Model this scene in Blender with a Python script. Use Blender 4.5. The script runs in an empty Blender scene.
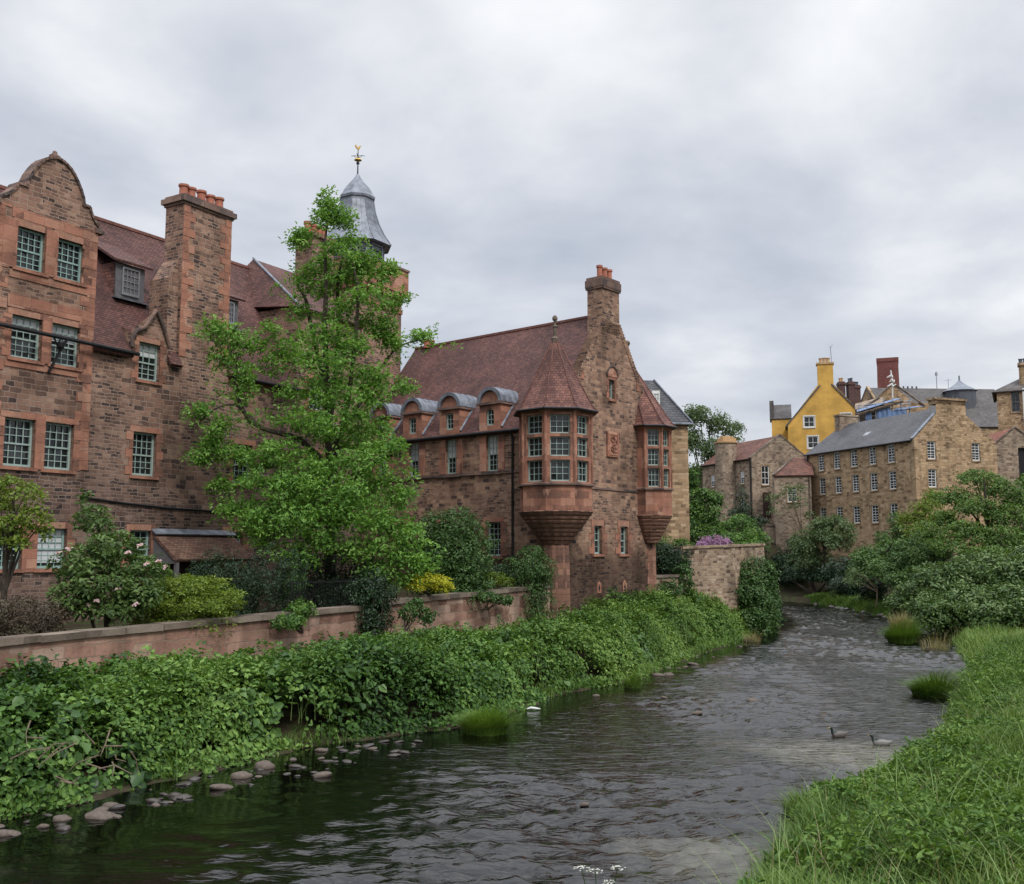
import bpy, math, random
import numpy as np
from mathutils import Vector, Matrix

# ---------------------------------------------------------------- camera, sky, sun, exposure
S = bpy.context.scene
COL = S.collection
CAM_H, FOC, PITCH = 5.0, 1000.0, math.atan(0.11)
cam_d = bpy.data.cameras.new("camera")
cam = bpy.data.objects.new("camera", cam_d)
COL.objects.link(cam)
cam.location = (0, 0, CAM_H)
cam.rotation_euler = (math.pi / 2 + PITCH, 0, 0)
cam_d.sensor_fit = 'HORIZONTAL'
cam_d.sensor_width = 36.0
cam_d.lens = 36.0 * FOC / 1024.0
cam_d.clip_start, cam_d.clip_end = 0.1, 3000
S.camera = cam
S.render.resolution_x, S.render.resolution_y = 1024, 884
S.render.engine = 'CYCLES'
S.cycles.use_denoising = True
S.cycles.max_bounces = 6
S.cycles.diffuse_bounces = 3
S.cycles.glossy_bounces = 3
S.cycles.transmission_bounces = 3
S.cycles.transparent_max_bounces = 4
S.view_settings.view_transform = 'Standard'
S.view_settings.look = 'None'
S.view_settings.exposure = 0.34
S.view_settings.gamma = 1.0

SUN_EL, SUN_AZ = 46.0, 152.0      # azimuth clockwise from +Y
W = bpy.data.worlds.new("World")
S.world = W
W.use_nodes = True
wt = W.node_tree
wt.nodes.clear()


def nd(t, typ, ins=None, **props):
    n = t.nodes.new(typ)
    for k, v in props.items():
        setattr(n, k, v)
    for k, v in (ins or {}).items():
        if isinstance(v, bpy.types.NodeSocket):
            t.links.new(v, n.inputs[k])
        else:
            n.inputs[k].default_value = v
    return n


def math_n(t, op, a, b=0.0, c=0.0, clamp=False):
    n = nd(t, 'ShaderNodeMath', {0: a, 1: b, 2: c}, operation=op, use_clamp=clamp)
    return n.outputs[0]


def mixc(t, f, a, b, blend='MIX'):
    n = t.nodes.new('ShaderNodeMix')
    n.data_type = 'RGBA'
    n.blend_type = blend
    for sock, v in ((n.inputs[0], f), (n.inputs[6], a), (n.inputs[7], b)):
        if isinstance(v, bpy.types.NodeSocket):
            t.links.new(v, sock)
        elif isinstance(v, (tuple, list)):
            sock.default_value = (*v[:3], 1)
        else:
            sock.default_value = v
    return n.outputs[2]


def ramp(t, f, stops, interp='LINEAR'):
    n = t.nodes.new('ShaderNodeValToRGB')
    cr = n.color_ramp
    cr.interpolation = interp
    while len(cr.elements) < len(stops):
        cr.elements.new(0.5)
    for e, (p, c) in zip(cr.elements, stops):
        e.position = p
        e.color = (*c, 1) if len(c) == 3 else c
    t.links.new(f, n.inputs[0])
    return n.outputs[0]


sky = nd(wt, 'ShaderNodeTexSky', sky_type='NISHITA')
sky.sun_disc = False
sky.sun_elevation = math.radians(SUN_EL)
sky.sun_rotation = math.radians(SUN_AZ)
tc = nd(wt, 'ShaderNodeTexCoord')
sep = nd(wt, 'ShaderNodeSeparateXYZ', {0: tc.outputs['Generated']})
zc = math_n(wt, 'MAXIMUM', sep.outputs[2], 0.0)
den = math_n(wt, 'ADD', zc, 0.22)
px = math_n(wt, 'DIVIDE', sep.outputs[0], den)
py = math_n(wt, 'DIVIDE', sep.outputs[1], den)
cv = nd(wt, 'ShaderNodeCombineXYZ', {0: px, 1: py, 2: 0.37})
n1 = nd(wt, 'ShaderNodeTexNoise', {'Vector': cv.outputs[0], 'Scale': 1.15, 'Detail': 7.0, 'Roughness': 0.52, 'Distortion': 0.35})
n2 = nd(wt, 'ShaderNodeTexNoise', {'Vector': cv.outputs[0], 'Scale': 3.1, 'Detail': 5.0, 'Roughness': 0.5, 'Distortion': 0.2})
nm = math_n(wt, 'ADD', math_n(wt, 'MULTIPLY', n1.outputs[0], 0.7), math_n(wt, 'MULTIPLY', n2.outputs[0], 0.3))
cloud = ramp(wt, nm, [(0.33, (3.8, 4.2, 4.95)), (0.43, (4.8, 5.1, 5.7)), (0.51, (5.8, 6.0, 6.5)), (0.59, (7.1, 7.25, 7.5)), (0.68, (8.4, 8.45, 8.6))])
hor = nd(wt, 'ShaderNodeMapRange', {'Value': zc, 'From Min': 0.0, 'From Max': 0.22, 'To Min': 0.88, 'To Max': 1.0}).outputs[0]
zen = nd(wt, 'ShaderNodeMapRange', {'Value': zc, 'From Min': 0.5, 'From Max': 0.95, 'To Min': 1.0, 'To Max': 3.9}).outputs[0]
gain = math_n(wt, 'MULTIPLY', hor, zen)
cl2 = nd(wt, 'ShaderNodeVectorMath', {0: cloud, 3: gain}, operation='SCALE').outputs[0]
skc = mixc(wt, 0.92, sky.outputs[0], cl2)
bg = nd(wt, 'ShaderNodeBackground', {'Color': skc, 'Strength': 0.1})
wo = nd(wt, 'ShaderNodeOutputWorld', {'Surface': bg.outputs[0]})

sun_d = bpy.data.lights.new("sun", 'SUN')
sun_d.energy = 1.5
sun_d.angle = math.radians(10)
sun_d.color = (1.0, 0.96, 0.9)
sun = bpy.data.objects.new("sun", sun_d)
COL.objects.link(sun)
_a, _e = math.radians(SUN_AZ), math.radians(SUN_EL)
sun.rotation_euler = Vector((math.sin(_a) * math.cos(_e), math.cos(_a) * math.cos(_e), math.sin(_e))).to_track_quat('Z', 'Y').to_euler()

RNG = np.random.default_rng(7)
random.seed(7)


def ray(x, y):
    a, b = (x - 512) / FOC, (442 - y) / FOC
    return Vector((a, math.cos(PITCH) - b * math.sin(PITCH), math.sin(PITCH) + b * math.cos(PITCH)))


def at(x, y, Y):
    """world point seen at x, y and standing Y metres ahead of the bridge parapet"""
    r = ray(x, y)
    k = Y / r.y
    return Vector((r.x * k, Y, CAM_H + r.z * k))


# ---------------------------------------------------------------- mesh builder
class Fr:
    """frame of a wall: a runs along it, d goes inwards, z is height"""
    def __init__(s, ox=0, oy=0, ax=1, ay=0, nx=0, ny=1):
        s.o, s.e, s.n = (ox, oy), (ax, ay), (nx, ny)

    def pt(s, a, z, d=0.0):
        return (s.o[0] + s.e[0] * a + s.n[0] * d, s.o[1] + s.e[1] * a + s.n[1] * d, z)

    def rz(s):                       # rotation that maps local +y to inwards
        return math.atan2(s.n[1], s.n[0]) - math.pi / 2


ID = Fr()


class MB:
    def __init__(s):
        s.v, s.f, s.mi, s.uv, s.cur = [], [], [], [], 0

    def face(s, pts, uv=None):
        b = len(s.v)
        s.v.extend(tuple(p) for p in pts)
        s.f.append(tuple(range(b, b + len(pts))))
        s.mi.append(s.cur)
        if uv is None:
            p = [Vector(q) for q in pts]
            n = Vector((0, 0, 0))
            for i in range(len(p)):
                n += (p[i] - p[0]).cross(p[(i + 1) % len(p)] - p[0])
            if n.length < 1e-12:
                n = Vector((0, 0, 1))
            n.normalize()
            if abs(n.z) > 0.93:
                uv = [(q.x, q.y) for q in p]
            else:
                t = Vector((-n.y, n.x, 0)).normalized()
                if t.x < -1e-6 or (abs(t.x) < 1e-6 and t.y < 0):
                    t = -t
                k = n.cross(t)
                if k.z < 0:
                    k = -k
                uv = [(q.dot(t), q.dot(k)) for q in p]
        s.uv.extend(uv)

    def fbox(s, F, a0, a1, d0, d1, z0, z1, skip=''):
        P = lambda a, d, z: F.pt(a, z, d)
        if 'f' not in skip: s.face([P(a0, d0, z0), P(a1, d0, z0), P(a1, d0, z1), P(a0, d0, z1)])
        if 'k' not in skip: s.face([P(a1, d1, z0), P(a0, d1, z0), P(a0, d1, z1), P(a1, d1, z1)])
        if 'l' not in skip: s.face([P(a0, d1, z0), P(a0, d0, z0), P(a0, d0, z1), P(a0, d1, z1)])
        if 'r' not in skip: s.face([P(a1, d0, z0), P(a1, d1, z0), P(a1, d1, z1), P(a1, d0, z1)])
        if 't' not in skip: s.face([P(a0, d0, z1), P(a1, d0, z1), P(a1, d1, z1), P(a0, d1, z1)])
        if 'b' not in skip: s.face([P(a0, d1, z0), P(a1, d1, z0), P(a1, d0, z0), P(a0, d0, z0)])

    def box(s, x0, x1, y0, y1, z0, z1, skip=''):
        s.fbox(ID, x0, x1, y0, y1, z0, z1, skip)

    def slab(s, pts, th):
        p = [Vector(q) for q in pts]
        n = (p[1] - p[0]).cross(p[-1] - p[0]).normalized()
        if n.z < 0:
            p.reverse()
            n = -n
        q = [a - n * th for a in p]
        s.face(p)
        s.face(q[::-1])
        for i in range(len(p)):
            j = (i + 1) % len(p)
            s.face([p[i], q[i], q[j], p[j]])

    def prism(s, F, poly, d0, d1, cap0=True, cap1=True):
        """polygon (a, z) in the wall plane pulled from d0 to d1"""
        f0 = [F.pt(a, z, d0) for a, z in poly]
        f1 = [F.pt(a, z, d1) for a, z in poly]
        if cap0: s.face(f0)
        if cap1: s.face(f1[::-1])
        for i in range(len(poly)):
            j = (i + 1) % len(poly)
            s.face([f0[i], f1[i], f1[j], f0[j]])

    def lathe(s, cx, cy, prof, seg=16, phase=0.0, sweep=2 * math.pi, shift=None):
        m = seg + (0 if abs(sweep - 2 * math.pi) < 1e-6 else 1)
        R = []
        for i, (r, z) in enumerate(prof):
            ox, oy = shift[i] if shift else (0, 0)
            R.append([(cx + ox + r * math.cos(phase + sweep * k / seg), cy + oy + r * math.sin(phase + sweep * k / seg), z) for k in range(m)])
        for i in range(len(prof) - 1):
            for k in range(seg):
                j = (k + 1) % m
                q = [R[i][k], R[i][j], R[i + 1][j], R[i + 1][k]]
                if prof[i][0] < 1e-5: q = [q[0], q[2], q[3]]
                elif prof[i + 1][0] < 1e-5: q = [q[0], q[1], q[2]]
                s.face(q)

    def tube(s, pts, rad, seg=8, cap=True):
        pts = [Vector(p) for p in pts]
        rings = []
        ref = Vector((0.31, 0.87, 0.2)).normalized()
        for i, p in enumerate(pts):
            d = (pts[min(i + 1, len(pts) - 1)] - pts[max(i - 1, 0)])
            d = d.normalized() if d.length > 1e-9 else Vector((0, 0, 1))
            u = d.cross(ref)
            if u.length < 1e-3: u = d.cross(Vector((1, 0, 0)))
            u.normalize()
            w = d.cross(u)
            r = rad[i] if hasattr(rad, '__len__') else rad
            rings.append([p + (u * math.cos(2 * math.pi * k / seg) + w * math.sin(2 * math.pi * k / seg)) * r for k in range(seg)])
        L = 0
        for i in range(len(pts) - 1):
            L2 = L + (pts[i + 1] - pts[i]).length
            for k in range(seg):
                j = (k + 1) % seg
                s.face([rings[i][k], rings[i][j], rings[i + 1][j], rings[i + 1][k]],
                       [(k / seg, L), ((k + 1) / seg, L), ((k + 1) / seg, L2), (k / seg, L2)])
            L = L2
        if cap:
            s.face(rings[0][::-1])
            s.face(rings[-1])

    def facade(s, F, outline, holes=(), reveal=0.25):
        """wall sheet: outline = [(z, left, right)], holes = [(a0, a1, z0, z1)] cut through it with reveals"""
        outline = [(round(o[0], 4), o[1], o[2]) for o in outline]
        zs = sorted({round(o[0], 4) for o in outline} | {round(h[2], 4) for h in holes} | {round(h[3], 4) for h in holes})
        zs = [z for z in zs if outline[0][0] - 1e-6 <= z <= outline[-1][0] + 1e-6]

        def edge(z, up):
            for i in range(len(outline) - 1):
                (z0, l0, r0), (z1, l1, r1) = outline[i], outline[i + 1]
                if z1 - z0 < 1e-9: continue
                if (z0 - 1e-6 <= z < z1 - 1e-6) if up else (z0 + 1e-6 < z <= z1 + 1e-6):
                    t = (z - z0) / (z1 - z0)
                    return l0 + (l1 - l0) * t, r0 + (r1 - r0) * t
            return outline[-1][1:] if not up else outline[0][1:]
        for za, zb in zip(zs[:-1], zs[1:]):
            zm = (za + zb) / 2
            la, ra = edge(za, True)
            lb, rb = edge(zb, False)
            ca, cb = la, lb
            for h in sorted(h for h in holes if h[2] < zm < h[3]):
                s.face([F.pt(ca, za), F.pt(h[0], za), F.pt(h[0], zb), F.pt(cb, zb)])
                ca = cb = h[1]
            s.face([F.pt(ca, za), F.pt(ra, za), F.pt(rb, zb), F.pt(cb, zb)])
        for a0, a1, z0, z1 in holes:
            s.fbox(F, a0, a1, 0, reveal, z0, z1, skip='fk' + ('t' if abs(z1 - outline[-1][0]) < 1e-4 else '') + ('b' if abs(z0 - outline[0][0]) < 1e-4 else ''))

    def build(s, name, mats, parent=None, z0=0.0, smooth=False, loc=None):
        me = bpy.data.meshes.new(name)
        me.from_pydata([(x, y, z - z0) for x, y, z in s.v], [], s.f)
        for m in (mats if isinstance(mats, (list, tuple)) else [mats]):
            me.materials.append(m)
        me.polygons.foreach_set('material_index', s.mi)
        ul = me.uv_layers.new(name='UVMap')
        ul.data.foreach_set('uv', np.array(s.uv, dtype=np.float32).ravel())
        if smooth:
            import bmesh
            b = bmesh.new()
            b.from_mesh(me)
            bmesh.ops.remove_doubles(b, verts=b.verts, dist=1e-4)
            b.to_mesh(me)
            b.free()
            me.polygons.foreach_set('use_smooth', [True] * len(me.polygons))
            try:
                me.set_sharp_from_angle(angle=math.radians(40))
            except Exception:
                pass
        me.update()
        o = bpy.data.objects.new(name, me)
        COL.objects.link(o)
        if parent: o.parent = parent
        if loc is not None: o.location = loc
        return o


def tag(o, label=None, cat=None, group=None, kind=None):
    if label: o['label'] = label
    if cat: o['category'] = cat
    if group: o['group'] = group
    if kind: o['kind'] = kind
    return o


class Thing:
    def __init__(s, name, label, cat, x=0, y=0, z0=0, rz=0, group=None):
        s.z0 = z0
        s.root = bpy.data.objects.new(name, None)
        s.root.empty_display_size = 0.3
        COL.objects.link(s.root)
        s.root.location = (x, y, z0)
        s.root.rotation_euler = (0, 0, rz)
        tag(s.root, label, cat, group)

    def part(s, name, mb, mats, parent=None, smooth=False, label=None):
        o = mb.build(name, mats, parent or s.root, s.z0, smooth)
        if label: o['label'] = label
        return o


# ---------------------------------------------------------------- materials
def newmat(name):
    m = bpy.data.materials.new(name)
    m.use_nodes = True
    t = m.node_tree
    b = t.nodes['Principled BSDF']
    return m, t, b


def bump(t, b, h, strength=0.5, dist=0.02):
    n = nd(t, 'ShaderNodeBump', {'Height': h, 'Strength': strength, 'Distance': dist})
    t.links.new(n.outputs[0], b.inputs['Normal'])


def flat(name, col, rough=0.7, metal=0.0, noise=0.25, nscale=3.0, spec=0.3, bmp=0.2):
    m, t, b = newmat(name)
    tcd = nd(t, 'ShaderNodeTexCoord').outputs['Object']
    n = nd(t, 'ShaderNodeTexNoise', {'Vector': tcd, 'Scale': nscale, 'Detail': 6.0, 'Roughness': 0.65})
    lo = tuple(c * (1 - noise) for c in col)
    hi = tuple(min(1, c * (1 + noise)) for c in col)
    c = ramp(t, n.outputs[0], [(0.3, lo), (0.7, hi)])
    t.links.new(c, b.inputs['Base Color'])
    b.inputs['Roughness'].default_value = rough
    b.inputs['Metallic'].default_value = metal
    b.inputs['Specular IOR Level'].default_value = spec
    if bmp: bump(t, b, n.outputs[0], bmp, 0.01)
    return m


def rubble(name, stones, mortar, bw=0.52, bh=0.2, stain=0.5, low=None, mort=0.014):
    """squared rubble: two brick grids of different size patched together, every stone its own tone"""
    m, t, b = newmat(name)
    uv = nd(t, 'ShaderNodeUVMap').outputs[0]
    dn = nd(t, 'ShaderNodeTexNoise', {'Vector': uv, 'Scale': 3.0, 'Detail': 4.0})
    dv = nd(t, 'ShaderNodeVectorMath', {0: dn.outputs['Color'], 1: (0.5, 0.5, 0.5)}, operation='SUBTRACT').outputs[0]
    dv = nd(t, 'ShaderNodeVectorMath', {0: dv, 3: 0.13}, operation='SCALE').outputs[0]
    uvd = nd(t, 'ShaderNodeVectorMath', {0: uv, 1: dv}, operation='ADD').outputs[0]

    def br(w, h, off):
        n = nd(t, 'ShaderNodeTexBrick', {'Vector': uvd, 'Color1': (0, 0, 0, 1), 'Color2': (1, 1, 1, 1), 'Mortar': (0.5, 0.5, 0.5, 1), 'Scale': 1.0,
                                         'Mortar Size': mort, 'Mortar Smooth': 0.3, 'Brick Width': w, 'Row Height': h}, offset=off, offset_frequency=2, squash=0.7, squash_frequency=3)
        return n
    A, B = br(bw, bh, 0.42), br(bw * 1.3, bh * 1.55, 0.36)
    vor = nd(t, 'ShaderNodeTexVoronoi', {'Vector': uv, 'Scale': 0.55})
    vs = nd(t, 'ShaderNodeSeparateColor', {0: vor.outputs['Color']}).outputs[0]
    sel = math_n(t, 'GREATER_THAN', vs, 0.55)
    tone = mixc(t, sel, A.outputs[0], B.outputs[0])
    fac = nd(t, 'ShaderNodeMix', {0: sel, 2: A.outputs[1], 3: B.outputs[1]}).outputs[0]
    fine = nd(t, 'ShaderNodeTexNoise', {'Vector': uv, 'Scale': 9.0, 'Detail': 5.0, 'Roughness': 0.7})
    tn = math_n(t, 'ADD', nd(t, 'ShaderNodeSeparateColor', {0: tone}).outputs[0], math_n(t, 'MULTIPLY', math_n(t, 'SUBTRACT', fine.outputs[0], 0.5), 0.85))
    med = nd(t, 'ShaderNodeTexNoise', {'Vector': uv, 'Scale': 1.1, 'Detail': 4.0, 'Roughness': 0.65})
    tn = math_n(t, 'ADD', tn, math_n(t, 'MULTIPLY', math_n(t, 'SUBTRACT', med.outputs[0], 0.5), 0.7))
    sc = ramp(t, tn, [(p_, c) for p_, c in zip((0.0, 0.16, 0.42, 0.7, 1.0), stones)])
    big = nd(t, 'ShaderNodeTexNoise', {'Vector': uv, 'Scale': 0.38, 'Detail': 5.0, 'Roughness': 0.6})
    sp = nd(t, 'ShaderNodeSeparateXYZ', {0: uv})
    stv = nd(t, 'ShaderNodeCombineXYZ', {0: math_n(t, 'MULTIPLY', sp.outputs[0], 1.3), 1: math_n(t, 'MULTIPLY', sp.outputs[1], 0.22)})
    streak = nd(t, 'ShaderNodeTexNoise', {'Vector': stv.outputs[0], 'Scale': 1.0, 'Detail': 4.0, 'Roughness': 0.6})
    g = math_n(t, 'ADD', math_n(t, 'MULTIPLY', big.outputs[0], 0.6), math_n(t, 'MULTIPLY', streak.outputs[0], 0.4))
    soot = ramp(t, g, [(0.36, (1 - stain,) * 3), (0.56, (1.12, 1.1, 1.08))])
    sc = mixc(t, 1.0, sc, soot, 'MULTIPLY')
    mfac = math_n(t, 'MULTIPLY', fac, ramp(t, big.outputs[0], [(0.4, (0.35,) * 3), (0.6, (0.9,) * 3)]))
    cc = mixc(t, mfac, sc, mortar)
    if low:                                  # darker towards the bottom; on the hall this is algae and damp
        zz, zt, colr = low
        nz = math_n(t, 'ADD', sp.outputs[1], math_n(t, 'MULTIPLY', math_n(t, 'SUBTRACT', streak.outputs[0], 0.5), 2.6))
        lf = nd(t, 'ShaderNodeMapRange', {'Value': nz, 'From Min': zz, 'From Max': zt, 'To Min': 0.95, 'To Max': 0.0}).outputs[0]
        cc = mixc(t, lf, cc, mixc(t, 0.88, cc, colr, 'MULTIPLY'))
    t.links.new(cc, b.inputs['Base Color'])
    b.inputs['Roughness'].default_value = 0.92
    b.inputs['Specular IOR Level'].default_value = 0.15
    hh = math_n(t, 'ADD', math_n(t, 'MULTIPLY', math_n(t, 'SUBTRACT', 1.0, fac), 0.6), math_n(t, 'MULTIPLY', tn, 0.4))
    bump(t, b, hh, 1.0, 0.05)
    return m


def tiles(name, cols, w=0.19, h=0.115, patch=0.5, moss=None, rough=0.8):
    m, t, b = newmat(name)
    uv = nd(t, 'ShaderNodeUVMap').outputs[0]
    n = nd(t, 'ShaderNodeTexBrick', {'Vector': uv, 'Color1': (0, 0, 0, 1), 'Color2': (1, 1, 1, 1), 'Mortar': (0.5, 0.5, 0.5, 1), 'Scale': 1.0,
                                     'Mortar Size': 0.009, 'Mortar Smooth': 0.2, 'Brick Width': w, 'Row Height': h}, offset=0.5)
    sp = nd(t, 'ShaderNodeSeparateXYZ', {0: uv})
    saw = math_n(t, 'FRACT', math_n(t, 'DIVIDE', sp.outputs[1], h))
    fine = nd(t, 'ShaderNodeTexNoise', {'Vector': uv, 'Scale': 5.0, 'Detail': 4.0})
    tn = math_n(t, 'ADD', math_n(t, 'MULTIPLY', nd(t, 'ShaderNodeSeparateColor', {0: n.outputs[0]}).outputs[0], 0.75), math_n(t, 'MULTIPLY', fine.outputs[0], 0.3))
    k = len(cols) - 1
    c = ramp(t, tn, [(i / k, q) for i, q in enumerate(cols)])
    big = nd(t, 'ShaderNodeTexNoise', {'Vector': uv, 'Scale': 0.45, 'Detail': 6.0, 'Roughness': 0.62})
    c = mixc(t, 1.0, c, ramp(t, big.outputs[0], [(0.32, (1 - patch,) * 3), (0.68, (1 + patch * 0.6,) * 3)]), 'MULTIPLY')
    if moss:
        mb_ = nd(t, 'ShaderNodeTexNoise', {'Vector': uv, 'Scale': 0.9, 'Detail': 6.0, 'Roughness': 0.7})
        c = mixc(t, ramp(t, mb_.outputs[0], [(0.55, (0,) * 3), (0.72, (0.6,) * 3)]), c, moss)
    joint = math_n(t, 'MULTIPLY', n.outputs[1], 0.75)
    c = mixc(t, joint, c, tuple(q * 0.25 for q in cols[0]))
    t.links.new(c, b.inputs['Base Color'])
    b.inputs['Roughness'].default_value = rough
    b.inputs['Specular IOR Level'].default_value = 0.25
    hh = math_n(t, 'SUBTRACT', math_n(t, 'MULTIPLY', math_n(t, 'SUBTRACT', 1.0, saw), 1.0), math_n(t, 'MULTIPLY', n.outputs[1], 0.6))
    bump(t, b, hh, 0.8, 0.03)
    return m


def leafmat(name, stops, trans=0.3, rough=0.55):
    m, t, b = newmat(name)
    at_ = nd(t, 'ShaderNodeAttribute', attribute_name='rnd')
    c = ramp(t, at_.outputs['Fac'], [(i / (len(stops) - 1), q) for i, q in enumerate(stops)])
    t.links.new(c, b.inputs['Base Color'])
    b.inputs['Roughness'].default_value = rough
    b.inputs['Specular IOR Level'].default_value = 0.3
    tr = nd(t, 'ShaderNodeBsdfTranslucent', {'Color': mixc(t, 1.0, c, (1.15, 1.1, 0.6), 'MULTIPLY')})
    mx = nd(t, 'ShaderNodeMixShader', {0: trans, 1: b.outputs[0], 2: tr.outputs[0]})
    t.links.new(mx.outputs[0], t.nodes['Material Output'].inputs[0])
    return m


RUB_L = rubble('rubble_red_brown', [(0.06, 0.045, 0.042), (0.135, 0.085, 0.067), (0.21, 0.124, 0.092), (0.272, 0.157, 0.113), (0.345, 0.222, 0.16)], (0.40, 0.295, 0.235), 0.36, 0.128, 0.58, low=(6.5, 13.0, (0.6, 0.66, 0.72)), mort=0.017)
RUB_H = rubble('rubble_hall', [(0.07, 0.052, 0.049), (0.165, 0.103, 0.08), (0.25, 0.152, 0.108), (0.315, 0.192, 0.135), (0.385, 0.255, 0.175)], (0.36, 0.265, 0.20), 0.34, 0.125, 0.58, low=(4.3, 5.9, (0.2, 0.2, 0.21)))
RUB_Y = rubble('rubble_golden', [(0.15, 0.10, 0.063), (0.25, 0.17, 0.10), (0.33, 0.23, 0.138), (0.385, 0.265, 0.16), (0.45, 0.33, 0.21)], (0.38, 0.30, 0.21), 0.5, 0.2, 0.3)
RUB_G = rubble('rubble_grey_brown', [(0.12, 0.09, 0.07), (0.21, 0.16, 0.12), (0.28, 0.215, 0.16), (0.33, 0.25, 0.185), (0.38, 0.31, 0.235)], (0.34, 0.285, 0.22), 0.45, 0.18, 0.4)
RUB_W = rubble('rubble_garden_wall', [(0.17, 0.095, 0.072), (0.25, 0.145, 0.11), (0.31, 0.185, 0.14), (0.34, 0.215, 0.165), (0.36, 0.26, 0.205)], (0.27, 0.215, 0.165), 0.85, 0.33, 0.62)
RUB_R = rubble('rubble_river_wall', [(0.11, 0.075, 0.058), (0.22, 0.15, 0.108), (0.31, 0.22, 0.15), (0.36, 0.27, 0.19), (0.40, 0.32, 0.24)], (0.37, 0.31, 0.24), 0.42, 0.15, 0.5)
ASH = rubble('red_ashlar', [(0.17, 0.092, 0.07), (0.265, 0.13, 0.092), (0.33, 0.155, 0.108), (0.36, 0.178, 0.122), (0.41, 0.235, 0.17)], (0.33, 0.185, 0.135), 0.8, 0.34, 0.45, mort=0.006)
ASHD = rubble('sooty_ashlar', [(0.07, 0.058, 0.056), (0.11, 0.085, 0.078), (0.16, 0.11, 0.095), (0.2, 0.13, 0.105), (0.23, 0.155, 0.125)], (0.10, 0.08, 0.07), 0.9, 0.3, 0.4, mort=0.006)
TILE = tiles('red_clay_tile', [(0.058, 0.030, 0.028), (0.09, 0.042, 0.036), (0.118, 0.054, 0.045), (0.155, 0.074, 0.059)], patch=0.4)
TILE_C = tiles('turret_clay_tile', [(0.08, 0.04, 0.037), (0.13, 0.06, 0.05), (0.175, 0.08, 0.062), (0.23, 0.115, 0.088)], 0.17, 0.14, patch=0.55)
SLATE = tiles('grey_slate', [(0.048, 0.049, 0.056), (0.066, 0.066, 0.074), (0.082, 0.081, 0.087), (0.10, 0.098, 0.10)], 0.3, 0.19, 0.3, rough=0.6)
SLATE_B = tiles('brown_slate', [(0.066, 0.062, 0.062), (0.09, 0.082, 0.08), (0.11, 0.10, 0.095), (0.135, 0.124, 0.114)], 0.3, 0.2, 0.3, rough=0.7)
PANT = tiles('red_pantile', [(0.13, 0.05, 0.035), (0.19, 0.07, 0.048), (0.24, 0.092, 0.06), (0.30, 0.12, 0.075)], 0.3, 0.28, 0.35)
PANT_D = tiles('weathered_pantile', [(0.085, 0.04, 0.034), (0.12, 0.055, 0.042), (0.155, 0.07, 0.05), (0.19, 0.09, 0.065)], 0.28, 0.25, 0.4)
MOSSY = tiles('mossy_tile', [(0.09, 0.045, 0.035), (0.13, 0.07, 0.05), (0.17, 0.095, 0.07), (0.21, 0.13, 0.09)], 0.2, 0.12, 0.5, moss=(0.07, 0.075, 0.035))
ASHM = rubble('moulded_ashlar', [(0.11, 0.065, 0.052), (0.16, 0.09, 0.068), (0.21, 0.115, 0.083), (0.25, 0.135, 0.095), (0.29, 0.165, 0.12)], (0.12, 0.075, 0.06), 0.9, 0.3, 0.5, mort=0.006)
LEAD = flat('weathered_lead', (0.165, 0.18, 0.21), 0.5, 0.2, 0.5, 2.6, 0.45)
LEADD = flat('dark_lead', (0.075, 0.08, 0.095), 0.5, 0.2, 0.3, 2.0, 0.5)
IRON = flat('black_iron', (0.018, 0.018, 0.02), 0.45, 0.3, 0.2)
SAGE = flat('sage_paint', (0.30, 0.38, 0.345), 0.5, 0, 0.15, 6)
TEAL = flat('green_paint', (0.26, 0.38, 0.345), 0.5, 0, 0.15, 6)
DKPAINT = flat('grey_timber', (0.12, 0.115, 0.12), 0.6, 0, 0.25, 5)
WHITE = flat('white_paint', (0.62, 0.62, 0.60), 0.5, 0, 0.08, 4)
DOORP = flat('dark_door_paint', (0.05, 0.025, 0.022), 0.6, 0, 0.3, 5)
RIDGE = flat('ridge_clay', (0.17, 0.075, 0.06), 0.8, 0, 0.35, 4)
BRICK_D = tiles('sooty_brick', [(0.06, 0.036, 0.033), (0.09, 0.05, 0.044), (0.12, 0.065, 0.055), (0.14, 0.08, 0.068)], 0.24, 0.085, 0.25)
POT = flat('terracotta', (0.34, 0.125, 0.08), 0.75, 0, 0.3, 5)
POTY = flat('buff_clay', (0.42, 0.27, 0.14), 0.8, 0, 0.3, 5)
GOLD = flat('gilding', (0.55, 0.34, 0.09), 0.35, 0.7, 0.2, 8)
OCHRE = flat('ochre_render', (0.54, 0.32, 0.075), 0.85, 0, 0.3, 0.5)
BRICK = tiles('old_brick', [(0.12, 0.042, 0.038), (0.16, 0.056, 0.048), (0.19, 0.068, 0.056), (0.22, 0.085, 0.07)], 0.24, 0.085, 0.25)
TARP = flat('blue_tarpaulin', (0.12, 0.19, 0.33), 0.55, 0, 0.35, 1.2)
STEEL = flat('scaffold_steel', (0.3, 0.31, 0.33), 0.45, 0.6, 0.2)
COPING = rubble('coping_stone', [(0.08, 0.066, 0.055), (0.12, 0.098, 0.08), (0.155, 0.122, 0.098), (0.185, 0.148, 0.118), (0.21, 0.175, 0.14)], (0.12, 0.1, 0.08), 1.3, 0.6, 0.45, mort=0.008)
BARK = flat('bark', (0.062, 0.05, 0.04), 0.95, 0, 0.45, 7, 0.1, 0.6)
BARK2 = flat('pale_bark', (0.16, 0.125, 0.09), 0.95, 0, 0.4, 7, 0.1, 0.5)
BLIND = flat('white_blind', (0.55, 0.56, 0.57), 0.4, 0, 0.1, 2, 0.5, 0)

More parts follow.
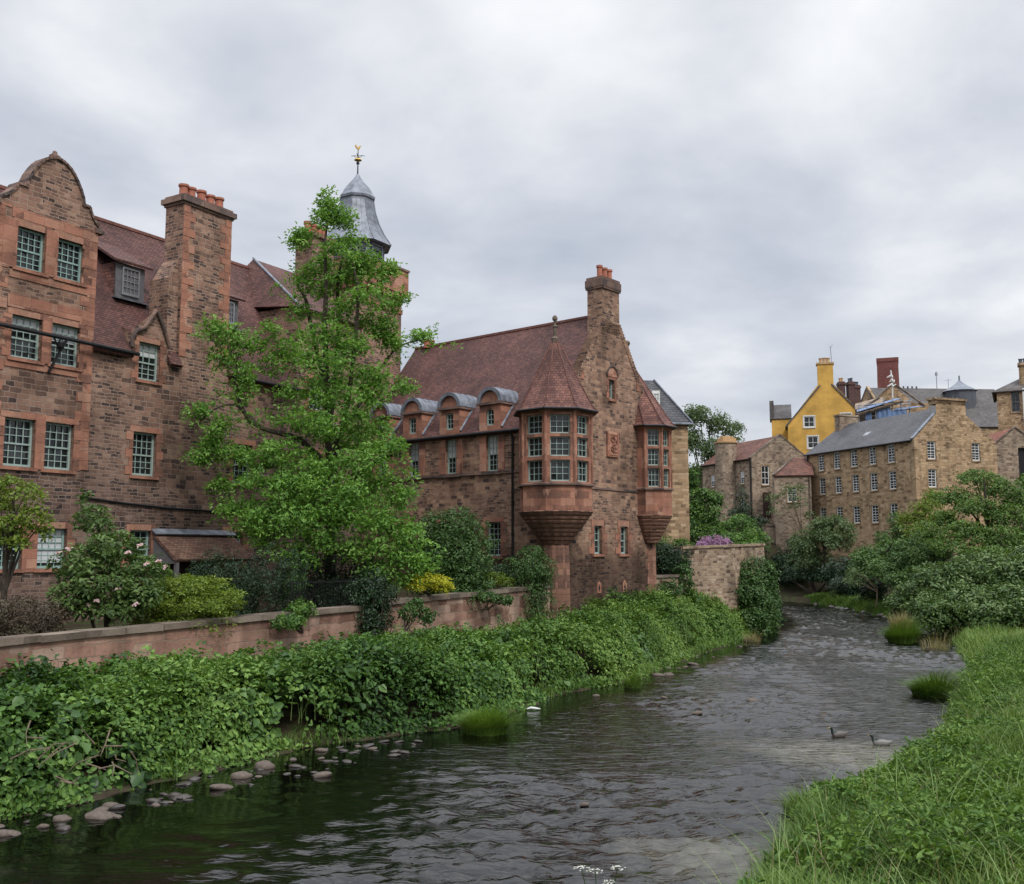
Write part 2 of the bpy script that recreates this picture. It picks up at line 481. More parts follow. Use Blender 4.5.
GLASS, _t, _b = newmat('window_glass')
_n = nd(_t, 'ShaderNodeTexNoise', {'Vector': nd(_t, 'ShaderNodeTexCoord').outputs['Object'], 'Scale': 1.6, 'Detail': 3.0})
_t.links.new(ramp(_t, _n.outputs[0], [(0.35, (0.006, 0.008, 0.009)), (0.65, (0.03, 0.037, 0.04))]), _b.inputs['Base Color'])
_b.inputs['Roughness'].default_value = 0.05
_b.inputs['Specular IOR Level'].default_value = 0.5
bump(_t, _b, _n.outputs[0], 0.12, 0.02)

# ---------------------------------------------------------------- windows
WCACHE = {}


def win(parent, F, a, z, w, h, z0, cols=3, rows=2, mat=None, sash=True, surround=0.16, sur_mat=None, blind=0.0, depth=0.17, bar=0.028, fr=0.07,
        toothed=True, lights=None, seed=0, sill=True, name='window', sur_l=True, sur_r=True):
    """a window whose sill centre is at a, z of frame F; children: pane, surround, blind"""
    key = (w, h, cols, rows, mat.name, sash, surround, sur_mat.name if sur_mat else '', blind, depth, bar, fr, toothed, seed % 3, sill, sur_l, sur_r)
    if key not in WCACHE:
        m = MB()
        x0, x1 = -w / 2, w / 2
        m.box(x0, x0 + fr, depth, depth + 0.07, 0, h)
        m.box(x1 - fr, x1, depth, depth + 0.07, 0, h)
        m.box(x0 + fr, x1 - fr, depth, depth + 0.07, h - fr, h)
        m.box(x0 + fr, x1 - fr, depth - 0.02, depth + 0.07, 0, fr * 1.3)
        zones = [(fr * 1.3, h - fr, 0.02)]
        if sash:
            hm = h * 0.48
            m.box(x0 + fr, x1 - fr, depth + 0.01, depth + 0.07, hm - 0.03, hm + 0.03)
            zones = [(fr * 1.3, hm - 0.03, 0.045), (hm + 0.03, h - fr, 0.015)]
        for za, zb, dd in zones:
            d0 = depth + dd
            for i in range(1, cols):
                xc = x0 + fr + (w - 2 * fr) * i / cols
                m.box(xc - bar / 2, xc + bar / 2, d0, d0 + 0.025, za, zb, 'tb')
            for j in range(1, rows):
                zc_ = za + (zb - za) * j / rows
                m.box(x0 + fr, x1 - fr, d0 + 0.003, d0 + 0.022, zc_ - bar / 2, zc_ + bar / 2, 'lr')
        p = MB()
        k = random.Random(seed % 3)
        # each sheet of old glass sits at its own slight tilt
        for za, zb, dd in zones:
            for i in range(cols):
                for j in range(rows):
                    xa, xb = x0 + fr + (w - 2 * fr) * i / cols, x0 + fr + (w - 2 * fr) * (i + 1) / cols
                    ya, yb = za + (zb - za) * j / rows, za + (zb - za) * (j + 1) / rows
                    t = [depth + 0.075 + k.uniform(-0.014, 0.014) for _ in range(3)]
                    p.face([(xa, t[0], ya), (xb, t[1], ya), (xb, t[1] + t[2] - t[0], yb), (xa, t[2], yb)])
        b = None
        if blind > 0:
            b = MB()
            b.box(x0 + fr, x1 - fr, depth + 0.058, depth + 0.064, h - fr - (h - 2 * fr) * blind, h - fr)
        s = None
        if surround > 0:
            s = MB()
            q, pr = surround, 0.025
            n = max(2, round(h / 0.32))
            for sd, on in ((-1, sur_l), (1, sur_r)):
                if not on: continue
                for i in range(n):
                    wd = q * (1.9 if (toothed and i % 2 == 0) else 1.0)
                    xa, xb = sorted((sd * w / 2, sd * (w / 2 + wd)))
                    s.box(xa, xb, -pr + 0.004 * (i % 3), 0.03, h * i / n + 0.006, h * (i + 1) / n - 0.006)
            s.box(x0 - q, x1 + q, -pr - 0.004, 0.03, h, h + q * 1.3)
            if sill: s.box(x0 - q * 0.7, x1 + q * 0.7, -0.09, depth + 0.02, -0.13, -0.005)
        WCACHE[key] = [x and x.build('w', mm).data for x, mm in ((m, mat), (p, GLASS), (b, BLIND), (s, sur_mat or ASH))]
        for d in WCACHE[key]:
            if d:
                for o in [o for o in bpy.data.objects if o.data == d]: bpy.data.objects.remove(o)
    fm, pm, bm_, sm = WCACHE[key]
    o = bpy.data.objects.new(name, fm)
    COL.objects.link(o)
    o.parent = parent
    P = F.pt(a, z)
    o.location = (P[0], P[1], z - z0)
    o.rotation_euler = (0, 0, F.rz())
    for nm_, d in (('pane', pm), ('blind', bm_), ('surround', sm)):
        if d:
            c = bpy.data.objects.new(nm_, d)
            COL.objects.link(c)
            c.parent = o
    return o


def hole(a, z, w, h):
    return (a - w / 2, a + w / 2, z, z + h)


def pots(T, xs, y, z, h=0.7, r=0.17, mat=None, parent=None, name='chimney_pot'):
    for x in xs:
        m = MB()
        hh = h * random.uniform(0.92, 1.08)
        m.lathe(x, y, [(r * 1.05, z), (r * 0.95, z + hh * 0.1), (r * 0.88, z + hh * 0.8), (r * 1.12, z + hh * 0.84), (r * 1.12, z + hh), (r * 0.8, z + hh), (r * 0.75, z + hh * 0.6), (0, z + hh * 0.6)], 10)
        T.part(name, m, mat or POT, parent, smooth=True)
# ---------------------------------------------------------------- tall red sandstone block on the left
def rot_for(ang):
    return math.radians(90 - ang)


LB = Thing('apartment_building', 'tall red brown sandstone block with curved gable and broad chimney, at left edge', 'building', -16.9, 35, 2.4, rot_for(31))
F = ID
z0 = LB.z0
wall = MB()
WL = [  # centre, sill, width, height, blind, seed, toothed left, right
    (-0.42, 14.95, 1.08, 1.48, 0, 0), (1.16, 14.95, 1.08, 1.48, 0, 1),
    (-0.42, 11.75, 1.15, 1.5, 0.3, 1), (1.12, 11.75, 1.15, 1.5, 0.4, 2), (4.83, 11.75, 1.02, 1.5, 0.35, 0),
    (-0.48, 7.95, 1.15, 1.68, 0, 2), (1.06, 7.95, 1.15, 1.68, 0, 0), (4.78, 7.97, 1.12, 1.7, 0, 1), (9.95, 7.97, 1.1, 1.7, 0, 2), (14.6, 7.97, 1.1, 1.7, 0, 0), (14.6, 11.75, 1.1, 1.5, 0, 1),
    (-0.75, 4.42, 1.15, 1.42, 0, 1), (0.98, 4.42, 1.15, 1.42, 0.9, 0), (4.75, 4.42, 1.0, 1.42, 0, 2), (9.6, 4.42, 1.0, 1.42, 0, 2)]
holes = [hole(*w[:4]) for w in WL]
EV = 12.95
gab = [(17.15, -1.8, 2.34), (17.3, -1.56, 2.18), (17.5, -1.29, 1.99), (17.75, -1.09, 1.85), (17.9, -1.03, 1.81), (17.92, -0.68, 1.55), (18.2, -0.63, 1.5), (18.47, -0.52, 1.39), (18.75, -0.36, 1.23), (18.95, -0.22, 1.09), (19.1, -0.08, 0.95), (19.21, 0.08, 0.79), (19.28, 0.22, 0.65), (19.31, 0.33, 0.54), (19.33, 0.4, 0.47)]
lo_h = [(a, b, c, min(d, EV)) for a, b, c, d in holes if c < EV]
hi_h = [(a, b, max(c, EV), d) for a, b, c, d in holes if d > EV]
wall.facade(F, [(2.4, -6.5, 17.9), (EV, -6.5, 17.9)], lo_h)
# wall above the eaves: gable bay, wall-head dormer and cross wing share the wall plane
wall.facade(F, [(EV, -1.85, 2.25), (17.15, -1.85, 2.25)], [h for h in hi_h if h[1] < 3])
wall.facade(F, [(EV, 3.95, 5.72), (13.62, 3.95, 5.72), (14.6, 5.0, 5.2), (14.62, 5.05, 5.1)], [h for h in hi_h if 3 < h[1] < 7])
wall.facade(F, [(EV, 13.2, 17.9), (16.6, 13.2, 17.9)], [h for h in hi_h if h[0] > 13])
wall.face([(13.2, 0, EV), (13.2, 5, EV), (13.2, 5, 16.6), (13.2, 0, 16.6)])
# returns of the gable bay and of the dormer, gable's shaped head, back and ends
wall.face([(-1.85, 0, EV), (-1.85, 4, EV), (-1.85, 4, 17.15), (-1.85, 0, 17.15)])
wall.face([(2.25, 0, EV), (2.25, 4, EV), (2.25, 4, 17.15), (2.25, 0, 17.15)])
wall.face([(3.95, 0, EV), (3.95, 1.6, EV), (3.95, 1.6, 14.2), (3.95, 0, 13.6)])
L_ = [(a, z) for z, a, b in gab]
R_ = [(b, z) for z, a, b in gab]
wall.prism(F, [(-1.85, 17.15), (2.25, 17.15)] + R_ + L_[::-1], 0.0, 0.45)
wall.face([(-6.5, 9, 2.4), (17.9, 9, 2.4), (17.9, 9, EV), (-6.5, 9, EV)])
for x in (-6.5, 17.9):
    wall.face([(x, 0, 2.4), (x, 9, 2.4), (x, 9, EV), (x, 4.5, 19.3), (x, 0, EV)])
LB.part('wall', wall, RUB_L)

for i, w in enumerate(WL):
    pr = i in (0, 1, 2, 3, 5, 6)
    win(LB.root, F, w[0], w[1], w[2], w[3], z0, 4 if w[2] > 1.05 else 3, 3, TEAL if w[1] < 5 or w[1] > 14 else SAGE, True, 0.17 if w[1] < 14 else 0.2, ASH, w[4], seed=w[5],
        toothed=True, sur_l=True, sur_r=True)

# red ashlar: bay quoins, mullion strips, bands
for xa, sgn in ((2.25, -1), (-1.85, 1)):
    q = MB()
    z = 8.0
    k = 0
    while z < 17.0:
        wd = 0.62 if k % 2 else 0.36
        x_0, x_1 = sorted((xa + 0.002 * sgn, xa + sgn * wd))
        q.box(x_0, x_1, -0.03 + 0.005 * (k % 3), 0.02, z + 0.006, min(z + 0.36, 17.1) - 0.006)
        z += 0.36
        k += 1
    LB.part('quoins', q, ASH)
for za, zb in ((11.4, 11.6), (13.5, 13.95), (16.7, 17.05), (14.55, 14.8)):
    q = MB()
    q.box(-1.2, 1.9, -0.034, 0.02, za, zb)
    LB.part('stone_band', q, ASH)
for x_0, x_1, za, zb in ((0.13, 0.55, 14.9, 16.6), (0.17, 0.53, 11.7, 13.4), (0.11, 0.47, 7.9, 9.8), (-1.5, -0.97, 14.9, 16.6), (-0.16, 0.39, 4.3, 5.95)):
    q = MB()
    q.box(x_0, x_1, -0.038, 0.02, za, zb)
    LB.part('stone_mullion', q, ASH)
for xa, sgn in ((6.26, 1), (8.9, -1)):
    q = MB()
    for zq in np.arange(13.0, 19.3, 0.34):
        k = int(round((zq - 13) / 0.34))
        wd = 0.62 if k % 2 else 0.34
        x_0, x_1 = sorted((xa + 0.004 * sgn, xa + sgn * wd))
        q.box(x_0, x_1, -0.03 + 0.006 * (k % 3), 0.02, zq + 0.005, zq + 0.335)
    LB.part('quoins', q, ASH)
cp = MB()   # coping that follows the curved gable
for pts in (L_, R_):
    for (a0, za), (a1, zb) in zip(pts[:-1], pts[1:]):
        s_ = 1 if pts is R_ else -1
        n_ = Vector((zb - za, -(a1 - a0))).normalized()
        n_ = Vector((abs(n_.x) * s_, abs(n_.y)))
        tv = Vector((a1 - a0, zb - za)).normalized() * 0.035
        a0, za, a1, zb = a0 - tv.x, za - tv.y, a1 + tv.x, zb + tv.y
        t_ = 0.09
        cp.prism(F, [(a0, za), (a1, zb), (a1 + n_.x * t_, zb + n_.y * t_), (a0 + n_.x * t_, za + n_.y * t_)], -0.07, 0.5)
cp.box(-2.05, -1.68, -0.12, 0.5, 17.02, 17.2)
cp.box(2.1, 2.45, -0.12, 0.5, 17.02, 17.2)
cp.lathe(0.43, 0.2, [(0.2, 19.36), (0.2, 19.5), (0.1, 19.56), (0.08, 19.66), (0.0, 19.72)], 8)
LB.part('gable_coping', cp, ASHD)

rf = MB()
sl = (19.35 - EV) / 4.5
for xa, xb, cut in ((-6.6, -1.8, 0), (2.2, 3.9, 0), (5.7, 6.3, 0.0), (8.9, 13.25, 0)):
    rf.slab([(xa, -0.28, EV - 0.28 * sl), (xb, -0.28, EV - 0.28 * sl), (xb, 4.5, 19.35), (xa, 4.5, 19.35)], 0.12)
rf.slab([(3.9, 0.55, EV + 0.55 * sl), (5.7, 0.55, EV + 0.55 * sl), (5.7, 4.5, 19.35), (3.9, 4.5, 19.35)], 0.12)
rf.slab([(6.3, 1.0, EV + 1.0 * sl), (8.9, 1.0, EV + 1.0 * sl), (8.9, 4.5, 19.35), (6.3, 4.5, 19.35)], 0.12)
rf.slab([(-1.8, 3.0, EV + 3 * sl), (2.2, 3.0, EV + 3 * sl), (2.2, 4.5, 19.35), (-1.8, 4.5, 19.35)], 0.12)
rf.slab([(13.25, 3.2, EV + 3.2 * sl), (17.95, 3.2, EV + 3.2 * sl), (17.95, 4.5, 19.35), (13.25, 4.5, 19.35)], 0.12)
rf.slab([(-6.6, 9.2, EV - 0.28 * sl), (17.95, 9.2, EV - 0.28 * sl), (17.95, 4.5, 19.35), (-6.6, 4.5, 19.35)], 0.12)
# gable bay roof and the cross wing roof
rf.slab([(-1.95, 0.4, 17.1), (-1.95, 4.2, 17.1), (0.25, 4.2, 18.6), (0.25, 0.4, 18.6)], 0.1)
rf.slab([(2.35, 0.4, 17.1), (2.35, 4.2, 17.1), (0.25, 4.2, 18.6), (0.25, 0.4, 18.6)], 0.1)
rf.slab([(13.0, -0.25, 16.5), (18.0, -0.25, 16.5), (18.0, 4.5, 19.9), (14.6, 4.5, 19.9)], 0.12)
rf.slab([(13.0, -0.25, 16.5), (14.6, 4.5, 19.9), (13.0, 6.0, 17.2)], 0.12)
roof_l = LB.part('roof', rf, TILE)
vl = MB()
vl.tube([(13.0, -0.3, 16.5), (14.6, 4.5, 19.95)], 0.06, 6)
LB.part('lead_valley', vl, LEAD, roof_l)
rg = MB()
for k in range(27):
    rg.box(-6.6 + 0.91 * k, -6.6 + 0.91 * k + 0.9, 4.4, 4.6, 19.28, 19.41)
LB.part('ridge_tiles', rg, RIDGE, roof_l)

# broad chimney flush with the wall
ch = MB()
ch.box(6.26, 8.9, 0.0, 1.1, EV, 19.45, 'b')
ch.box(5.75, 6.255, 0.15, 1.3, EV, 16.2)
ch.prism(Fr(0, 0.2, 1, 0, 0, 1), [(5.75, 16.2), (6.25, 16.2), (6.25, 17.1)], 0, 0.95)
chm = LB.part('chimney', ch, RUB_L)
cc_ = MB()
cc_.box(6.2, 8.96, -0.06, 1.16, 19.45, 19.56)
cc_.box(6.1, 9.06, -0.15, 1.25, 19.56, 19.78)
cc_.box(6.22, 8.94, -0.04, 1.14, 19.78, 19.9)
LB.part('chimney_cap', cc_, ASHD, chm)
pots(LB, (6.6, 7.0, 7.55, 8.05, 8.55), 0.45, 19.88, 0.58, 0.2, POT, chm)
c2 = MB()
c2.box(17.75, 19.45, 3.4, 4.6, 16.5, 21.85)
c2.box(17.62, 19.58, 3.28, 4.72, 21.85, 22.05)
ch2 = LB.part('chimney', c2, RUB_L)
pots(LB, (18.0, 18.5, 18.9, 19.25), 4.0, 22.03, 0.75, 0.19, POT, ch2)

# curved skews over the wall-head dormer window
sk = MB()
sk.tube([(3.95, -0.1, 12.95), (3.9, -0.1, 13.3), (4.1, -0.1, 13.62), (4.5, -0.1, 13.85), (5.0, -0.1, 14.62)], 0.085, 8)
sk.tube([(5.05, -0.1, 14.6), (5.4, -0.1, 14.0), (5.75, -0.1, 13.2)], 0.075, 8)
LB.part('skew_stone', sk, ASHD, smooth=True)


def roof_dormer(xa, xb, zb, zt, y):
    d = MB()
    d.box(xa, xb, y, y + 0.12, zb, zt)
    fr_ = LB.part('dormer', d, DKPAINT)
    k = MB()
    for x in (xa, xb):
        k.face([(x, y + 0.06, zb), (x, y + 0.06, zt), (x, (zt - EV) / sl, zt), (x, (zb - EV) / sl + 0.02, zb)])
    LB.part('cheek', k, TILE_C, fr_)
    r = MB()
    r.slab([(xa - 0.22, y - 0.25, zt + 0.05), (xb + 0.22, y - 0.25, zt + 0.05), (xb + 0.1, y + 2.2, zt + 1.45), (xa - 0.1, y + 2.2, zt + 1.45)], 0.1)
    LB.part('dormer_roof', r, TILE, fr_)
    s = MB()
    s.slab([(xa - 0.15, y - 0.32, zb - 0.1), (xb + 0.15, y - 0.32, zb - 0.1), (xb + 0.15, y + 0.2, zb + 0.03), (xa - 0.15, y + 0.2, zb + 0.03)], 0.05)
    LB.part('apron', s, LEAD, fr_)
    win(LB.root, Fr(0, y - 0.16, 1, 0, 0, 1), (xa + xb) / 2, zb + 0.12, xb - xa - 0.55, zt - zb - 0.26, z0, 4, 4, STEEL, False, 0, depth=0.1, seed=2, blind=0.0)


roof_dormer(4.32, 5.72, 15.3, 16.72, 1.6)
roof_dormer(9.85, 10.9, 15.2, 16.5, 1.55)
gt = MB()
gt.tube([(-6.5, -0.3, 12.62), (-1.5, -0.3, 12.72), (4.1, -0.3, 12.66)], 0.075, 8)
gutter = LB.part('gutter', gt, IRON)
gt = MB()
gt.tube([(8.95, -0.32, 12.55), (13.2, -0.32, 12.5)], 0.07, 8)
LB.part('gutter', gt, IRON)
br_ = MB()
br_.tube([(0.95, -0.32, 12.66), (0.72, -0.2, 12.1), (0.45, -0.06, 11.4)], 0.05, 6)
br_.tube([(0.45, -0.28, 12.66), (0.75, -0.22, 12.2)], 0.035, 6)
br_.lathe(0.72, -0.3, [(0.0, 12.3), (0.1, 12.34), (0.12, 12.5), (0.06, 12.62), (0, 12.64)], 8)
LB.part('gutter_bracket', br_, IRON, gutter)
cb = MB()
cb.tube([(2.0, -0.05, 7.0), (4.0, -0.05, 6.85), (6.0, -0.05, 6.75), (8.5, -0.05, 6.7), (9.1, -0.05, 6.8), (11.5, -0.05, 6.75)], 0.045, 6)
LB.part('service_cable', cb, IRON)

# lean-to porch with a tiled roof
po = MB()
po.slab([(5.3, 0.0, 5.78), (9.4, 0.0, 5.78), (9.4, -1.45, 4.72), (5.3, -1.45, 4.72)], 0.12)
porch = LB.part('porch_roof', po, MOSSY)
pl = MB()
pl.slab([(5.25, 0.02, 5.94), (9.45, 0.02, 5.94), (9.45, -0.3, 5.72), (5.25, -0.3, 5.72)], 0.06)
LB.part('lead_flashing', pl, LEAD, porch)
pb = MB()
pb.prism(Fr(5.3, 0, 0, -1, 1, 0), [(0.0, 4.55), (0.0, 5.7), (1.35, 4.7), (1.35, 4.55)], 0.05, 0.2)
for x in (5.45, 9.25):
    pb.box(x - 0.07, x + 0.07, -1.36, -1.22, 2.6, 4.62)
LB.part('porch_frame', pb, DKPAINT, porch)
dr = MB()
dr.box(6.0, 8.6, -0.06, -0.02, 2.6, 4.75)
LB.part('door', dr, DOORP)

# ---------------------------------------------------------------- stair tower with lead cupola
TW = Thing('stair_tower', 'square sandstone stair tower topped by a grey lead cupola and gilded weathervane', 'tower', at(355.5, 300, 59.5).x, 59.5, 2.4, rot_for(31))
h_ = 1.98
tw = MB()
tw.box(-h_, h_, -h_, h_, 2.4, 20.37)
TW.part('wall', tw, RUB_L)
pa = MB()
for i, (r, za, zb) in enumerate(((h_ + 0.06, 19.48, 19.76), (h_ + 0.1, 20.37, 20.52), (h_ + 0.2, 20.52, 20.70), (h_ + 0.3, 20.70, 20.92))):
    pa.box(-r, r, -r, r, za, zb)
r = h_ + 0.3
for a, b, c, d in ((-r, r, -r, -r + 0.35), (-r, r, r - 0.35, r), (-r, -r + 0.35, -r + 0.35, r - 0.35), (r - 0.35, r, -r + 0.35, r - 0.35)):
    pa.box(a, b, c, d, 20.92, 22.14)
for k in range(9):
    x = -r + 0.28 + k * 0.455
    pa.box(x, x + 0.2, -r + 0.05, -r + 0.25, 20.37, 20.69)
    pa.box(-r + 0.05, -r + 0.25, x, x + 0.2, 20.37, 20.69)
par = TW.part('parapet', pa, ASH)
pc = MB()
r2 = r + 0.06
for a, b, c, d in ((-r2, r2, -r2, -r2 + 0.47), (-r2, r2, r2 - 0.47, r2), (-r2, -r2 + 0.47, -r2 + 0.47, r2 - 0.47), (r2 - 0.47, r2, -r2 + 0.47, r2 - 0.47)):
    pc.box(a, b, c, d, 22.14, 22.27)
TW.part('coping', pc, ASHD, par)
cu = MB()
ph = math.pi / 8
cu.lathe(0, 0, [(1.68, 20.92), (1.68, 23.46), (2.20, 23.52), (2.10, 23.66), (1.72, 24.23), (1.40, 24.90), (1.17, 25.62), (1.05, 26.28), (1.05, 26.42), (1.12, 26.47), (1.14, 26.62), (1.10, 26.67), (0.98, 26.83), (0.91, 26.99), (0.76, 27.22), (0.56, 27.48), (0.35, 27.72), (0.20, 27.93), (0.09, 28.14), (0.00, 28.17), (0, 28.22)], 8, ph)
cup = TW.part('cupola', cu, LEAD)
ro = MB()
for k in range(8):
    prev = None
    for rr, zz in [(2.2, 23.54), (2.1, 23.68), (1.72, 24.26), (1.4, 24.92), (1.17, 25.64), (1.05, 26.33)]:
        p = (rr * math.cos(ph + k * math.pi / 4), rr * math.sin(ph + k * math.pi / 4), zz)
        if prev: ro.tube([prev, p], 0.035, 5, False)
        prev = p
    for s_ in (0.33, 0.66):
        prev = None
        for rr, zz in [(2.15, 23.54), (2.06, 23.68), (1.69, 24.26), (1.38, 24.92), (1.15, 25.64), (1.04, 26.33)]:
            a0, a1 = ph + k * math.pi / 4, ph + (k + 1) * math.pi / 4
            p = (rr * (math.cos(a0) * (1 - s_) + math.cos(a1) * s_), rr * (math.sin(a0) * (1 - s_) + math.sin(a1) * s_), zz)
            if prev: ro.tube([prev, p], 0.022, 4, False)
            prev = p
TW.part('lead_rolls', ro, LEAD, cup)
for k in range(8):
    lv = MB()
    a = k * math.pi / 4 + math.pi / 4
    fx = Fr(1.56 * math.cos(a), 1.56 * math.sin(a), -math.sin(a), math.cos(a), -math.cos(a), -math.sin(a))
    for j in range(8):
        z = 21.86 + j * 0.17
        lv.slab([fx.pt(-0.42, z, -0.1), fx.pt(0.42, z, -0.1), fx.pt(0.42, z + 0.09, 0.02), fx.pt(-0.42, z + 0.09, 0.02)], 0.02)
    lv.fbox(fx, -0.5, -0.42, -0.1, 0.02, 21.75, 23.35)
    lv.fbox(fx, 0.42, 0.5, -0.1, 0.02, 21.75, 23.35)
    lv.fbox(fx, -0.5, 0.5, -0.1, 0.02, 23.35, 23.44)
    lo = TW.part('louvre', lv, WHITE if False else LEAD, cup)
    bk = MB()
    bk.face([fx.pt(-0.42, 21.75, 0.0), fx.pt(0.42, 21.75, 0.0), fx.pt(0.42, 23.35, 0.0), fx.pt(-0.42, 23.35, 0.0)])
vn = MB()
vn.tube([(0, 0, 28.09), (0, 0, 29.77)], [0.05, 0.025], 6)
vn.lathe(0, 0, [(0, 28.77), (0.1, 28.81), (0.1, 28.91), (0, 28.96)], 8)
for a in range(4):
    c_, s_ = math.cos(a * math.pi / 2 + 0.5), math.sin(a * math.pi / 2 + 0.5)
    vn.tube([(0, 0, 29.33), (c_ * 0.28, s_ * 0.28, 29.35), (c_ * 0.42, s_ * 0.42, 29.32)], 0.018, 5)
    vn.tube([(0, 0, 29.21), (c_ * 0.16, s_ * 0.16, 29.26), (c_ * 0.28, s_ * 0.28, 29.35)], 0.014, 5)
vane = TW.part('weathervane', vn, IRON)
gv = MB()
gv.lathe(0, 0, [(0, 28.96), (0.1, 28.99), (0.24, 29.05), (0.2, 29.13), (0.06, 29.17), (0, 29.18)], 10)
gc = Fr(0, 0, math.cos(-0.5), math.sin(-0.5), -math.sin(-0.5), math.cos(-0.5))
gv.prism(gc, [(-0.182, 29.883), (-0.084, 29.762), (0.056, 29.740), (0.126, 29.823), (0.119, 29.927), (0.189, 29.950), (0.126, 30.010), (0.070, 29.973), (0.035, 29.883), (-0.056, 29.867), (-0.140, 30.032), (-0.210, 29.973)], -0.025, 0.025)
TW.part('gilded_cock', gv, GOLD, vane)
# ---------------------------------------------------------------- gabled hall with corner oriels
HB = Thing('gabled_hall', 'red sandstone hall with steep tiled roof, barrel dormers and two conical oriels beside the river', 'building', 2.1, 48, 1.2, rot_for(40))
z0 = HB.z0
G = ID                                   # gable front: faces local -y
SD = Fr(0, 0, 0, 1, 1, 0)                # long side: faces local -x, a runs back along y
GW, GC, EH = 8.75, 4.83, 11.2
SL = (17.55 - EH) / GC
wall = MB()
gh = [(3.16, 3.82, 4.9, 6.32), (5.5, 6.18, 4.9, 6.32), (4.6, 5.1, 12.95, 13.95)]
wall.facade(G, [(1.2, 0, GW), (EH + 0.2, 0, GW), (12.5, 0.95, GW), (17.0, 4.04, 5.66)], gh, 0.24)
SW = [(4.05, 9.07), (6.92, 9.07), (9.7, 9.07), (12.2, 9.07)]
sh = [hole(t, z, 0.82, 1.86) for t, z in SW] + [hole(3.95, 4.8, 0.95, 1.7), hole(7.4, 4.8, 0.95, 1.7), hole(10.6, 4.8, 0.95, 1.7)]
wall.facade(SD, [(1.2, 0, 14.5), (EH, 0, 14.5)], sh, 0.22)
wall.face([(GW, 0, 1.2), (GW, 14.5, 1.2), (GW, 14.5, 12.6), (GW, 0, 12.6)])
wall.face([(0, 14.5, 1.2), (GW, 14.5, 1.2), (GW, 14.5, 12.6), (GC, 14.5, 17.4), (0, 14.5, EH)])
# back of the raised gable
wall.face([(0.0, 0.45, EH), (GW, 0.45, 12.6), (5.66, 0.45, 17.0), (4.04, 0.45, 17.0)])
wall.face([(0, 0, EH + .2), (0, 0.45, EH + .2), (0.95, 0.45, 12.5), (0.95, 0, 12.5)])
HB.part('wall', wall, RUB_H)
sk, sk2 = MB(), MB()
n = 30
for i in range(n):                        # stepped skew stones up both slopes of the gable
    t0, t1 = i / n, (i + 1) / n
    xa, xb = 0.55 + (4.06 - 0.55) * t0, 0.55 + (4.06 - 0.55) * t1
    zb = 12.0 + (17.05 - 12.0) * t1
    sk.box(xa, xb + 0.03, -0.035, 0.48, zb - 0.42, zb - 0.03)
    xa, xb = 5.64 + (8.72 - 5.64) * t0, 5.64 + (8.72 - 5.64) * t1
    zb = 17.0 - (17.0 - 12.5) * t0
    sk2.box(xa - 0.03, xb, -0.035, 0.48, zb - 0.42, zb + 0.05)
HB.part('skew_stones', sk, RUB_H)
HB.part('skew_stones', sk2, RUB_H)
rf = MB()
rf.slab([(-0.14, 0.42, EH - 0.14 * SL), (-0.14, 14.6, EH - 0.14 * SL), (GC, 14.6, 17.55), (GC, 0.42, 17.55)], 0.14)
rf.slab([(GW + 0.2, 0.42, 17.55 - (GW + 0.2 - GC) * SL), (GW + 0.2, 14.6, 17.55 - (GW + 0.2 - GC) * SL), (GC, 14.6, 17.55), (GC, 0.42, 17.55)], 0.14)
roof = HB.part('roof', rf, TILE)
rg = MB()
for k in range(30):
    rg.box(GC - 0.1, GC + 0.1, 0.5 + k * 0.47, 0.5 + k * 0.47 + 0.46, 17.48, 17.6)
HB.part('ridge_tiles', rg, RIDGE, roof)
ch = MB()
ch.box(4.06, 5.64, 0.0, 0.95, 16.4, 18.75, 'b')
chm = HB.part('chimney', ch, RUB_H)
cp = MB()
cp.box(3.99, 5.71, -0.07, 1.02, 18.75, 18.85)
cp.box(3.97, 5.73, -0.09, 1.04, 18.85, 19.25)
cp.box(4.02, 5.68, -0.04, 0.99, 19.25, 19.4)
HB.part('chimney_cap', cp, ASHD, chm)
pots(HB, (4.45, 4.9, 5.35), 0.42, 19.38, 0.72, 0.16, POT, chm)
pots(HB, (4.6, 5.0), 13.4, 17.4, 0.5, 0.2, POT)

for t, z in SW:
    win(HB.root, SD, t, z, 0.82, 1.86, z0, 3, 3, SAGE, True, 0.2, ASH, 0.5, seed=int(t * 10), sill=False)
for t in (3.95, 7.4, 10.6):
    win(HB.root, SD, t, 4.8, 0.95, 1.7, z0, 3, 3, SAGE, True, 0.2, ASH, 0, seed=int(t * 7))
for a in (3.49, 5.84):
    win(HB.root, G, a, 4.9, 0.68, 1.42, z0, 2, 2, SAGE, True, 0.24, ASH, 0, seed=int(a))
win(HB.root, G, 4.85, 12.95, 0.5, 1.0, z0, 2, 2, SAGE, False, 0.13, ASH, 0, seed=1)
hd = MB()                                  # round hood over the attic light
hd.prism(G, [(4.38, 14.12)] + [(4.85 + 0.47 * math.cos(a), 14.14 + 0.5 * math.sin(a)) for a in np.linspace(math.pi, 0, 11)] + [(5.32, 14.12)], -0.06, 0.01)
hm = HB.part('window_hood', hd, ASH)
ht = MB()
pr_ = None
for a in np.linspace(math.pi, 0, 11):
    p = (4.85 + 0.49 * math.cos(a), -0.07, 14.14 + 0.52 * math.sin(a))
    if pr_: ht.tube([pr_, p], 0.05, 6)
    pr_ = p
HB.part('hood_moulding', ht, ASHD, hm)

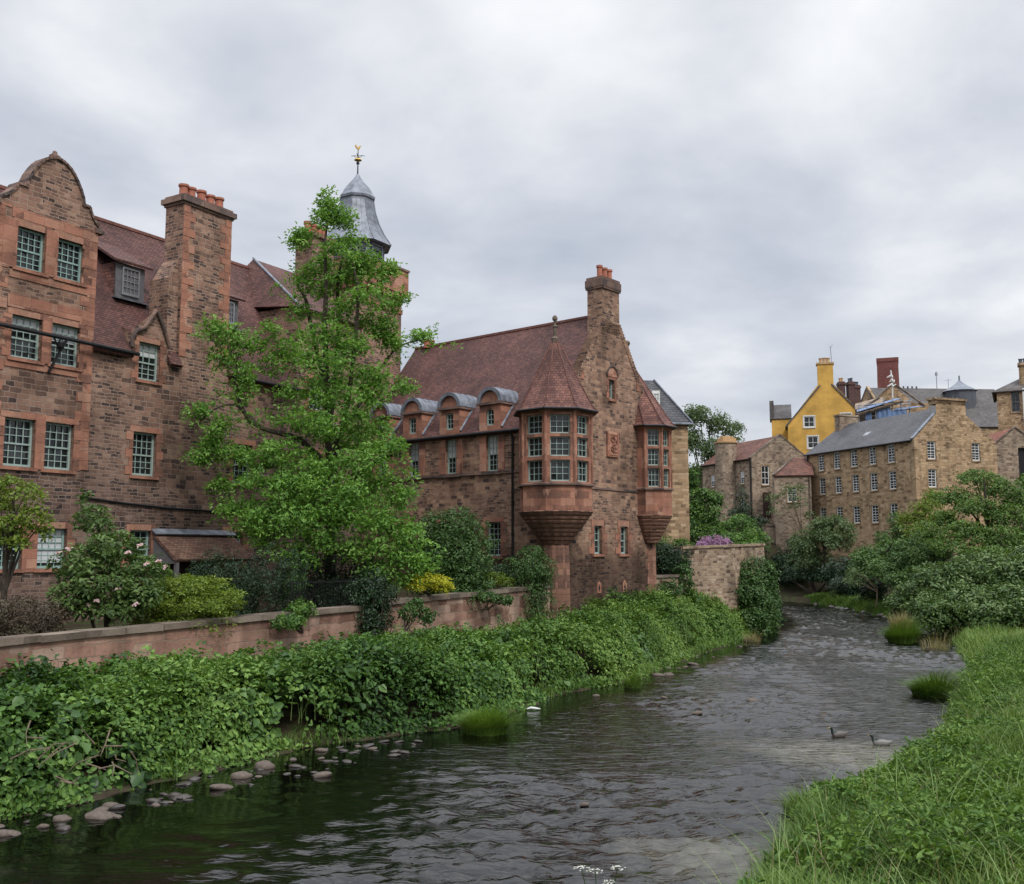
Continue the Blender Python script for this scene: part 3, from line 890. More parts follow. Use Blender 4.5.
st = MB()                                  # string courses and gutter
st.fbox(SD, 1.75, 14.4, -0.09, 0.01, 8.93, 9.06)
for t, _ in SW: st.fbox(SD, t - 0.62, t + 0.62, -0.13, 0.01, 8.9, 9.07)
st.fbox(G, 1.72, 7.5, -0.06, 0.01, 8.16, 8.26)
HB.part('string_course', st, ASHD)
gt = MB()
gt.tube([(-0.2, 1.75, EH - 0.16), (-0.2, 14.5, EH - 0.16)], 0.08, 8)
HB.part('gutter', gt, IRON)
dp = MB()
dp.tube([(-0.3, 2.62, EH - 0.15), (-0.12, 2.62, EH - 0.5), (-0.1, 2.62, 2.6)], 0.06, 8)
dp.tube([(-0.1, 2.62, 2.6), (-0.1, 2.62, 10.7)], 0.055, 8)
for z in (4.2, 5.8, 7.4, 9.2, 10.6): dp.lathe(-0.1, 2.62, [(0.06, z), (0.085, z + 0.01), (0.085, z + 0.12), (0.06, z + 0.13)], 8)
HB.part('downpipe', dp, IRON)
qn = MB()                                  # dressed stones at corners and round the dormer feet
for k in range(9):
    z = 11.35 + k * 0.33
    if z < 12.3: continue
    for xa, s_ in ((0.55 + (z - 12.0) / 5.05 * 3.5 + 0.14, 1), (8.72 - (z - 12.5) / 4.5 * 3.08 - 0.16, -1)):
        x_0, x_1 = sorted((xa, xa + s_ * (0.55 if k % 2 else 0.32)))
        qn.box(x_0, x_1, -0.025, 0.02, z + 0.006, z + 0.324)
HB.part('quoins', qn, ASH)
qn = MB()
for k in range(12):
    z = 8.3 + k * 0.33
    w_ = 0.55 if k % 2 else 0.32
    qn.box(7.55 - w_ * 0.3, 7.5 + 0.25, -0.026, 0.02, z + 0.005, z + 0.325)
HB.part('quoins', qn, ASH)
qn = MB()
for k in range(11):
    z = 1.4 + k * 0.38
    w_ = 0.7 if k % 2 else 0.45
    qn.box(GW - w_, GW + 0.02, -0.026, 0.3, z + 0.005, z + 0.375)
HB.part('quoins', qn, ASH)
for t, _ in SW:
    for s_ in (-1, 1):
        qn = MB()
        qn.fbox(SD, t + s_ * 0.62 - 0.22, t + s_ * 0.62 + 0.22, -0.034, 0.02, 9.1, EH - 0.32)
        HB.part('stone_pilaster', qn, ASH)

# carved panel: a frame with a raised scrolling leaf
pn = MB()
pn.box(4.3, 5.34, -0.1, 0.0, 9.9, 11.2)
pnl = HB.part('carved_panel', pn, ASH)
cr = MB()
cr.box(4.38, 5.26, -0.13, -0.1, 9.98, 10.06); cr.box(4.38, 5.26, -0.13, -0.1, 11.04, 11.12)
cr.box(4.38, 4.46, -0.13, -0.1, 10.06, 11.04); cr.box(5.18, 5.26, -0.13, -0.1, 10.06, 11.04)
for cx_, cz_, s_ in ((4.7, 10.35, 1), (4.95, 10.68, -1), (4.7, 10.85, 1), (4.98, 10.3, 1)):
    sp_ = [(cx_ + s_ * (0.03 + 0.022 * k) * math.cos(k * 0.7), -0.12, cz_ + (0.03 + 0.022 * k) * math.sin(k * 0.7)) for k in range(9)]
    cr.tube(sp_, [0.05 - 0.003 * k for k in range(9)], 6)
cr.tube([(4.82, -0.12, 10.1), (4.75, -0.13, 10.5), (4.9, -0.13, 10.75), (4.82, -0.12, 11.0)], 0.06, 6)
HB.part('carving', cr, ASH, pnl)
for x in (3.52, 5.82):                     # little diamond vents near the ground
    v = MB()
    v.prism(G, [(x - 0.17, 2.95), (x + 0.17, 2.95), (x + 0.17, 3.4), (x, 3.55), (x - 0.17, 3.4)], -0.03, 0.02)
    vo = HB.part('vent', v, ASH)
    v = MB()
    v.prism(G, [(x, 3.0), (x + 0.08, 3.2), (x, 3.4), (x - 0.08, 3.2)], -0.036, -0.031)
    HB.part('vent_opening', v, IRON, vo)

# barrel dormers over the eaves
for i, t in enumerate((4.2, 7.05, 9.85, 12.4)):
    d = MB()
    hl = [(t - 0.27, t + 0.27, 11.42, 12.3)]
    d.facade(Fr(-0.02, 0, 0, 1, 1, 0), [(EH - 0.1, t - 0.72, t + 0.72), (12.52, t - 0.72, t + 0.72)], hl, 0.15)
    for y in (t - 0.72, t + 0.72):
        d.face([(-0.02, y, EH - 0.1), (1.2, y, EH + 1.2 * SL - 0.1), (1.2, y, 12.52), (-0.02, y, 12.52)])
    arc = [(t + 0.62 * math.cos(a), 12.62 + 0.6 * math.sin(a)) for a in np.linspace(0, math.pi, 13)]
    d.prism(Fr(-0.02, 0, 0, 1, 1, 0), arc, 0.02, 0.2)
    dm = HB.part('dormer', d, ASH)
    c = MB()
    c.fbox(Fr(0, 0, 0, 1, 1, 0), t - 0.82, t + 0.82, -0.14, 1.2, 12.5, 12.63)
    HB.part('dormer_cornice', c, ASHD, dm)
    b = MB()
    oa = [(0.84 * math.cos(a), 0.8 * math.sin(a)) for a in np.linspace(0, math.pi, 15)]
    ia = [(0.64 * math.cos(a), 0.62 * math.sin(a)) for a in np.linspace(0, math.pi, 15)]
    for k in range(14):
        P = lambda q, x: (x, t + q[0], 12.62 + q[1])
        b.face([P(oa[k], -0.12), P(oa[k + 1], -0.12), P(oa[k + 1], 2.1), P(oa[k], 2.1)])
        b.face([P(oa[k], -0.12), P(oa[k + 1], -0.12), P(ia[k + 1], -0.12), P(ia[k], -0.12)])
        b.face([P(ia[k], -0.12), P(ia[k + 1], -0.12), P(ia[k + 1], 0.1), P(ia[k], 0.1)])
    for xr in (0.35, 0.8, 1.25):
        b.tube([(xr, t + 0.85 * math.cos(a), 12.62 + 0.81 * math.sin(a)) for a in np.linspace(0.05, math.pi - 0.05, 12)], 0.025, 5)
    HB.part('barrel_roof', b, LEAD, dm, smooth=True)
    f = MB()
    for y in (t - 0.76, t + 0.76):
        f.tube([(0.02, y, EH + 0.12), (0.98, y, EH + 0.98 * SL + 0.08)], 0.06, 5)
    HB.part('flashing', f, LEAD, dm)
    win(HB.root, Fr(-0.02, 0, 0, 1, 1, 0), t, 11.42, 0.54, 0.88, z0, 2, 3, SAGE, False, 0, None, 0, depth=0.08, seed=i)
    if i == 0:
        o_ = MB()                          # arched head of the nearest dormer's light
        for s_ in (-1, 1):
            o_.prism(Fr(-0.02, 0, 0, 1, 1, 0), [(t + s_ * 0.27, 12.3), (t + s_ * 0.27, 12.0)] + [(t + s_ * 0.27 * math.cos(a), 12.02 + 0.28 * math.sin(a)) for a in np.linspace(0.1, math.pi / 2, 6)], 0.0, 0.1)
        HB.part('arched_head', o_, ASH, dm)


def oriel(cx, cy, R, zz, apex_shift, label, faces, roof_b, tiers):
    """octagonal corner oriel: corbel rings, parapet, stone mullioned lights, bell-cast tiled cone, finial"""
    zb, zp, zl, zw, ze, za = zz             # corbel foot, parapet foot, ledge, sill, eaves, apex
    ph = math.pi / 8
    b = MB()
    b.lathe(cx, cy, [(R, zp), (R, zl)], 8, ph)
    ap = R * math.cos(ph)
    side = 2 * R * math.sin(ph)
    ww = side - 0.42 * side / 1.34
    cells = []
    for k in range(8):
        an = k * math.pi / 4
        fx = Fr(cx + ap * math.cos(an), cy + ap * math.sin(an), -math.sin(an), math.cos(an), -math.cos(an), -math.sin(an))
        hl = []
        if k in faces:
            hl = [(-ww / 2, ww / 2, z, z + h) for z, h in tiers]
        b.facade(fx, [(zl, -side / 2, side / 2), (ze, -side / 2, side / 2)], hl, 0.2)
        cells.append((k, fx))
    b.lathe(cx, cy, [(R + 0.04, ze - 0.22), (R + 0.1, ze - 0.12), (R + 0.1, ze), (R - 0.2, ze)], 8, ph)
    o = HB.part('oriel', b, ASH, label=label)
    m = MB()                                # mullion fins on the corners
    for k in range(8):
        a = ph + k * math.pi / 4
        m.tube([(cx + R * math.cos(a), cy + R * math.sin(a), zl + 0.05), (cx + R * math.cos(a), cy + R * math.sin(a), ze - 0.1)], 0.07, 6)
    HB.part('mullions', m, ASH, o)
    l = MB()
    l.lathe(cx, cy, [(R, zl - 0.02), (R + 0.13, zl), (R + 0.13, zl + 0.08), (R, zl + 0.12)], 8, ph)
    HB.part('ledge', l, ASHD, o)
    c = MB()
    nr = 8
    prof = []
    for i in range(nr):
        z_0, z_1 = zb + (zp - zb) * i / nr, zb + (zp - zb) * (i + 1) / nr
        r0 = 0.32 * R + (R * 1.0 - 0.32 * R) * ((i + 0.6) / nr) ** 0.9
        prof += [(r0 - 0.07, z_0), (r0 - 0.02, z_0 + 0.03), (r0 + 0.03, z_0 + (z_1 - z_0) * 0.6), (r0 + 0.03, z_1 - 0.02)]
    prof += [(R + 0.03, zp - 0.02), (R, zp + 0.02)]
    c.lathe(cx, cy, prof, 16, ph / 2)
    HB.part('corbel', c, ASHM, o)
    r = MB()
    R2 = R + 0.28
    pf = [(R2, ze - 0.05), (R2 * 0.9, ze + 0.16), (R2 * 0.78, ze + 0.62)]
    for q in (0.2, 0.4, 0.6, 0.8, 1.0):
        pf.append((R2 * 0.78 * (1 - q) + 0.09 * q, ze + 0.62 + (za - ze - 0.62) * q))
    shf = [(apex_shift[0] * (z - ze + 0.05) / (za - ze), apex_shift[1] * (z - ze + 0.05) / (za - ze)) for _, z in pf]
    r.lathe(cx, cy, pf, 8, ph, shift=shf)
    r.lathe(cx, cy, [(R2, ze - 0.05), (R2 - 0.04, ze - 0.13), (R - 0.1, ze - 0.08)], 8, ph)
    HB.part('oriel_roof', r, TILE_C, o)
    hp = MB()
    for k in range(8):
        a = ph + k * math.pi / 4
        hp.tube([(cx + s_[0] + rr * math.cos(a), cy + s_[1] + rr * math.sin(a), z) for (rr, z), s_ in zip(pf, shf)], 0.045, 5)
    HB.part('hip_tiles', hp, TILE_C, o)
    gu = MB()
    for k in range(8):
        a, a2 = ph + k * math.pi / 4, ph + (k + 1) * math.pi / 4
        gu.tube([(cx + (R2 + 0.03) * math.cos(a), cy + (R2 + 0.03) * math.sin(a), ze - 0.09), (cx + (R2 + 0.03) * math.cos(a2), cy + (R2 + 0.03) * math.sin(a2), ze - 0.09)], 0.06, 6)
    HB.part('oriel_gutter', gu, IRON, o)
    f = MB()
    fx_, fy_ = cx + shf[-1][0], cy + shf[-1][1]
    f.lathe(fx_, fy_, [(0.2, za - 0.25), (0.2, za + 0.02), (0.1, za + 0.1), (0.09, za + 0.55), (0.14, za + 0.6), (0.07, za + 0.68), (0.06, za + 0.86), (0.13, za + 0.95), (0.14, za + 1.04), (0.08, za + 1.14), (0.0, za + 1.18)], 10)
    HB.part('finial', f, COPING, o, smooth=True)
    for k, fx in cells:
        if k not in faces: continue
        for j, (z, h) in enumerate(tiers):
            win(HB.root, fx, 0, z, ww, h, z0, 3, 3, SAGE, False, 0, None, 0, depth=0.14, seed=k + j, bar=0.025, fr=0.05)
    return o


T1 = [(8.28, 1.0), (9.45, 0.92), (10.52, 0.9)]
# outward side numbers: 4 looks along the river side, 5 the corner, 6 the gable front
oriel(0, 0, 1.78, (5.35, 6.9, 8.1, 8.2, 11.75, 15.35), (0, 0), 'large corner oriel with red conical roof', (4, 5, 6, 3, 7), None, T1)
oriel(8.3, -0.05, 1.2, (5.45, 6.95, 8.3, 8.4, 11.8, 15.6), (-0.1, 1.2), 'smaller right hand oriel with leaning conical roof', (5, 6, 7, 0), None, [(8.45, 1.0), (9.6, 0.9), (10.65, 0.9)])
pi = MB()                                  # red pier under the corbel
pi.lathe(0, 0, [(0.7, 1.2), (0.66, 5.0), (0.62, 5.4), (0.5, 5.6)], 8, math.pi / 8)
HB.part('corner_pier', pi, ASHM)
pi = MB()
pi.lathe(GW - 0.28, 0.2, [(0.42, 1.2), (0.42, 5.2), (0.36, 5.55)], 8, math.pi / 8)
HB.part('corner_pier', pi, ASHM)

# ---------------------------------------------------------------- stone block with mansard behind the hall
p = at(655, 440, 63)
q = at(690, 440, 63)
MBK = Thing('mansard_building', 'honey stone building with grey slate mansard and white dormer, just behind the hall gable', 'building', p.x - 1.5, 63, 3.0, math.radians(8))
z0 = MBK.z0
w_ = q.x - p.x + 1.5
m = MB()
m.box(0, w_, 0, 9, 3.0, 13.2, 'tb')
MBK.part('wall', m, RUB_Y)
m = MB()
m.slab([(-0.2, -0.2, 13.15), (w_ + 0.25, -0.2, 13.15), (w_ - 1.75, 1.6, 16.2), (0.4, 1.6, 16.2)], 0.12)
m.slab([(w_ + 0.25, -0.2, 13.15), (w_ + 0.25, 9.2, 13.15), (w_ - 1.75, 7.4, 16.2), (w_ - 1.75, 1.6, 16.2)], 0.12)
m.slab([(0.4, 1.6, 16.2), (w_ - 1.75, 1.6, 16.2), (w_ - 1.75, 7.4, 16.2), (0.4, 7.4, 16.2)], 0.1)
mr = MBK.part('roof', m, SLATE)
m = MB()
m.tube([(w_ + 0.27, -0.22, 13.2), (w_ - 1.73, 1.58, 16.25)], 0.06, 6)
m.tube([(-0.2, -0.25, 13.12), (w_ + 0.27, -0.25, 13.12)], 0.07, 6)
MBK.part('lead_hip', m, LEAD, mr)
m = MB()
m.box(w_ - 2.25, w_ - 1.75, 0.2, 1.3, 13.95, 15.3)
dm = MBK.part('dormer', m, WHITE)
win(MBK.root, Fr(0, 0.12, 1, 0, 0, 1), w_ - 2.0, 14.05, 0.42, 1.1, z0, 2, 2, WHITE, True, 0, None, 1.0, depth=0.0)
# ---------------------------------------------------------------- houses up the river
def house_windows(T, F, lst, z0, w=1.05, h=1.85, mat=None, cols=3, rows=2, blind=0.0):
    for i, (a, z) in enumerate(lst):
        win(T.root, F, a, z, w, h, z0, cols, rows, mat or WHITE, True, 0.14, RUB_Y, blind if i % 3 == 0 else 0, depth=0.07, bar=0.045, fr=0.09, toothed=False, seed=i)


HZ = 2.5
SH = Thing('stone_house', 'three storey golden rubble house with grey slate roof and white sash windows, far bank', 'house', 40.06, 99, HZ, rot_for(69.1))
z0 = HZ
GF = ID                                  # gable faces -y, long side faces -x
LF = Fr(0, 0, 0, 1, 1, 0)
gw, ln, ev, ap = 10.75, 17.0, 16.25, 19.9
def sc_(v): return 5 + (v - 5) * 1.1
m = MB()
lw = [(a * 1.1, sc_(z)) for a, z in ((13.13, 13.28), (10.7, 13.28), (8.16, 13.3), (5.53, 13.3), (3.03, 13.28), (13.05, 10.85), (10.6, 10.84), (8.05, 10.84), (5.47, 10.82), (2.95, 10.8), (13.1, 7.8), (10.53, 7.8), (8.06, 7.78), (5.5, 7.76), (2.93, 7.8))]
gwn = [(2.13, sc_(13.41)), (2.1, sc_(10.84)), (7.92, sc_(13.43))]
m.facade(LF, [(HZ, 0, ln), (ev, 0, ln)], [hole(a, z, 1.02, 1.85) for a, z in lw], 0.12)
m.facade(GF, [(HZ, 0, gw), (ev, 0, gw), (18.9, 2.95, 6.85), (20.3, 2.98, 6.85)], [hole(a, z, 1.05, 1.8) for a, z in gwn], 0.12)
m.face([(gw, 0, HZ), (gw, ln, HZ), (gw, ln, ev), (gw, 0, ev)])
m.face([(0, ln, HZ), (gw, ln, HZ), (gw, ln, ev), (gw / 2, ln, ap), (0, ln, ev)])
m.face([(0, .4, ev), (gw, .4, ev), (6.85, .4, 18.85), (2.95, .4, 18.85)])
SH.part('wall', m, RUB_Y)
m = MB()
m.slab([(-0.25, 0.3, ev - 0.15), (-0.25, ln + 0.2, ev - 0.15), (gw / 2, ln + 0.2, ap), (gw / 2, 0.3, ap)], 0.12)
m.slab([(gw + 0.25, 0.3, ev - 0.15), (gw + 0.25, ln + 0.2, ev - 0.15), (gw / 2, ln + 0.2, ap), (gw / 2, 0.3, ap)], 0.12)
r = SH.part('roof', m, SLATE)
m = MB()
m.slab([(-0.1, 0.1, ev + 0.05), (-0.1, 0.5, ev + 0.05), (2.95, 0.5, 19.0), (2.95, 0.1, 19.0)], 0.1)
m.slab([(gw + 0.1, 0.1, ev + 0.05), (gw + 0.1, 0.5, ev + 0.05), (6.85, 0.5, 19.0), (6.85, 0.1, 19.0)], 0.1)
SH.part('skew', m, LEAD, r)
m = MB()
m.slab([(1.9, 9.2, 17.55), (1.9, 10.0, 17.55), (2.7, 10.0, 18.1), (2.7, 9.2, 18.1)], 0.05)
SH.part('skylight', m, STEEL, r)
m = MB()
m.box(2.95, 6.85, -0.0, 1.0, 19.9, 20.35, 'b')
m.box(2.75, 7.0, -0.12, 1.1, 20.35, 20.55)
c = SH.part('chimney', m, RUB_Y)
pots(SH, (5.6, 6.2), 0.5, 20.5, 0.45, 0.2, LEADD, c)
m = MB()
m.box(gw / 2 - 1.3, gw / 2 + 1.3, ln - 1.0, ln - 0.05, 18.5, 20.75)
m.box(gw / 2 - 1.4, gw / 2 + 1.4, ln - 1.1, ln + 0.05, 20.75, 20.95)
c = SH.part('chimney', m, RUB_G)
m = MB()
m.tube([(-0.3, 0.2, ev - 0.2), (-0.3, ln, ev - 0.2)], 0.08, 6)
m.tube([(-0.12, ln - 0.3, ev - 0.3), (-0.12, ln - 0.3, HZ)], 0.08, 6)
SH.part('gutter', m, IRON)
house_windows(SH, LF, lw, z0, 1.02, 1.85, cols=2, rows=3)
house_windows(SH, GF, gwn, z0, 1.05, 1.8, cols=2, rows=3)

# small red roofed wing on the end of the stone house
pw = at(774, 470, 113)
WG = Thing('wing_house', 'low stone wing with dark red tiled roof, between golden house and gabled cottage', 'house', pw.x, 113, 2.5, math.radians(-12))
m = MB()
ww = 4.0
m.facade(ID, [(2.5, 0, ww), (13.75, 0, ww)], [hole(1.9, 10.6, 1.0, 1.7)], 0.12)
m.box(0.001, ww, 0.01, 5, 2.5, 13.75, 'fb')
WG.part('wall', m, RUB_G)
m = MB()
m.slab([(-0.2, -0.25, 13.6), (ww + 0.3, -0.25, 13.6), (ww + 0.3, 3.2, 15.9), (2.3, 3.2, 15.9)], 0.15)
WG.part('roof', m, PANT_D)
m = MB()
m.slab([(-0.25, -0.3, 13.7), (0.1, -0.3, 13.75), (2.5, 3.2, 16.0), (2.25, 3.2, 16.0)], 0.08)
m.tube([(ww - 0.2, -0.1, 13.4), (ww - 0.2, -0.1, 3)], 0.07, 6)
WG.part('skew', m, COPING)
win(WG.root, ID, 1.9, 10.6, 1.0, 1.7, 2.5, 2, 3, WHITE, True, 0.14, RUB_Y, 0, depth=0.07, bar=0.045, fr=0.09, toothed=False)

# gabled cottage with round stair turret
pc_ = at(751.5, 458, 119)
GH = Thing('gabled_cottage', 'grey brown rubble cottage with red tiled roof and a round stair turret', 'house', pc_.x, 119, 2.5, rot_for(69.1))
z0 = 2.5
gw, ln, ev, ap = 8.3, 11.0, 16.2, 19.0
m = MB()
m.facade(GF, [(2.5, 0, gw), (ev, 0, gw), (ap, gw / 2 - 0.02, gw / 2 + 0.02)], [(1.35, 2.45, 13.0, 15.3), (1.45, 2.6, 9.0, 12.1)], 0.14)
m.facade(LF, [(2.5, 0, ln), (ev, 0, ln)], [hole(2.0, 13.2, 0.9, 1.6), hole(2.1, 9.6, 0.9, 1.9), hole(8.6, 13.2, 0.9, 1.6)], 0.12)
m.face([(0, ln, 2.5), (gw, ln, 2.5), (gw, ln, ev), (gw / 2, ln, ap), (0, ln, ev)])
m.face([(gw, 0, 2.5), (gw, ln, 2.5), (gw, ln, ev), (gw, 0, ev)])
GH.part('wall', m, RUB_G)
m = MB()
m.slab([(-0.25, 0.25, ev - 0.15), (-0.25, ln + 0.2, ev - 0.15), (gw / 2, ln + 0.2, ap + 0.05), (gw / 2, 0.25, ap + 0.05)], 0.15)
m.slab([(gw + 0.25, 0.25, ev - 0.15), (gw + 0.25, ln + 0.2, ev - 0.15), (gw / 2, ln + 0.2, ap + 0.05), (gw / 2, 0.25, ap + 0.05)], 0.15)
r = GH.part('roof', m, PANT_D)
m = MB()
m.slab([(-0.2, -0.05, ev + 0.05), (-0.2, 0.4, ev + 0.05), (gw / 2, 0.4, ap + 0.25), (gw / 2, -0.05, ap + 0.25)], 0.16)
m.slab([(gw + 0.2, -0.05, ev + 0.05), (gw + 0.2, 0.4, ev + 0.05), (gw / 2, 0.4, ap + 0.25), (gw / 2, -0.05, ap + 0.25)], 0.16)
GH.part('skew', m, COPING, r)
m = MB()
m.tube([(-0.12, 0.15, ev - 0.2), (-0.12, 0.15, 3)], 0.08, 6)
m.tube([(-0.3, 0.15, ev - 0.15), (-0.3, ln, ev - 0.15)], 0.08, 6)
GH.part('downpipe', m, IRON)
m = MB()
m.box(1.52, 2.52, 0.06, 0.12, 9.0, 12.1)
GH.part('door', m, DOORP)
win(GH.root, GF, 1.9, 13.0, 1.1, 2.3, z0, 2, 3, WHITE, False, 0.12, RUB_Y, 0, depth=0.07, bar=0.06, fr=0.1, toothed=False)
for t, z, h in ((2.0, 13.2, 1.6), (2.1, 9.6, 1.9), (8.6, 13.2, 1.6)):
    win(GH.root, LF, t, z, 0.9, h, z0, 2, 3, WHITE, True, 0.12, RUB_Y, 0.5, depth=0.06, bar=0.045, fr=0.09, toothed=False)
m = MB()
m.lathe(-0.5, 4.7, [(1.4, 2.5), (1.36, 9), (1.32, 18.3)], 20)
tu = GH.part('stair_turret', m, RUB_G, smooth=True)
m = MB()
m.lathe(-0.5, 4.7, [(1.42, 18.3), (1.46, 18.36), (1.46, 18.5), (0, 18.55)], 20)
m.box(-1.3, 0.6, 4.0, 5.4, 18.5, 19.0)
GH.part('turret_cap', m, POTY, tu)
m = MB()
m.box(-1.1, 0.4, 4.3, 5.1, 19.0, 19.25)
GH.part('buff_coping', m, POTY, tu)

# ochre house up the slope
p0, p1 = at(788, 430, 140), at(861, 430, 140)
OH = Thing('ochre_house', 'tall bright ochre yellow house with steep gable and chimney, above the stone houses', 'house', p0.x, 140, 6, math.radians(-15))
z0 = 6
gw = (p1.x - p0.x) * 1.06
def lz(y, Y=140): return at(824, y, Y).z
GA = gw * 0.48
ow = [hole(at(808.5, 430, 140).x - p0.x, lz(428), 1.45, 1.55), hole(at(843.5, 430, 140).x - p0.x, lz(426), 1.4, 1.5), hole(at(811.5, 430, 140).x - p0.x, lz(449), 1.45, 1.7)]
m = MB()
m.facade(ID, [(6, 0, gw), (lz(424), 0, gw), (lz(386), GA - 1.0, GA + 1.1), (lz(366), GA - 1.0, GA + 1.1)], ow, 0.14)
m.face([(0, 0, 6), (0, 8, 6), (0, 8, lz(424)), (0, 0, lz(424))])
m.face([(gw, 0, 6), (gw, 8, 6), (gw, 8, lz(424)), (gw, 0, lz(424))])
m.face([(GA - 1, 0, lz(386)), (GA - 1, 1.3, lz(386)), (GA - 1, 1.3, lz(366)), (GA - 1, 0, lz(366))])
m.face([(GA + 1.1, 0, lz(386)), (GA + 1.1, 1.3, lz(386)), (GA + 1.1, 1.3, lz(366)), (GA + 1.1, 0, lz(366))])
m.face([(GA - 1, 0, lz(366)), (GA + 1.1, 0, lz(366)), (GA + 1.1, 1.3, lz(366)), (GA - 1, 1.3, lz(366))])
OH.part('wall', m, OCHRE)
m = MB()
zt = lz(388)
m.slab([(-0.35, -0.12, lz(426)), (-0.35, 8.2, lz(426)), (GA, 8.2, lz(380)), (GA, 0.4, lz(380)), (GA - 1.0, -0.12, lz(388))], 0.2)
m.slab([(gw + 0.3, -0.12, lz(426)), (gw + 0.3, 8.2, lz(426)), (GA, 8.2, lz(380)), (GA, 0.4, lz(380)), (GA + 1.1, -0.12, lz(387))], 0.2)
OH.part('roof', m, SLATE_B)
m = MB()
m.box(GA - 1.15, GA + 1.25, -0.12, 1.45, lz(366), lz(366) + 0.25)
c = OH.part('chimney_cap', m, POTY)
pots(OH, (GA - 0.5, GA, GA + 0.5), 0.6, lz(364.5), 0.75, 0.25, POTY, c)
for a0_, a1_, za, zb in ow:
    win(OH.root, ID, (a0_ + a1_) / 2, za, a1_ - a0_, zb - za, z0, 2, 1, WHITE, True, 0.12, WHITE, 0, depth=0.06, bar=0.06, fr=0.12, toothed=False)
m = MB()
xw = at(765, 430, 144).x - p0.x
m.box(xw, 0.5, 4, 9.5, 6, lz(418, 144))
w2 = OH.part('side_wing', m, OCHRE)
m = MB()
m.slab([(xw - 0.2, 3.8, lz(418.5, 144)), (0.6, 3.8, lz(418.5, 144)), (0.6, 6.8, lz(405, 147)), (xw - 0.2, 6.8, lz(405, 147))], 0.15)
m.box(xw - 0.25, xw + 0.35, 3.9, 9, lz(418, 144), lz(403.5, 147))
OH.part('wing_roof', m, SLATE_B, w2)
m = MB()
m.tube([(GA + 1.0, 0.5, lz(366)), (GA + 0.85, 0.5, lz(348))], 0.05, 5)
m.tube([(GA + 0.85, 0.5, lz(350)), (GA + 1.15, 0.5, lz(346))], 0.03, 5)
OH.part('aerial', m, STEEL)

# dark chimney stacks behind the ochre house
p = at(848, 400, 150)
CS = Thing('chimney_house', 'dark clustered chimney stacks on a slate roofed house behind the ochre gable', 'house', p.x, 150, 8)
z0 = 8
def cz(y): return at(848, y, 150).z
m = MB()
m.box(-3.5, 5.5, 0.5, 8, 8, cz(412))
CS.part('wall', m, RUB_G)
m = MB()
m.slab([(-3.6, 0.3, cz(413)), (5.7, 0.3, cz(413)), (5.7, 4.2, cz(398)), (-3.6, 4.2, cz(398))], 0.15)
CS.part('roof', m, SLATE_B)
for xa, xb, yt in ((-1.1, -0.2, 381), (0.3, 1.25, 381), (1.26, 2.1, 384.5)):
    m = MB()
    m.box(xa, xb, 0.4, 1.6, cz(414), cz(yt))
    m.box(xa - 0.08, xb + 0.08, 0.3, 1.7, cz(yt) - 0.5, cz(yt) - 0.2)
    c = CS.part('chimney', m, BRICK_D)
    pots(CS, (xa + 0.3, xb - 0.3), 1.0, cz(yt), 0.6, 0.2, POTY if xa < -1 else LEADD, c)

# red brick mill stack
p = at(888, 375, 152)
def bz(y): return at(887, y, 152).z
MS = Thing('brick_chimney', 'broad square red brick mill chimney rising behind scaffolded roofs', 'chimney', p.x, 152, 8, math.radians(-21))
m = MB()
m.lathe(0, 0, [(2.45, 8), (2.2, bz(380)), (2.15, bz(363))], 4, math.pi / 4)
MS.part('stack', m, BRICK)
m = MB()
m.lathe(0, 0, [(2.17, bz(364)), (2.26, bz(363)), (2.26, bz(359.5)), (1.6, bz(359.5))], 4, math.pi / 4)
MS.part('stack_rim', m, BRICK)

# long slate mill with a domed ventilator
p = at(890, 420, 136)
def mz(y, Y=136): return at(930, y, Y).z
ML = Thing('slate_roofed_mill', 'long tan stone mill under a broad grey slate roof with a domed ventilator', 'building', p.x, 136, 6, math.radians(4))
z0 = 6
x1 = at(1030, 420, 136).x - p.x
m = MB()
m.box(0, x1, 0, 16, 6, mz(425), 'tb')
m.prism(Fr(-0.05, 0, 0, 1, 1, 0), [(0, 6), (0, mz(425)), (7, mz(386, 143)), (14, mz(425)), (14, 6)], 0, 0.3)
ML.part('wall', m, RUB_Y)
m = MB()
m.slab([(-0.1, -0.3, mz(426)), (x1, -0.3, mz(426)), (x1, 7.2, mz(387.5, 143)), (-0.1, 7.2, mz(387.5, 143))], 0.2)
m.slab([(-0.1, 14.7, mz(426)), (x1, 14.7, mz(426)), (x1, 7.2, mz(387.5, 143)), (-0.1, 7.2, mz(387.5, 143))], 0.2)
ro_ = ML.part('roof', m, SLATE_B)
m = MB()
m.prism(ID, [(-4.6, mz(424)), (2.6, mz(424)), (2.7, mz(407)), (-0.4, mz(387)), (-4.2, mz(412))], -2.2, -1.9)
m.prism(ID, [(2.6, mz(420)), (4.4, mz(410)), (4.6, mz(405)), (2.6, mz(405))], -2.2, -0.4)
g_ = ML.part('gable', m, RUB_Y)
m = MB()
for a, b in (((-5.2, -2.3, mz(415)), (-0.4, -2.3, mz(386))), ((-0.4, -2.3, mz(386)), (3.9, -2.3, mz(408)))):
    m.tube([a, b], 0.13, 6)
ML.part('skew', m, COPING, g_)
cx_ = at(966, 390, 141).x - p.x
m = MB()
zb = mz(392.5, 141)
m.lathe(cx_, 5.2, [(2.1, zb - 3.6), (2.1, zb + 0.35)], 12)
dv_ = ML.part('ventilator', m, LEADD)
m = MB()
m.lathe(cx_, 5.2, [(2.35, zb + 0.3), (2.25, zb + 0.4), (1.3, zb + 0.95), (0.5, zb + 1.5), (0.25, zb + 1.8), (0.12, zb + 1.9), (0.1, zb + 2.6), (0, zb + 2.7)], 16)
ML.part('dome', m, LEAD, dv_, smooth=True)
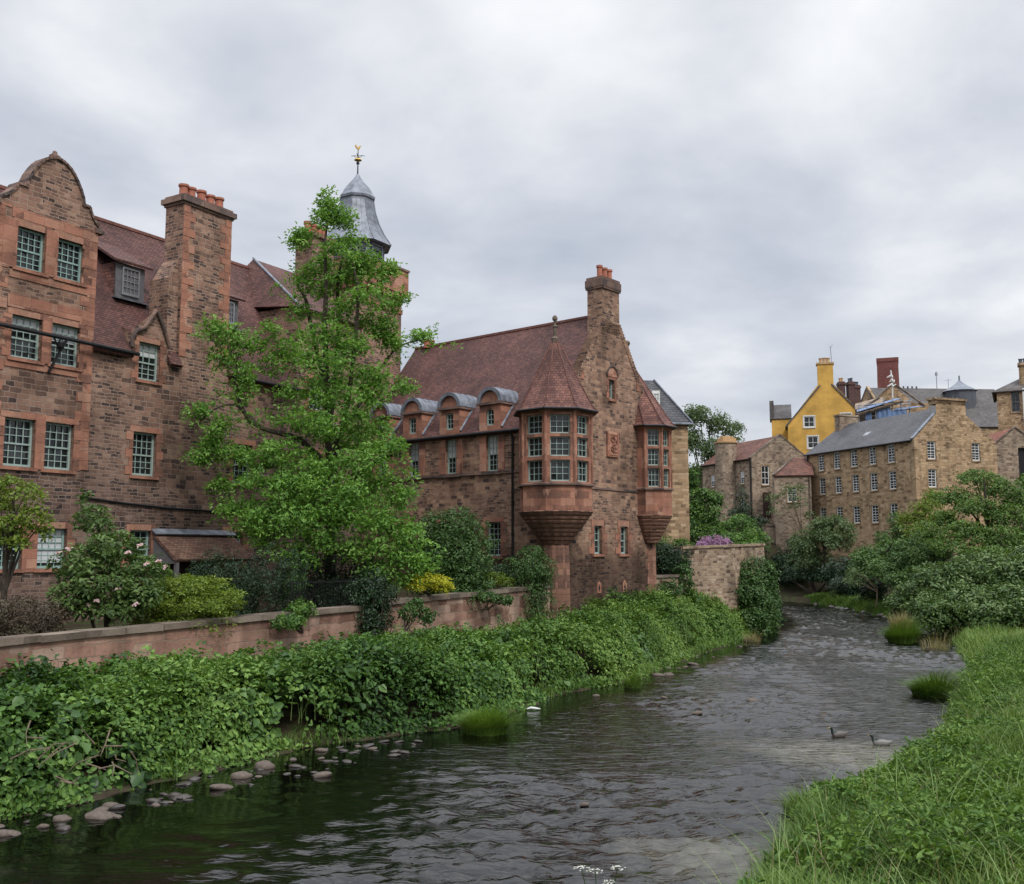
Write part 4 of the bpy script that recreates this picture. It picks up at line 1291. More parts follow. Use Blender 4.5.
m = MB()
xa = at(942, 390, 143).x - p.x
m.tube([(xa, 6.8, mz(388, 143)), (xa, 6.8, mz(371, 143))], 0.06, 5)
m.box(xa - 0.15, xa + 0.15, 6.7, 6.9, mz(375, 143), mz(372, 143))
xb_ = at(954, 390, 143).x - p.x
m.tube([(xb_, 6.8, mz(388, 143)), (xb_, 6.8, mz(378, 143))], 0.04, 5)
m.tube([(xb_ - 0.7, 6.8, mz(380, 143)), (xb_ + 0.5, 6.8, mz(379, 143))], 0.03, 5)
ML.part('aerial', m, STEEL)
m = MB()
for k in range(7):
    x = 3.6 + k * 0.65
    m.lathe(x, 7.2, [(0.14, mz(388, 143)), (0.13, mz(385.6, 143)), (0, mz(385.4, 143))], 6)
ML.part('ridge_vents', m, LEADD, ro_)

# scaffold with blue sheeting
SC = Thing('scaffold', 'scaffolding wrapped in blue sheeting round a gable, below the brick mill chimney', 'scaffold', at(885, 405, 126).x, 126, 8, math.radians(-20))
z0 = 8
def sz(y): return at(885, y, 126).z
def sx(x): return at(x, 405, 126).x - at(885, 405, 126).x
m = MB()
for xp in (860, 868, 876, 884, 892, 900, 908):
    for y in (0, 2.4):
        m.tube([(sx(xp), y, 8), (sx(xp), y, sz(398 if xp > 878 else 404))], 0.06, 5)
for yp in (402, 408, 414, 420):
    for y in (0, 2.4):
        m.tube([(sx(858), y, sz(yp + 2)), (sx(910), y, sz(yp))], 0.05, 5)
SC.part('poles', m, STEEL)
def sheet(pts, nm='sheeting', th=0.04, mat_=None):
    m_ = MB()
    m_.slab(pts, th)
    SC.part(nm, m_, mat_ or TARP)
sheet([(sx(858), -0.3, sz(411)), (sx(900), -0.3, sz(399.5)), (sx(896), 3, sz(395.5)), (sx(858), 3, sz(405))])
sheet([(sx(893), -0.2, sz(411)), (sx(921), -0.2, sz(408)), (sx(915), 2.4, sz(405)), (sx(895), 2.4, sz(406.5))])
for a_, b_, c_, d_ in ((866, 872, 412, 421), (877, 890, 407, 418), (890, 905, 411, 419)):
    m = MB()
    nx = 6
    for k in range(nx):
        xa, xb = sx(a_) + (sx(b_) - sx(a_)) * k / nx, sx(a_) + (sx(b_) - sx(a_)) * (k + 1) / nx
        m.slab([(xa, -0.1 - 0.12 * (k % 2), sz(d_)), (xb, -0.1 - 0.12 * ((k + 1) % 2), sz(d_)), (xb, -0.05 - 0.1 * ((k + 1) % 2), sz(c_)), (xa, -0.05 - 0.1 * (k % 2), sz(c_))], 0.02)
    SC.part('sheeting', m, TARP)
m = MB()
m.slab([(sx(858), -0.5, sz(413.5)), (sx(902), -0.5, sz(402)), (sx(902), -0.2, sz(401)), (sx(858), -0.2, sz(412.5))], 0.25)
m.slab([(sx(860), 3.2, sz(405)), (sx(880), 3.2, sz(393)), (sx(880), 3.6, sz(392)), (sx(860), 3.6, sz(404))], 0.25)
SC.part('fascia_boards', m, COPING)
m = MB()
m.box(sx(856), sx(884), 2.9, 8, 8, sz(404))
m.slab([(sx(856), 2.7, sz(405)), (sx(884), 2.7, sz(401)), (sx(884), 7.5, sz(388)), (sx(856), 7.5, sz(394))], 0.2)
SC.part('covered_house', m, RUB_G)
# pale wind-bent metal sculpture on the gable head
sc2 = MB()
p = at(892, 385, 132)
for k in range(3):
    z_ = 0.6 * k
    sc2.tube([(-0.65 + 0.3 * (k % 2), 0, z_ + 0.1), (-0.1, -0.2, z_ + 0.35), (0.25 * (k % 2), -.1, z_ + 0.1), (0.55 - 0.2 * (k % 3), 0, z_ + 0.4)], [0.05, 0.2, 0.13, 0.04], 6)
sc2.tube([(0, 0, -1.5), (0.1, 0, 1.0), (-0.1, 0, 2.3)], 0.09, 6)
VT = tag(sc2.build('wind_cowl', WHITE, loc=(p.x, 132, p.z - 0.3)), 'pale twisted metal cowl in front of the brick mill chimney', 'cowl')

# tower house on the right edge
p = at(998, 420, 112)
def tz(y): return at(1010, y, 112).z
RT = Thing('tower_house', 'tall golden stone house with slate roof and downpipe, cut by the right edge', 'house', p.x, 112, 4, math.radians(-27))
z0 = 4
def tx(x): return at(x, 420, 112).x - p.x
w_ = tx(1045)
m = MB()
th_ = hole(tx(1014.5), tz(413), 0.85, 2.4)
m.facade(ID, [(4, 0, w_), (tz(390), 0, w_)], [th_, hole(tx(1031), tz(413), 0.85, 2.4)], 0.15)
m.face([(0, 0, 4), (0, 8, 4), (0, 8, tz(390)), (0, 0, tz(390))])
RT.part('wall', m, RUB_Y)
m = MB()
m.slab([(-0.5, -0.3, tz(392)), (w_, -0.3, tz(392)), (w_, 4.5, tz(368)), (4.0, 4.5, tz(368))], 0.15)
m.slab([(-0.5, -0.3, tz(392)), (4.0, 4.5, tz(368)), (-0.5, 8.5, tz(392))], 0.15)
RT.part('roof', m, SLATE_B)
win(RT.root, ID, tx(1014.5), tz(413), 0.85, 2.4, z0, 2, 3, DKPAINT, True, 0.12, RUB_Y, 0, depth=0.07, fr=0.1, toothed=False)
win(RT.root, ID, tx(1031), tz(413), 0.85, 2.4, z0, 2, 3, DKPAINT, True, 0.12, RUB_Y, 0, depth=0.07, fr=0.1, toothed=False)
m = MB()
m.box(tx(1021), tx(1021) + 0.3, -0.2, -0.01, 6, tz(390))
RT.part('downpipe', m, WHITE)
m = MB()
m.box(tx(1019), tx(1030), 1.0, 2.2, tz(385), tz(366))
m.box(tx(1018), tx(1031), 0.9, 2.3, tz(366), tz(363.5))
c = RT.part('chimney', m, RUB_Y)
pots(RT, (tx(1021), tx(1025)), 1.6, tz(363.5), 0.6, 0.22, LEADD, c)

# little pantiled outbuilding
p = at(996, 445, 104)
def uz(y): return at(1010, y, 104).z
def ux(x): return at(x, 445, 104).x - p.x
OB = Thing('outbuilding', 'small stone outbuilding with red pantile roof and dark open door near right edge', 'shed', p.x, 104, 4, math.radians(-4))
z0 = 4
m = MB()
m.facade(ID, [(4, 0, ux(1036)), (uz(443), 0, ux(1036)), (uz(428), ux(1015), ux(1015) + 0.05)], [(ux(1017), ux(1026), 5.5, uz(448))], 0.4)
m.face([(0, 0, 4), (0, 7, 4), (0, 7, uz(443)), (0, 0, uz(443))])
m.face([(ux(1036), 0, 4), (ux(1036), 7, 4), (ux(1036), 7, uz(443)), (ux(1036), 0, uz(443))])
OB.part('wall', m, RUB_G)
m = MB()
m.slab([(-0.2, 0.2, uz(443.8)), (-0.2, 7, uz(443.8)), (ux(1015), 7, uz(427.5)), (ux(1015), 0.2, uz(427.5))], 0.12)
m.slab([(ux(1036) + 0.2, 0.2, uz(443.8)), (ux(1036) + 0.2, 7, uz(443.8)), (ux(1015), 7, uz(427.5)), (ux(1015), 0.2, uz(427.5))], 0.12)
OB.part('roof', m, PANT)
m = MB()
m.tube([(-0.15, 0.0, uz(443.8)), (ux(1015), 0.0, uz(427)), (ux(1036) + 0.15, 0, uz(443.8))], 0.12, 6)
OB.part('skew', m, COPING)
m = MB()
m.box(ux(1017), ux(1026), 0.3, 0.38, 5.5, uz(448))
OB.part('door', m, IRON)
# ---------------------------------------------------------------- ground and river
LEFT = [(-16, 4), (-13, 11), (-9.5, 19.3), (-8.4, 21.0), (-7.0, 23.2), (-5.4, 26.1), (-3.1, 28.2), (-0.9, 29.8), (1.7, 35.9), (5.0, 40.1), (9.2, 49.7), (14.5, 60.5), (18.0, 68.0), (20.5, 80), (20.5, 92), (17, 102), (4, 108)]
RIGHT = [(0.5, 4), (1.1, 9.5), (1.7, 11.5), (2.3, 13), (4.9, 18.3), (8.0, 21.8), (10.4, 24.7), (12.8, 30), (15.4, 35), (18.4, 41), (20.7, 46), (23.4, 53.5), (25.8, 60), (27.2, 66), (28.6, 76), (29.2, 86), (29.2, 97), (26.5, 106), (18, 113), (4, 117)]
WALLP = [(-21, 10.5), (-12.3, 24), (-5, 35), (1.9, 47.3), (8.6, 55.9), (10.2, 58.3), (13.9, 61.7), (16.9, 66.7), (18.2, 80), (17, 95), (10, 104)]


def seg_dist(P, poly):
    best = np.full(len(P), 1e9)
    for (x0, y0), (x1, y1) in zip(poly[:-1], poly[1:]):
        d = np.array([x1 - x0, y1 - y0])
        t = np.clip(((P - [x0, y0]) @ d) / (d @ d), 0, 1)
        q = np.array([x0, y0]) + t[:, None] * d
        best = np.minimum(best, np.hypot(*(P - q).T))
    return best


def inside(P, poly):
    x, y = P[:, 0], P[:, 1]
    c = np.zeros(len(P), bool)
    n = len(poly)
    for i in range(n):
        x0, y0 = poly[i]
        x1, y1 = poly[(i + 1) % n]
        k = ((y0 > y) != (y1 > y)) & (x < (x1 - x0) * (y - y0) / ((y1 - y0) if y1 != y0 else 1e-9) + x0)
        c ^= k
    return c


RIV = LEFT + RIGHT[::-1]
LEFT_LAND = [(-400, -60)] + [(-22, -30)] + LEFT + [(-400, 108)]
GARDEN = WALLP + [(-400, 104), (-400, 10.5)]


def vnoise(P, s, seed=0):
    """smooth value noise at 2-D points"""
    q = P * s + seed * 17.31
    i = np.floor(q).astype(np.int64)
    f = q - i
    f = f * f * (3 - 2 * f)
    def h(a, b):
        v = np.sin(a * 127.1 + b * 311.7 + seed * 74.7) * 43758.5453
        return v - np.floor(v)
    a, b = i[:, 0], i[:, 1]
    return (h(a, b) * (1 - f[:, 0]) + h(a + 1, b) * f[:, 0]) * (1 - f[:, 1]) + (h(a, b + 1) * (1 - f[:, 0]) + h(a + 1, b + 1) * f[:, 0]) * f[:, 1]


def sstep(a, b, x):
    t = np.clip((x - a) / (b - a), 0, 1)
    return t * t * (3 - 2 * t)


def ground_z(P):
    P = np.asarray(P, float)
    din = inside(P, RIV)
    dl, dr_ = seg_dist(P, LEFT), seg_dist(P, RIGHT)
    d = np.minimum(dl, dr_)
    left = inside(P, LEFT_LAND)
    gdn = inside(P, GARDEN)
    dw = seg_dist(P, WALLP)
    z = np.where(din, -0.15 - 0.5 * sstep(0, 2.5, d), 0.0)
    zl = 0.05 + 1.2 * sstep(0.0, 5.5, dl)
    gl = np.where(P[:, 1] < 53, 2.45, 3.6)
    zl = np.where(gdn, np.where(dw < 0.35, zl, gl), zl)
    far = sstep(70, 84, P[:, 1])
    zr = (0.55 * sstep(0, 0.8, dr_) + 0.55 * sstep(0.5, 9, dr_)) * (1 - far) + far * (0.5 * sstep(0, 0.6, dr_) + 0.3 * sstep(1, 3.5, dr_) + 3.8 * sstep(3.5, 8, dr_))
    side = sstep(38, 60, P[:, 0] - 0.25 * P[:, 1])
    zr = zr + 2.5 * side * (1 - far) + far * 10 * sstep(12, 50, dr_)
    zz = np.where(din, z, np.where(left, zl, zr))
    back = sstep(106, 125, P[:, 1]) * (P[:, 0] > -60)
    zz = np.where(din, zz, zz + back * 4 * (1 - far * (P[:, 0] > 30)))
    return zz + np.where(din, 0.05, 0.1) * (vnoise(P, 0.9, 3) - 0.5)


def axis(a, b, near0, near1, fine, coarse):
    v = list(np.arange(near0, near1, fine))
    x, st = near0, fine
    lo = []
    while x > a:
        st = min(st * 1.25, coarse); x -= st; lo.append(x)
    x, st = near1, fine
    hi = [near1]
    while x < b:
        st = min(st * 1.25, coarse); x += st; hi.append(x)
    return np.array(lo[::-1] + v + hi)


gx, gy = axis(-1500, 1500, -24, 46, 0.4, 200), axis(-300, 2500, 5, 118, 0.4, 200)
GX, GY = np.meshgrid(gx, gy)
PP = np.stack([GX.ravel(), GY.ravel()], 1)
GZ = ground_z(PP)


def grid_mesh(name, X, Y, Z, mat):
    ny, nx = X.shape
    me = bpy.data.meshes.new(name)
    co = np.stack([X.ravel(), Y.ravel(), Z.ravel()], 1).astype(np.float32)
    i = np.arange(nx * ny).reshape(ny, nx)
    q = np.stack([i[:-1, :-1], i[:-1, 1:], i[1:, 1:], i[1:, :-1]], -1).reshape(-1, 4)
    fast_mesh(me, co, q)
    me.materials.append(mat)
    me.polygons.foreach_set('use_smooth', np.ones(len(q), bool))
    o = bpy.data.objects.new(name, me)
    COL.objects.link(o)
    return o


def fast_mesh(me, co, q):
    k = q.shape[1]
    me.vertices.add(len(co))
    me.vertices.foreach_set('co', np.ascontiguousarray(co, np.float32).ravel())
    me.loops.add(q.size)
    me.loops.foreach_set('vertex_index', np.ascontiguousarray(q, np.int32).ravel())
    me.polygons.add(len(q))
    me.polygons.foreach_set('loop_start', np.arange(0, q.size, k, dtype=np.int32))
    try:
        me.polygons.foreach_set('loop_total', np.full(len(q), k, np.int32))
    except Exception:
        pass
    me.update(calc_edges=True)


SOIL, t, b = newmat('bank_soil')
oc = nd(t, 'ShaderNodeTexCoord').outputs['Object']
n = nd(t, 'ShaderNodeTexNoise', {'Vector': oc, 'Scale': 1.3, 'Detail': 8.0, 'Roughness': 0.7})
n2 = nd(t, 'ShaderNodeTexNoise', {'Vector': oc, 'Scale': 14.0, 'Detail': 4.0})
c = ramp(t, n.outputs[0], [(0.3, (0.022, 0.017, 0.012)), (0.5, (0.045, 0.036, 0.022)), (0.62, (0.035, 0.05, 0.016)), (0.75, (0.05, 0.075, 0.02))])
t.links.new(c, b.inputs['Base Color'])
b.inputs['Roughness'].default_value = 0.95
b.inputs['Specular IOR Level'].default_value = 0.1
bump(t, b, n2.outputs[0], 0.8, 0.05)
tag(grid_mesh('ground', GX, GY, GZ.reshape(GX.shape), SOIL), kind='structure')

# water: real ripples plus fine bump
wx, wy = np.arange(-17, 33, 0.11), np.concatenate([np.arange(6, 46, 0.10), np.arange(46, 122, 0.3)])
WX, WY = np.meshgrid(wx, wy)
WP = np.stack([WX.ravel(), WY.ravel()], 1)
fl = np.array([-0.45, -0.89])             # downstream
cr_ = np.array([0.89, -0.45])
rw = np.random.default_rng(3)
wz = np.zeros(len(WP))
u_, v_ = WP @ fl, WP @ cr_
warp = 0.9 * (vnoise(WP, 0.3, 5) - 0.5)
for k in range(44):
    lam = 0.3 + 1.0 * rw.uniform(0, 1) ** 1.5
    an = rw.normal(0.35, 0.5)
    kk = 2 * math.pi / lam
    wz += 0.0082 * lam ** 0.8 * np.sin(kk * ((u_ + warp) * math.cos(an) + (v_ + warp * 0.6) * math.sin(an)) + rw.uniform(0, 6.3))
dL = seg_dist(WP, LEFT)
reach = 1.0 + 5.5 * sstep(30, 18, WP[:, 1])          # slack water under the near left bank
calm = 0.1 + 0.9 * sstep(0.4 * reach, 1.3 * reach + 1.0, dL + 1.2 * (vnoise(WP, 0.5, 4) - 0.5))
rif = 0.3 + 1.1 * sstep(0.3, 0.7, 0.65 * vnoise(WP, 0.16, 9) + 0.35 * vnoise(WP, 0.5, 10))
wz = wz * calm * rif
WATER, t, b = newmat('river_water')
oc = nd(t, 'ShaderNodeTexCoord').outputs['Object']
mp = nd(t, 'ShaderNodeMapping', {'Vector': oc, 'Rotation': (0, 0, math.radians(-8)), 'Scale': (0.62, 2.0, 1.0)})
w1 = nd(t, 'ShaderNodeTexNoise', {'Vector': mp.outputs[0], 'Scale': 2.8, 'Detail': 2.0, 'Roughness': 0.5, 'Distortion': 0.6})
w2 = nd(t, 'ShaderNodeTexNoise', {'Vector': mp.outputs[0], 'Scale': 10.0, 'Detail': 3.0, 'Roughness': 0.5, 'Distortion': 0.6})
b.inputs['Roughness'].default_value = 0.04
b.inputs['IOR'].default_value = 1.45
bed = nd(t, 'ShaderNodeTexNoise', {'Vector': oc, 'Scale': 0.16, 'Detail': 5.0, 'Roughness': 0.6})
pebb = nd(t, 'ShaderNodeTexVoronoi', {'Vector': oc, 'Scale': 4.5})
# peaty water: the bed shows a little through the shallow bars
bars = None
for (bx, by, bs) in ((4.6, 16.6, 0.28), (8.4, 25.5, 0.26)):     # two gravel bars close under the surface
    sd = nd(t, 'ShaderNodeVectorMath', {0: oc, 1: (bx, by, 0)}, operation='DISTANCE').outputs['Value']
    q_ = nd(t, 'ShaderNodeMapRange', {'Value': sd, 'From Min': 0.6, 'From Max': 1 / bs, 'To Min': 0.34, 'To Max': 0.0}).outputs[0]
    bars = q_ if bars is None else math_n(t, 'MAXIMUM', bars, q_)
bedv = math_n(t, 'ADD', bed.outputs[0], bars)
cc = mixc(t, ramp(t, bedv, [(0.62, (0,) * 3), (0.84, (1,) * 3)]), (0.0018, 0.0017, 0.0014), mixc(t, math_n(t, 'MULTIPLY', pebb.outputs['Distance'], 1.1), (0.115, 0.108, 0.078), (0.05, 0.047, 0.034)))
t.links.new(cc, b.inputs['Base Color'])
hs = math_n(t, 'ADD', math_n(t, 'MULTIPLY', w1.outputs[0], 1.0), math_n(t, 'MULTIPLY', w2.outputs[0], 0.17))
cal = nd(t, 'ShaderNodeAttribute', attribute_name='calm').outputs['Fac']
bump(t, b, hs, math_n(t, 'MULTIPLY', cal, 0.4), 0.2)
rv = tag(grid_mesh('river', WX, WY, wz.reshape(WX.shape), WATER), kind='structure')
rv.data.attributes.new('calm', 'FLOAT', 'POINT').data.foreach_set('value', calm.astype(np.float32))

# ---------------------------------------------------------------- garden walls
def wall_run(name, label, pts, th, ztops, zbot, mat, cope=0.18, cope_mat=None, seg=3, cat='wall'):
    """wall along pts; ztops = height at every point; body + coping"""
    w = tag(bpy.data.objects.new(name, None), label, cat)
    COL.objects.link(w)
    w.location = (pts[0][0], pts[0][1], zbot)
    m, c = MB(), MB()
    for (p, q, za, zb) in zip(pts[:-1], pts[1:], ztops[:-1], ztops[1:]):
        d = Vector((q[0] - p[0], q[1] - p[1])).normalized()
        nrm = Vector((-d.y, d.x)) * th
        def P(pp, s_, z): return (pp[0] + nrm.x * s_ - pts[0][0], pp[1] + nrm.y * s_ - pts[0][1], z)
        A0, B0, A1, B1 = P(p, 0, 0), P(q, 0, 0), P(p, 1, 0), P(q, 1, 0)
        def up(v, z): return (v[0], v[1], z)
        L = math.hypot(q[0] - p[0], q[1] - p[1])
        off = p[0] + p[1]
        def quad(a_, b_, z0_, z1_, z2_, z3_): m.face([up(a_, z0_), up(b_, z1_), up(b_, z2_), up(a_, z3_)], [(off, z0_), (off + L, z1_), (off + L, z2_), (off, z3_)])
        quad(A0, B0, zbot, zbot, zb - cope, za - cope)
        quad(B1, A1, zbot, zbot, za - cope, zb - cope)
        quad(A1, A0, zbot, zbot, za - cope, za - cope)
        quad(B0, B1, zbot, zbot, zb - cope, zb - cope)
        if cope:
            e = 0.09 / th
            n_ = max(1, int(L / 1.15))
            for k in range(n_):
                f0, f1 = k / n_, (k + 1) / n_ - 0.012 / L
                def I(f): return (p[0] + (q[0] - p[0]) * f, p[1] + (q[1] - p[1]) * f)
                z0_, z1_ = za + (zb - za) * f0 + random.uniform(-.012, .012), za + (zb - za) * f1 + random.uniform(-.012, .012)
                ps = [P(I(f0), -e, 0), P(I(f1), -e, 0), P(I(f1), 1 + e, 0), P(I(f0), 1 + e, 0)]
                c.slab([up(ps[0], z0_), up(ps[1], z1_), up(ps[2], z1_), up(ps[3], z0_)], cope - 0.01)
        else:
            m.face([up(A0, za), up(B0, zb), up(B1, zb), up(A1, za)])
    o = m.build('wall_body', mat, w, zbot)
    if cope: c.build('coping', cope_mat or COPING, w, zbot)
    return w


wall_run('garden_wall', 'long low sandstone garden wall with worn coping, below the tall left block', [(-19.5, 13.2), (-12.3, 24.0), (-5.0, 35.0)], 0.45, [2.72, 2.94, 3.18], 0.4, RUB_W)
wall_run('garden_wall', 'pale garden wall section stepping up to the hall corner', [(-4.9, 35.25), (1.75, 46.9)], 0.45, [3.27, 3.52], 0.4, RUB_W)
wall_run('river_wall', 'tall rough rubble river wall with ivy on its end, right of the hall', [(at(682, 560, 57.5).x, 57.5), (at(735, 550, 61).x, 61.0), (at(764, 545, 66).x, 66.0)], 0.6, [5.3, 5.45, 5.55], 0.3, RUB_R, 0.14, RUB_R)
wall_run('low_wall', 'low mossy wall with flat coping under a clipped hedge, beside the hall foot', [(at(655, 575, 55.5).x, 55.5), (at(684, 574, 56.8).x, 56.8)], 0.4, [3.72, 3.75], 0.6, RUB_R, 0.16)
wall_run('retaining_wall', 'grey retaining wall below the gabled cottage door', [(at(762, 540, 114).x, 114.0), (at(812, 540, 112.5).x, 112.5)], 0.5, [at(765, 524, 114).z, at(812, 525, 112.5).z], 2.0, RUB_G, 0.2)

# iron railing on the garden wall below the big tree
RA = Thing('iron_railing', 'black iron railing on the garden wall beneath the big green tree', 'railing', *at(296, 600, 33.5)[:2], 2.4, math.radians(90 - 33.5))
m = MB()
L = 5.6
for z in (2.95, 3.95):
    m.box(0, L, 0.3, 0.34, z, z + 0.035)
RA.part('rail', m, IRON)
m = MB()
for k in range(int(L / 0.13)):
    x = 0.06 + k * 0.13
    m.box(x - 0.011, x + 0.011, 0.31, 0.332, 2.7, 4.05, 'b')
RA.part('bars', m, IRON)
# ---------------------------------------------------------------- leaves
def leaf_object(name, P, N, T, L, Wd, rnd, mat, parent=None, six=False, droop=0.12):
    """one small folded blade per point: P base centre, N face normal, T axis"""
    n = len(P)
    B = np.cross(N, T)
    L, Wd = np.broadcast_to(L, n)[:, None], np.broadcast_to(Wd, n)[:, None]
    base, tip = P - T * L * 0.5, P + T * L * 0.5 - N * L * droop
    if six:
        v = np.stack([base, P - T * L * 0.12 + B * Wd * 0.5 + N * Wd * 0.15, P + T * L * 0.22 + B * Wd * 0.36 + N * Wd * 0.08, tip,
                      P + T * L * 0.22 - B * Wd * 0.36 + N * Wd * 0.08, P - T * L * 0.12 - B * Wd * 0.5 + N * Wd * 0.15], 1)
        k = np.arange(n)[:, None] * 6
        q = np.concatenate([k + [0, 1, 2, 3], k + [0, 3, 4, 5]], 1).reshape(-1, 4)
    else:
        v = np.stack([base, P + B * Wd * 0.5 + N * Wd * 0.15, tip, P - B * Wd * 0.5 + N * Wd * 0.15], 1)
        k = np.arange(n)[:, None] * 4
        q = np.concatenate([k + [0, 1, 2], k + [0, 2, 3]], 1).reshape(-1, 3)
    me = bpy.data.meshes.new(name)
    fast_mesh(me, v.reshape(-1, 3), q)
    at_ = me.attributes.new('rnd', 'FLOAT', 'FACE')
    at_.data.foreach_set('value', np.repeat(np.clip(rnd, 0, 1), 2).astype(np.float32))
    me.materials.append(mat)
    o = bpy.data.objects.new(name, me)
    COL.objects.link(o)
    if parent: o.parent = parent
    return o


def unit(v):
    return v / np.maximum(np.linalg.norm(v, axis=1, keepdims=True), 1e-9)


def sprays(C, Nn, nleaf, rad, rng, tilt=0.45, sag=0.25):
    """nleaf leaves round every spray centre, axes pointing outwards"""
    m = len(C)
    N = unit(Nn)
    a = unit(np.cross(N, rng.normal(size=(m, 3)) + 1e-3))
    b = np.cross(N, a)
    th = rng.uniform(0, 2 * math.pi, (m, nleaf))
    r = np.sqrt(rng.uniform(0.02, 1, (m, nleaf)))
    R = np.broadcast_to(rad, m)[:, None] if np.ndim(rad) else rad
    D = a[:, None] * np.cos(th)[..., None] + b[:, None] * np.sin(th)[..., None]
    P = C[:, None] + D * (r * R)[..., None] - N[:, None] * (r ** 2 * R * sag)[..., None] + rng.normal(size=(m, nleaf, 3)) * np.mean(rad) * 0.16
    LN = unit((N[:, None] + rng.normal(size=(m, nleaf, 3)) * tilt).reshape(-1, 3))
    T = (D + rng.normal(size=D.shape) * 0.35).reshape(-1, 3)
    T = unit(T - LN * np.sum(T * LN, 1, keepdims=True))
    tone = np.repeat(rng.uniform(0, 1, m), nleaf) * 0.55 + rng.uniform(0, 1, m * nleaf) * 0.45
    return P.reshape(-1, 3), LN, T, tone


def blob_points(blobs, dens, rng, up=0.5, shell=0.4, low=-0.55):
    Cs, Ns = [], []
    for (cx, cy, cz, rx, ry, rz) in blobs:
        ar = 4 * math.pi * (((rx * ry) ** 1.6 + (rx * rz) ** 1.6 + (ry * rz) ** 1.6) / 3) ** (1 / 1.6)
        n = max(3, int(dens * ar))
        d = unit(rng.normal(size=(n, 3)))
        d = d[d[:, 2] > low]
        n = len(d)
        ph = d @ rng.normal(size=(3, 4)) * 3.2 + rng.uniform(0, 6, 4)
        lump = 1 + 0.14 * np.sin(ph).sum(1) / 1.6
        r = (1 - shell * rng.uniform(0, 1, n) ** 1.6) * lump
        R = np.array([rx, ry, rz])
        Cs.append(np.array([cx, cy, cz]) + d * r[:, None] * R)
        Ns.append(unit(unit(d / R) * (1 - up) + np.array([0, 0, up]) + rng.normal(size=(n, 3)) * 0.22))
    return np.concatenate(Cs), np.concatenate(Ns)


SEED = [100]


def shrub(name, label, cat, blobs, mat, dens=9, nleaf=12, rad=0.28, L=0.12, wr=0.5, up=0.5, shell=0.45, group=None, foot=None, stems=5, six=False, low=-0.95, tilt=0.45, stem_mat=None, sag=0.25, skirt=True):
    SEED[0] += 1
    rng = np.random.default_rng(SEED[0])
    rr = random.Random(SEED[0])
    bx = np.mean([b_[0] for b_ in blobs])
    by = np.mean([b_[1] for b_ in blobs])
    if foot is None: foot = (bx, by, float(ground_z([(bx, by)])[0]))
    if skirt:                             # foliage carries on down to the soil
        blobs = blobs + [(b_[0], b_[1], (foot[2] + b_[2]) / 2, b_[3] * 0.88, b_[4] * 0.88, max(0.2, (b_[2] - foot[2]) / 2 + 0.1)) for b_ in blobs if b_[2] - b_[5] > foot[2] + 0.12]
    root = tag(bpy.data.objects.new(name, None), label, cat, group)
    COL.objects.link(root)
    root.location = foot
    bl = [(b_[0] - foot[0], b_[1] - foot[1], b_[2] - foot[2], *b_[3:]) for b_ in blobs]
    C, N = blob_points(bl, dens, rng, up, shell, low)
    ok = C[:, 2] > 0.05
    P, LN, T, tone = sprays(C[ok], N[ok], nleaf, rad, rng, tilt, sag)
    Ls = L * rng.uniform(0.7, 1.25, len(P))
    leaf_object('foliage', P, LN, T, Ls, Ls * wr, tone, mat, root, six)
    m = MB()
    for k in range(stems):
        b_ = bl[k % len(bl)]
        e = Vector((b_[0] + rr.uniform(-.5, .5) * b_[3], b_[1] + rr.uniform(-.5, .5) * b_[4], max(0.3, b_[2] + rr.uniform(0, .5) * b_[5])))
        s0 = Vector((rr.uniform(-.15, .15), rr.uniform(-.15, .15), -0.15))
        mid = s0.lerp(e, 0.5) + Vector((rr.uniform(-.1, .1), rr.uniform(-.1, .1), 0.1)) * e.length * 0.6
        w0 = 0.02 + 0.012 * e.length
        m.tube([s0, mid, e], [w0, w0 * 0.7, w0 * 0.3], 6)
    m.build('stem', stem_mat or BARK, root)
    return root


G1 = [(0.018, 0.045, 0.010), (0.035, 0.085, 0.016), (0.09, 0.175, 0.03), (0.145, 0.24, 0.05)]
LF_TREE = leafmat('lime_tree_leaves', [(0.055, 0.135, 0.022), (0.115, 0.25, 0.042), (0.185, 0.35, 0.068), (0.29, 0.47, 0.12)], 0.4)
LF_NEAR = leafmat('thicket_leaves', [(0.02, 0.05, 0.012), (0.053, 0.122, 0.023), (0.102, 0.198, 0.037), (0.185, 0.305, 0.066)], 0.3)
LF_HERB = leafmat('nettle_leaves', [(0.025, 0.06, 0.011), (0.065, 0.138, 0.022), (0.115, 0.205, 0.035), (0.18, 0.28, 0.06)], 0.3)
LF_GRASS = leafmat('grass_blades', [(0.028, 0.066, 0.011), (0.07, 0.14, 0.02), (0.125, 0.21, 0.034), (0.21, 0.29, 0.07)], 0.3)
LF_RIV = leafmat('riverside_leaves', [(0.035, 0.075, 0.018), (0.075, 0.145, 0.03), (0.12, 0.205, 0.045), (0.18, 0.275, 0.075)], 0.3)
LF_TUFT = leafmat('tuft_blades', [(0.055, 0.12, 0.016), (0.10, 0.19, 0.026), (0.15, 0.25, 0.04), (0.21, 0.30, 0.07)], 0.35)
LF_PALEG = leafmat('pale_grass_blades', [(0.10, 0.17, 0.04), (0.17, 0.25, 0.07), (0.26, 0.34, 0.13)], 0.3)
LF_STRAW = leafmat('straw_blades', [(0.16, 0.17, 0.06), (0.25, 0.22, 0.11), (0.34, 0.28, 0.16)], 0.3)
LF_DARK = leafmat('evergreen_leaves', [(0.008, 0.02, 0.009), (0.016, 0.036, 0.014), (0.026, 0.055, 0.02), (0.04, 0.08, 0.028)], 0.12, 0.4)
LF_MID = leafmat('shrub_leaves', G1, 0.25)
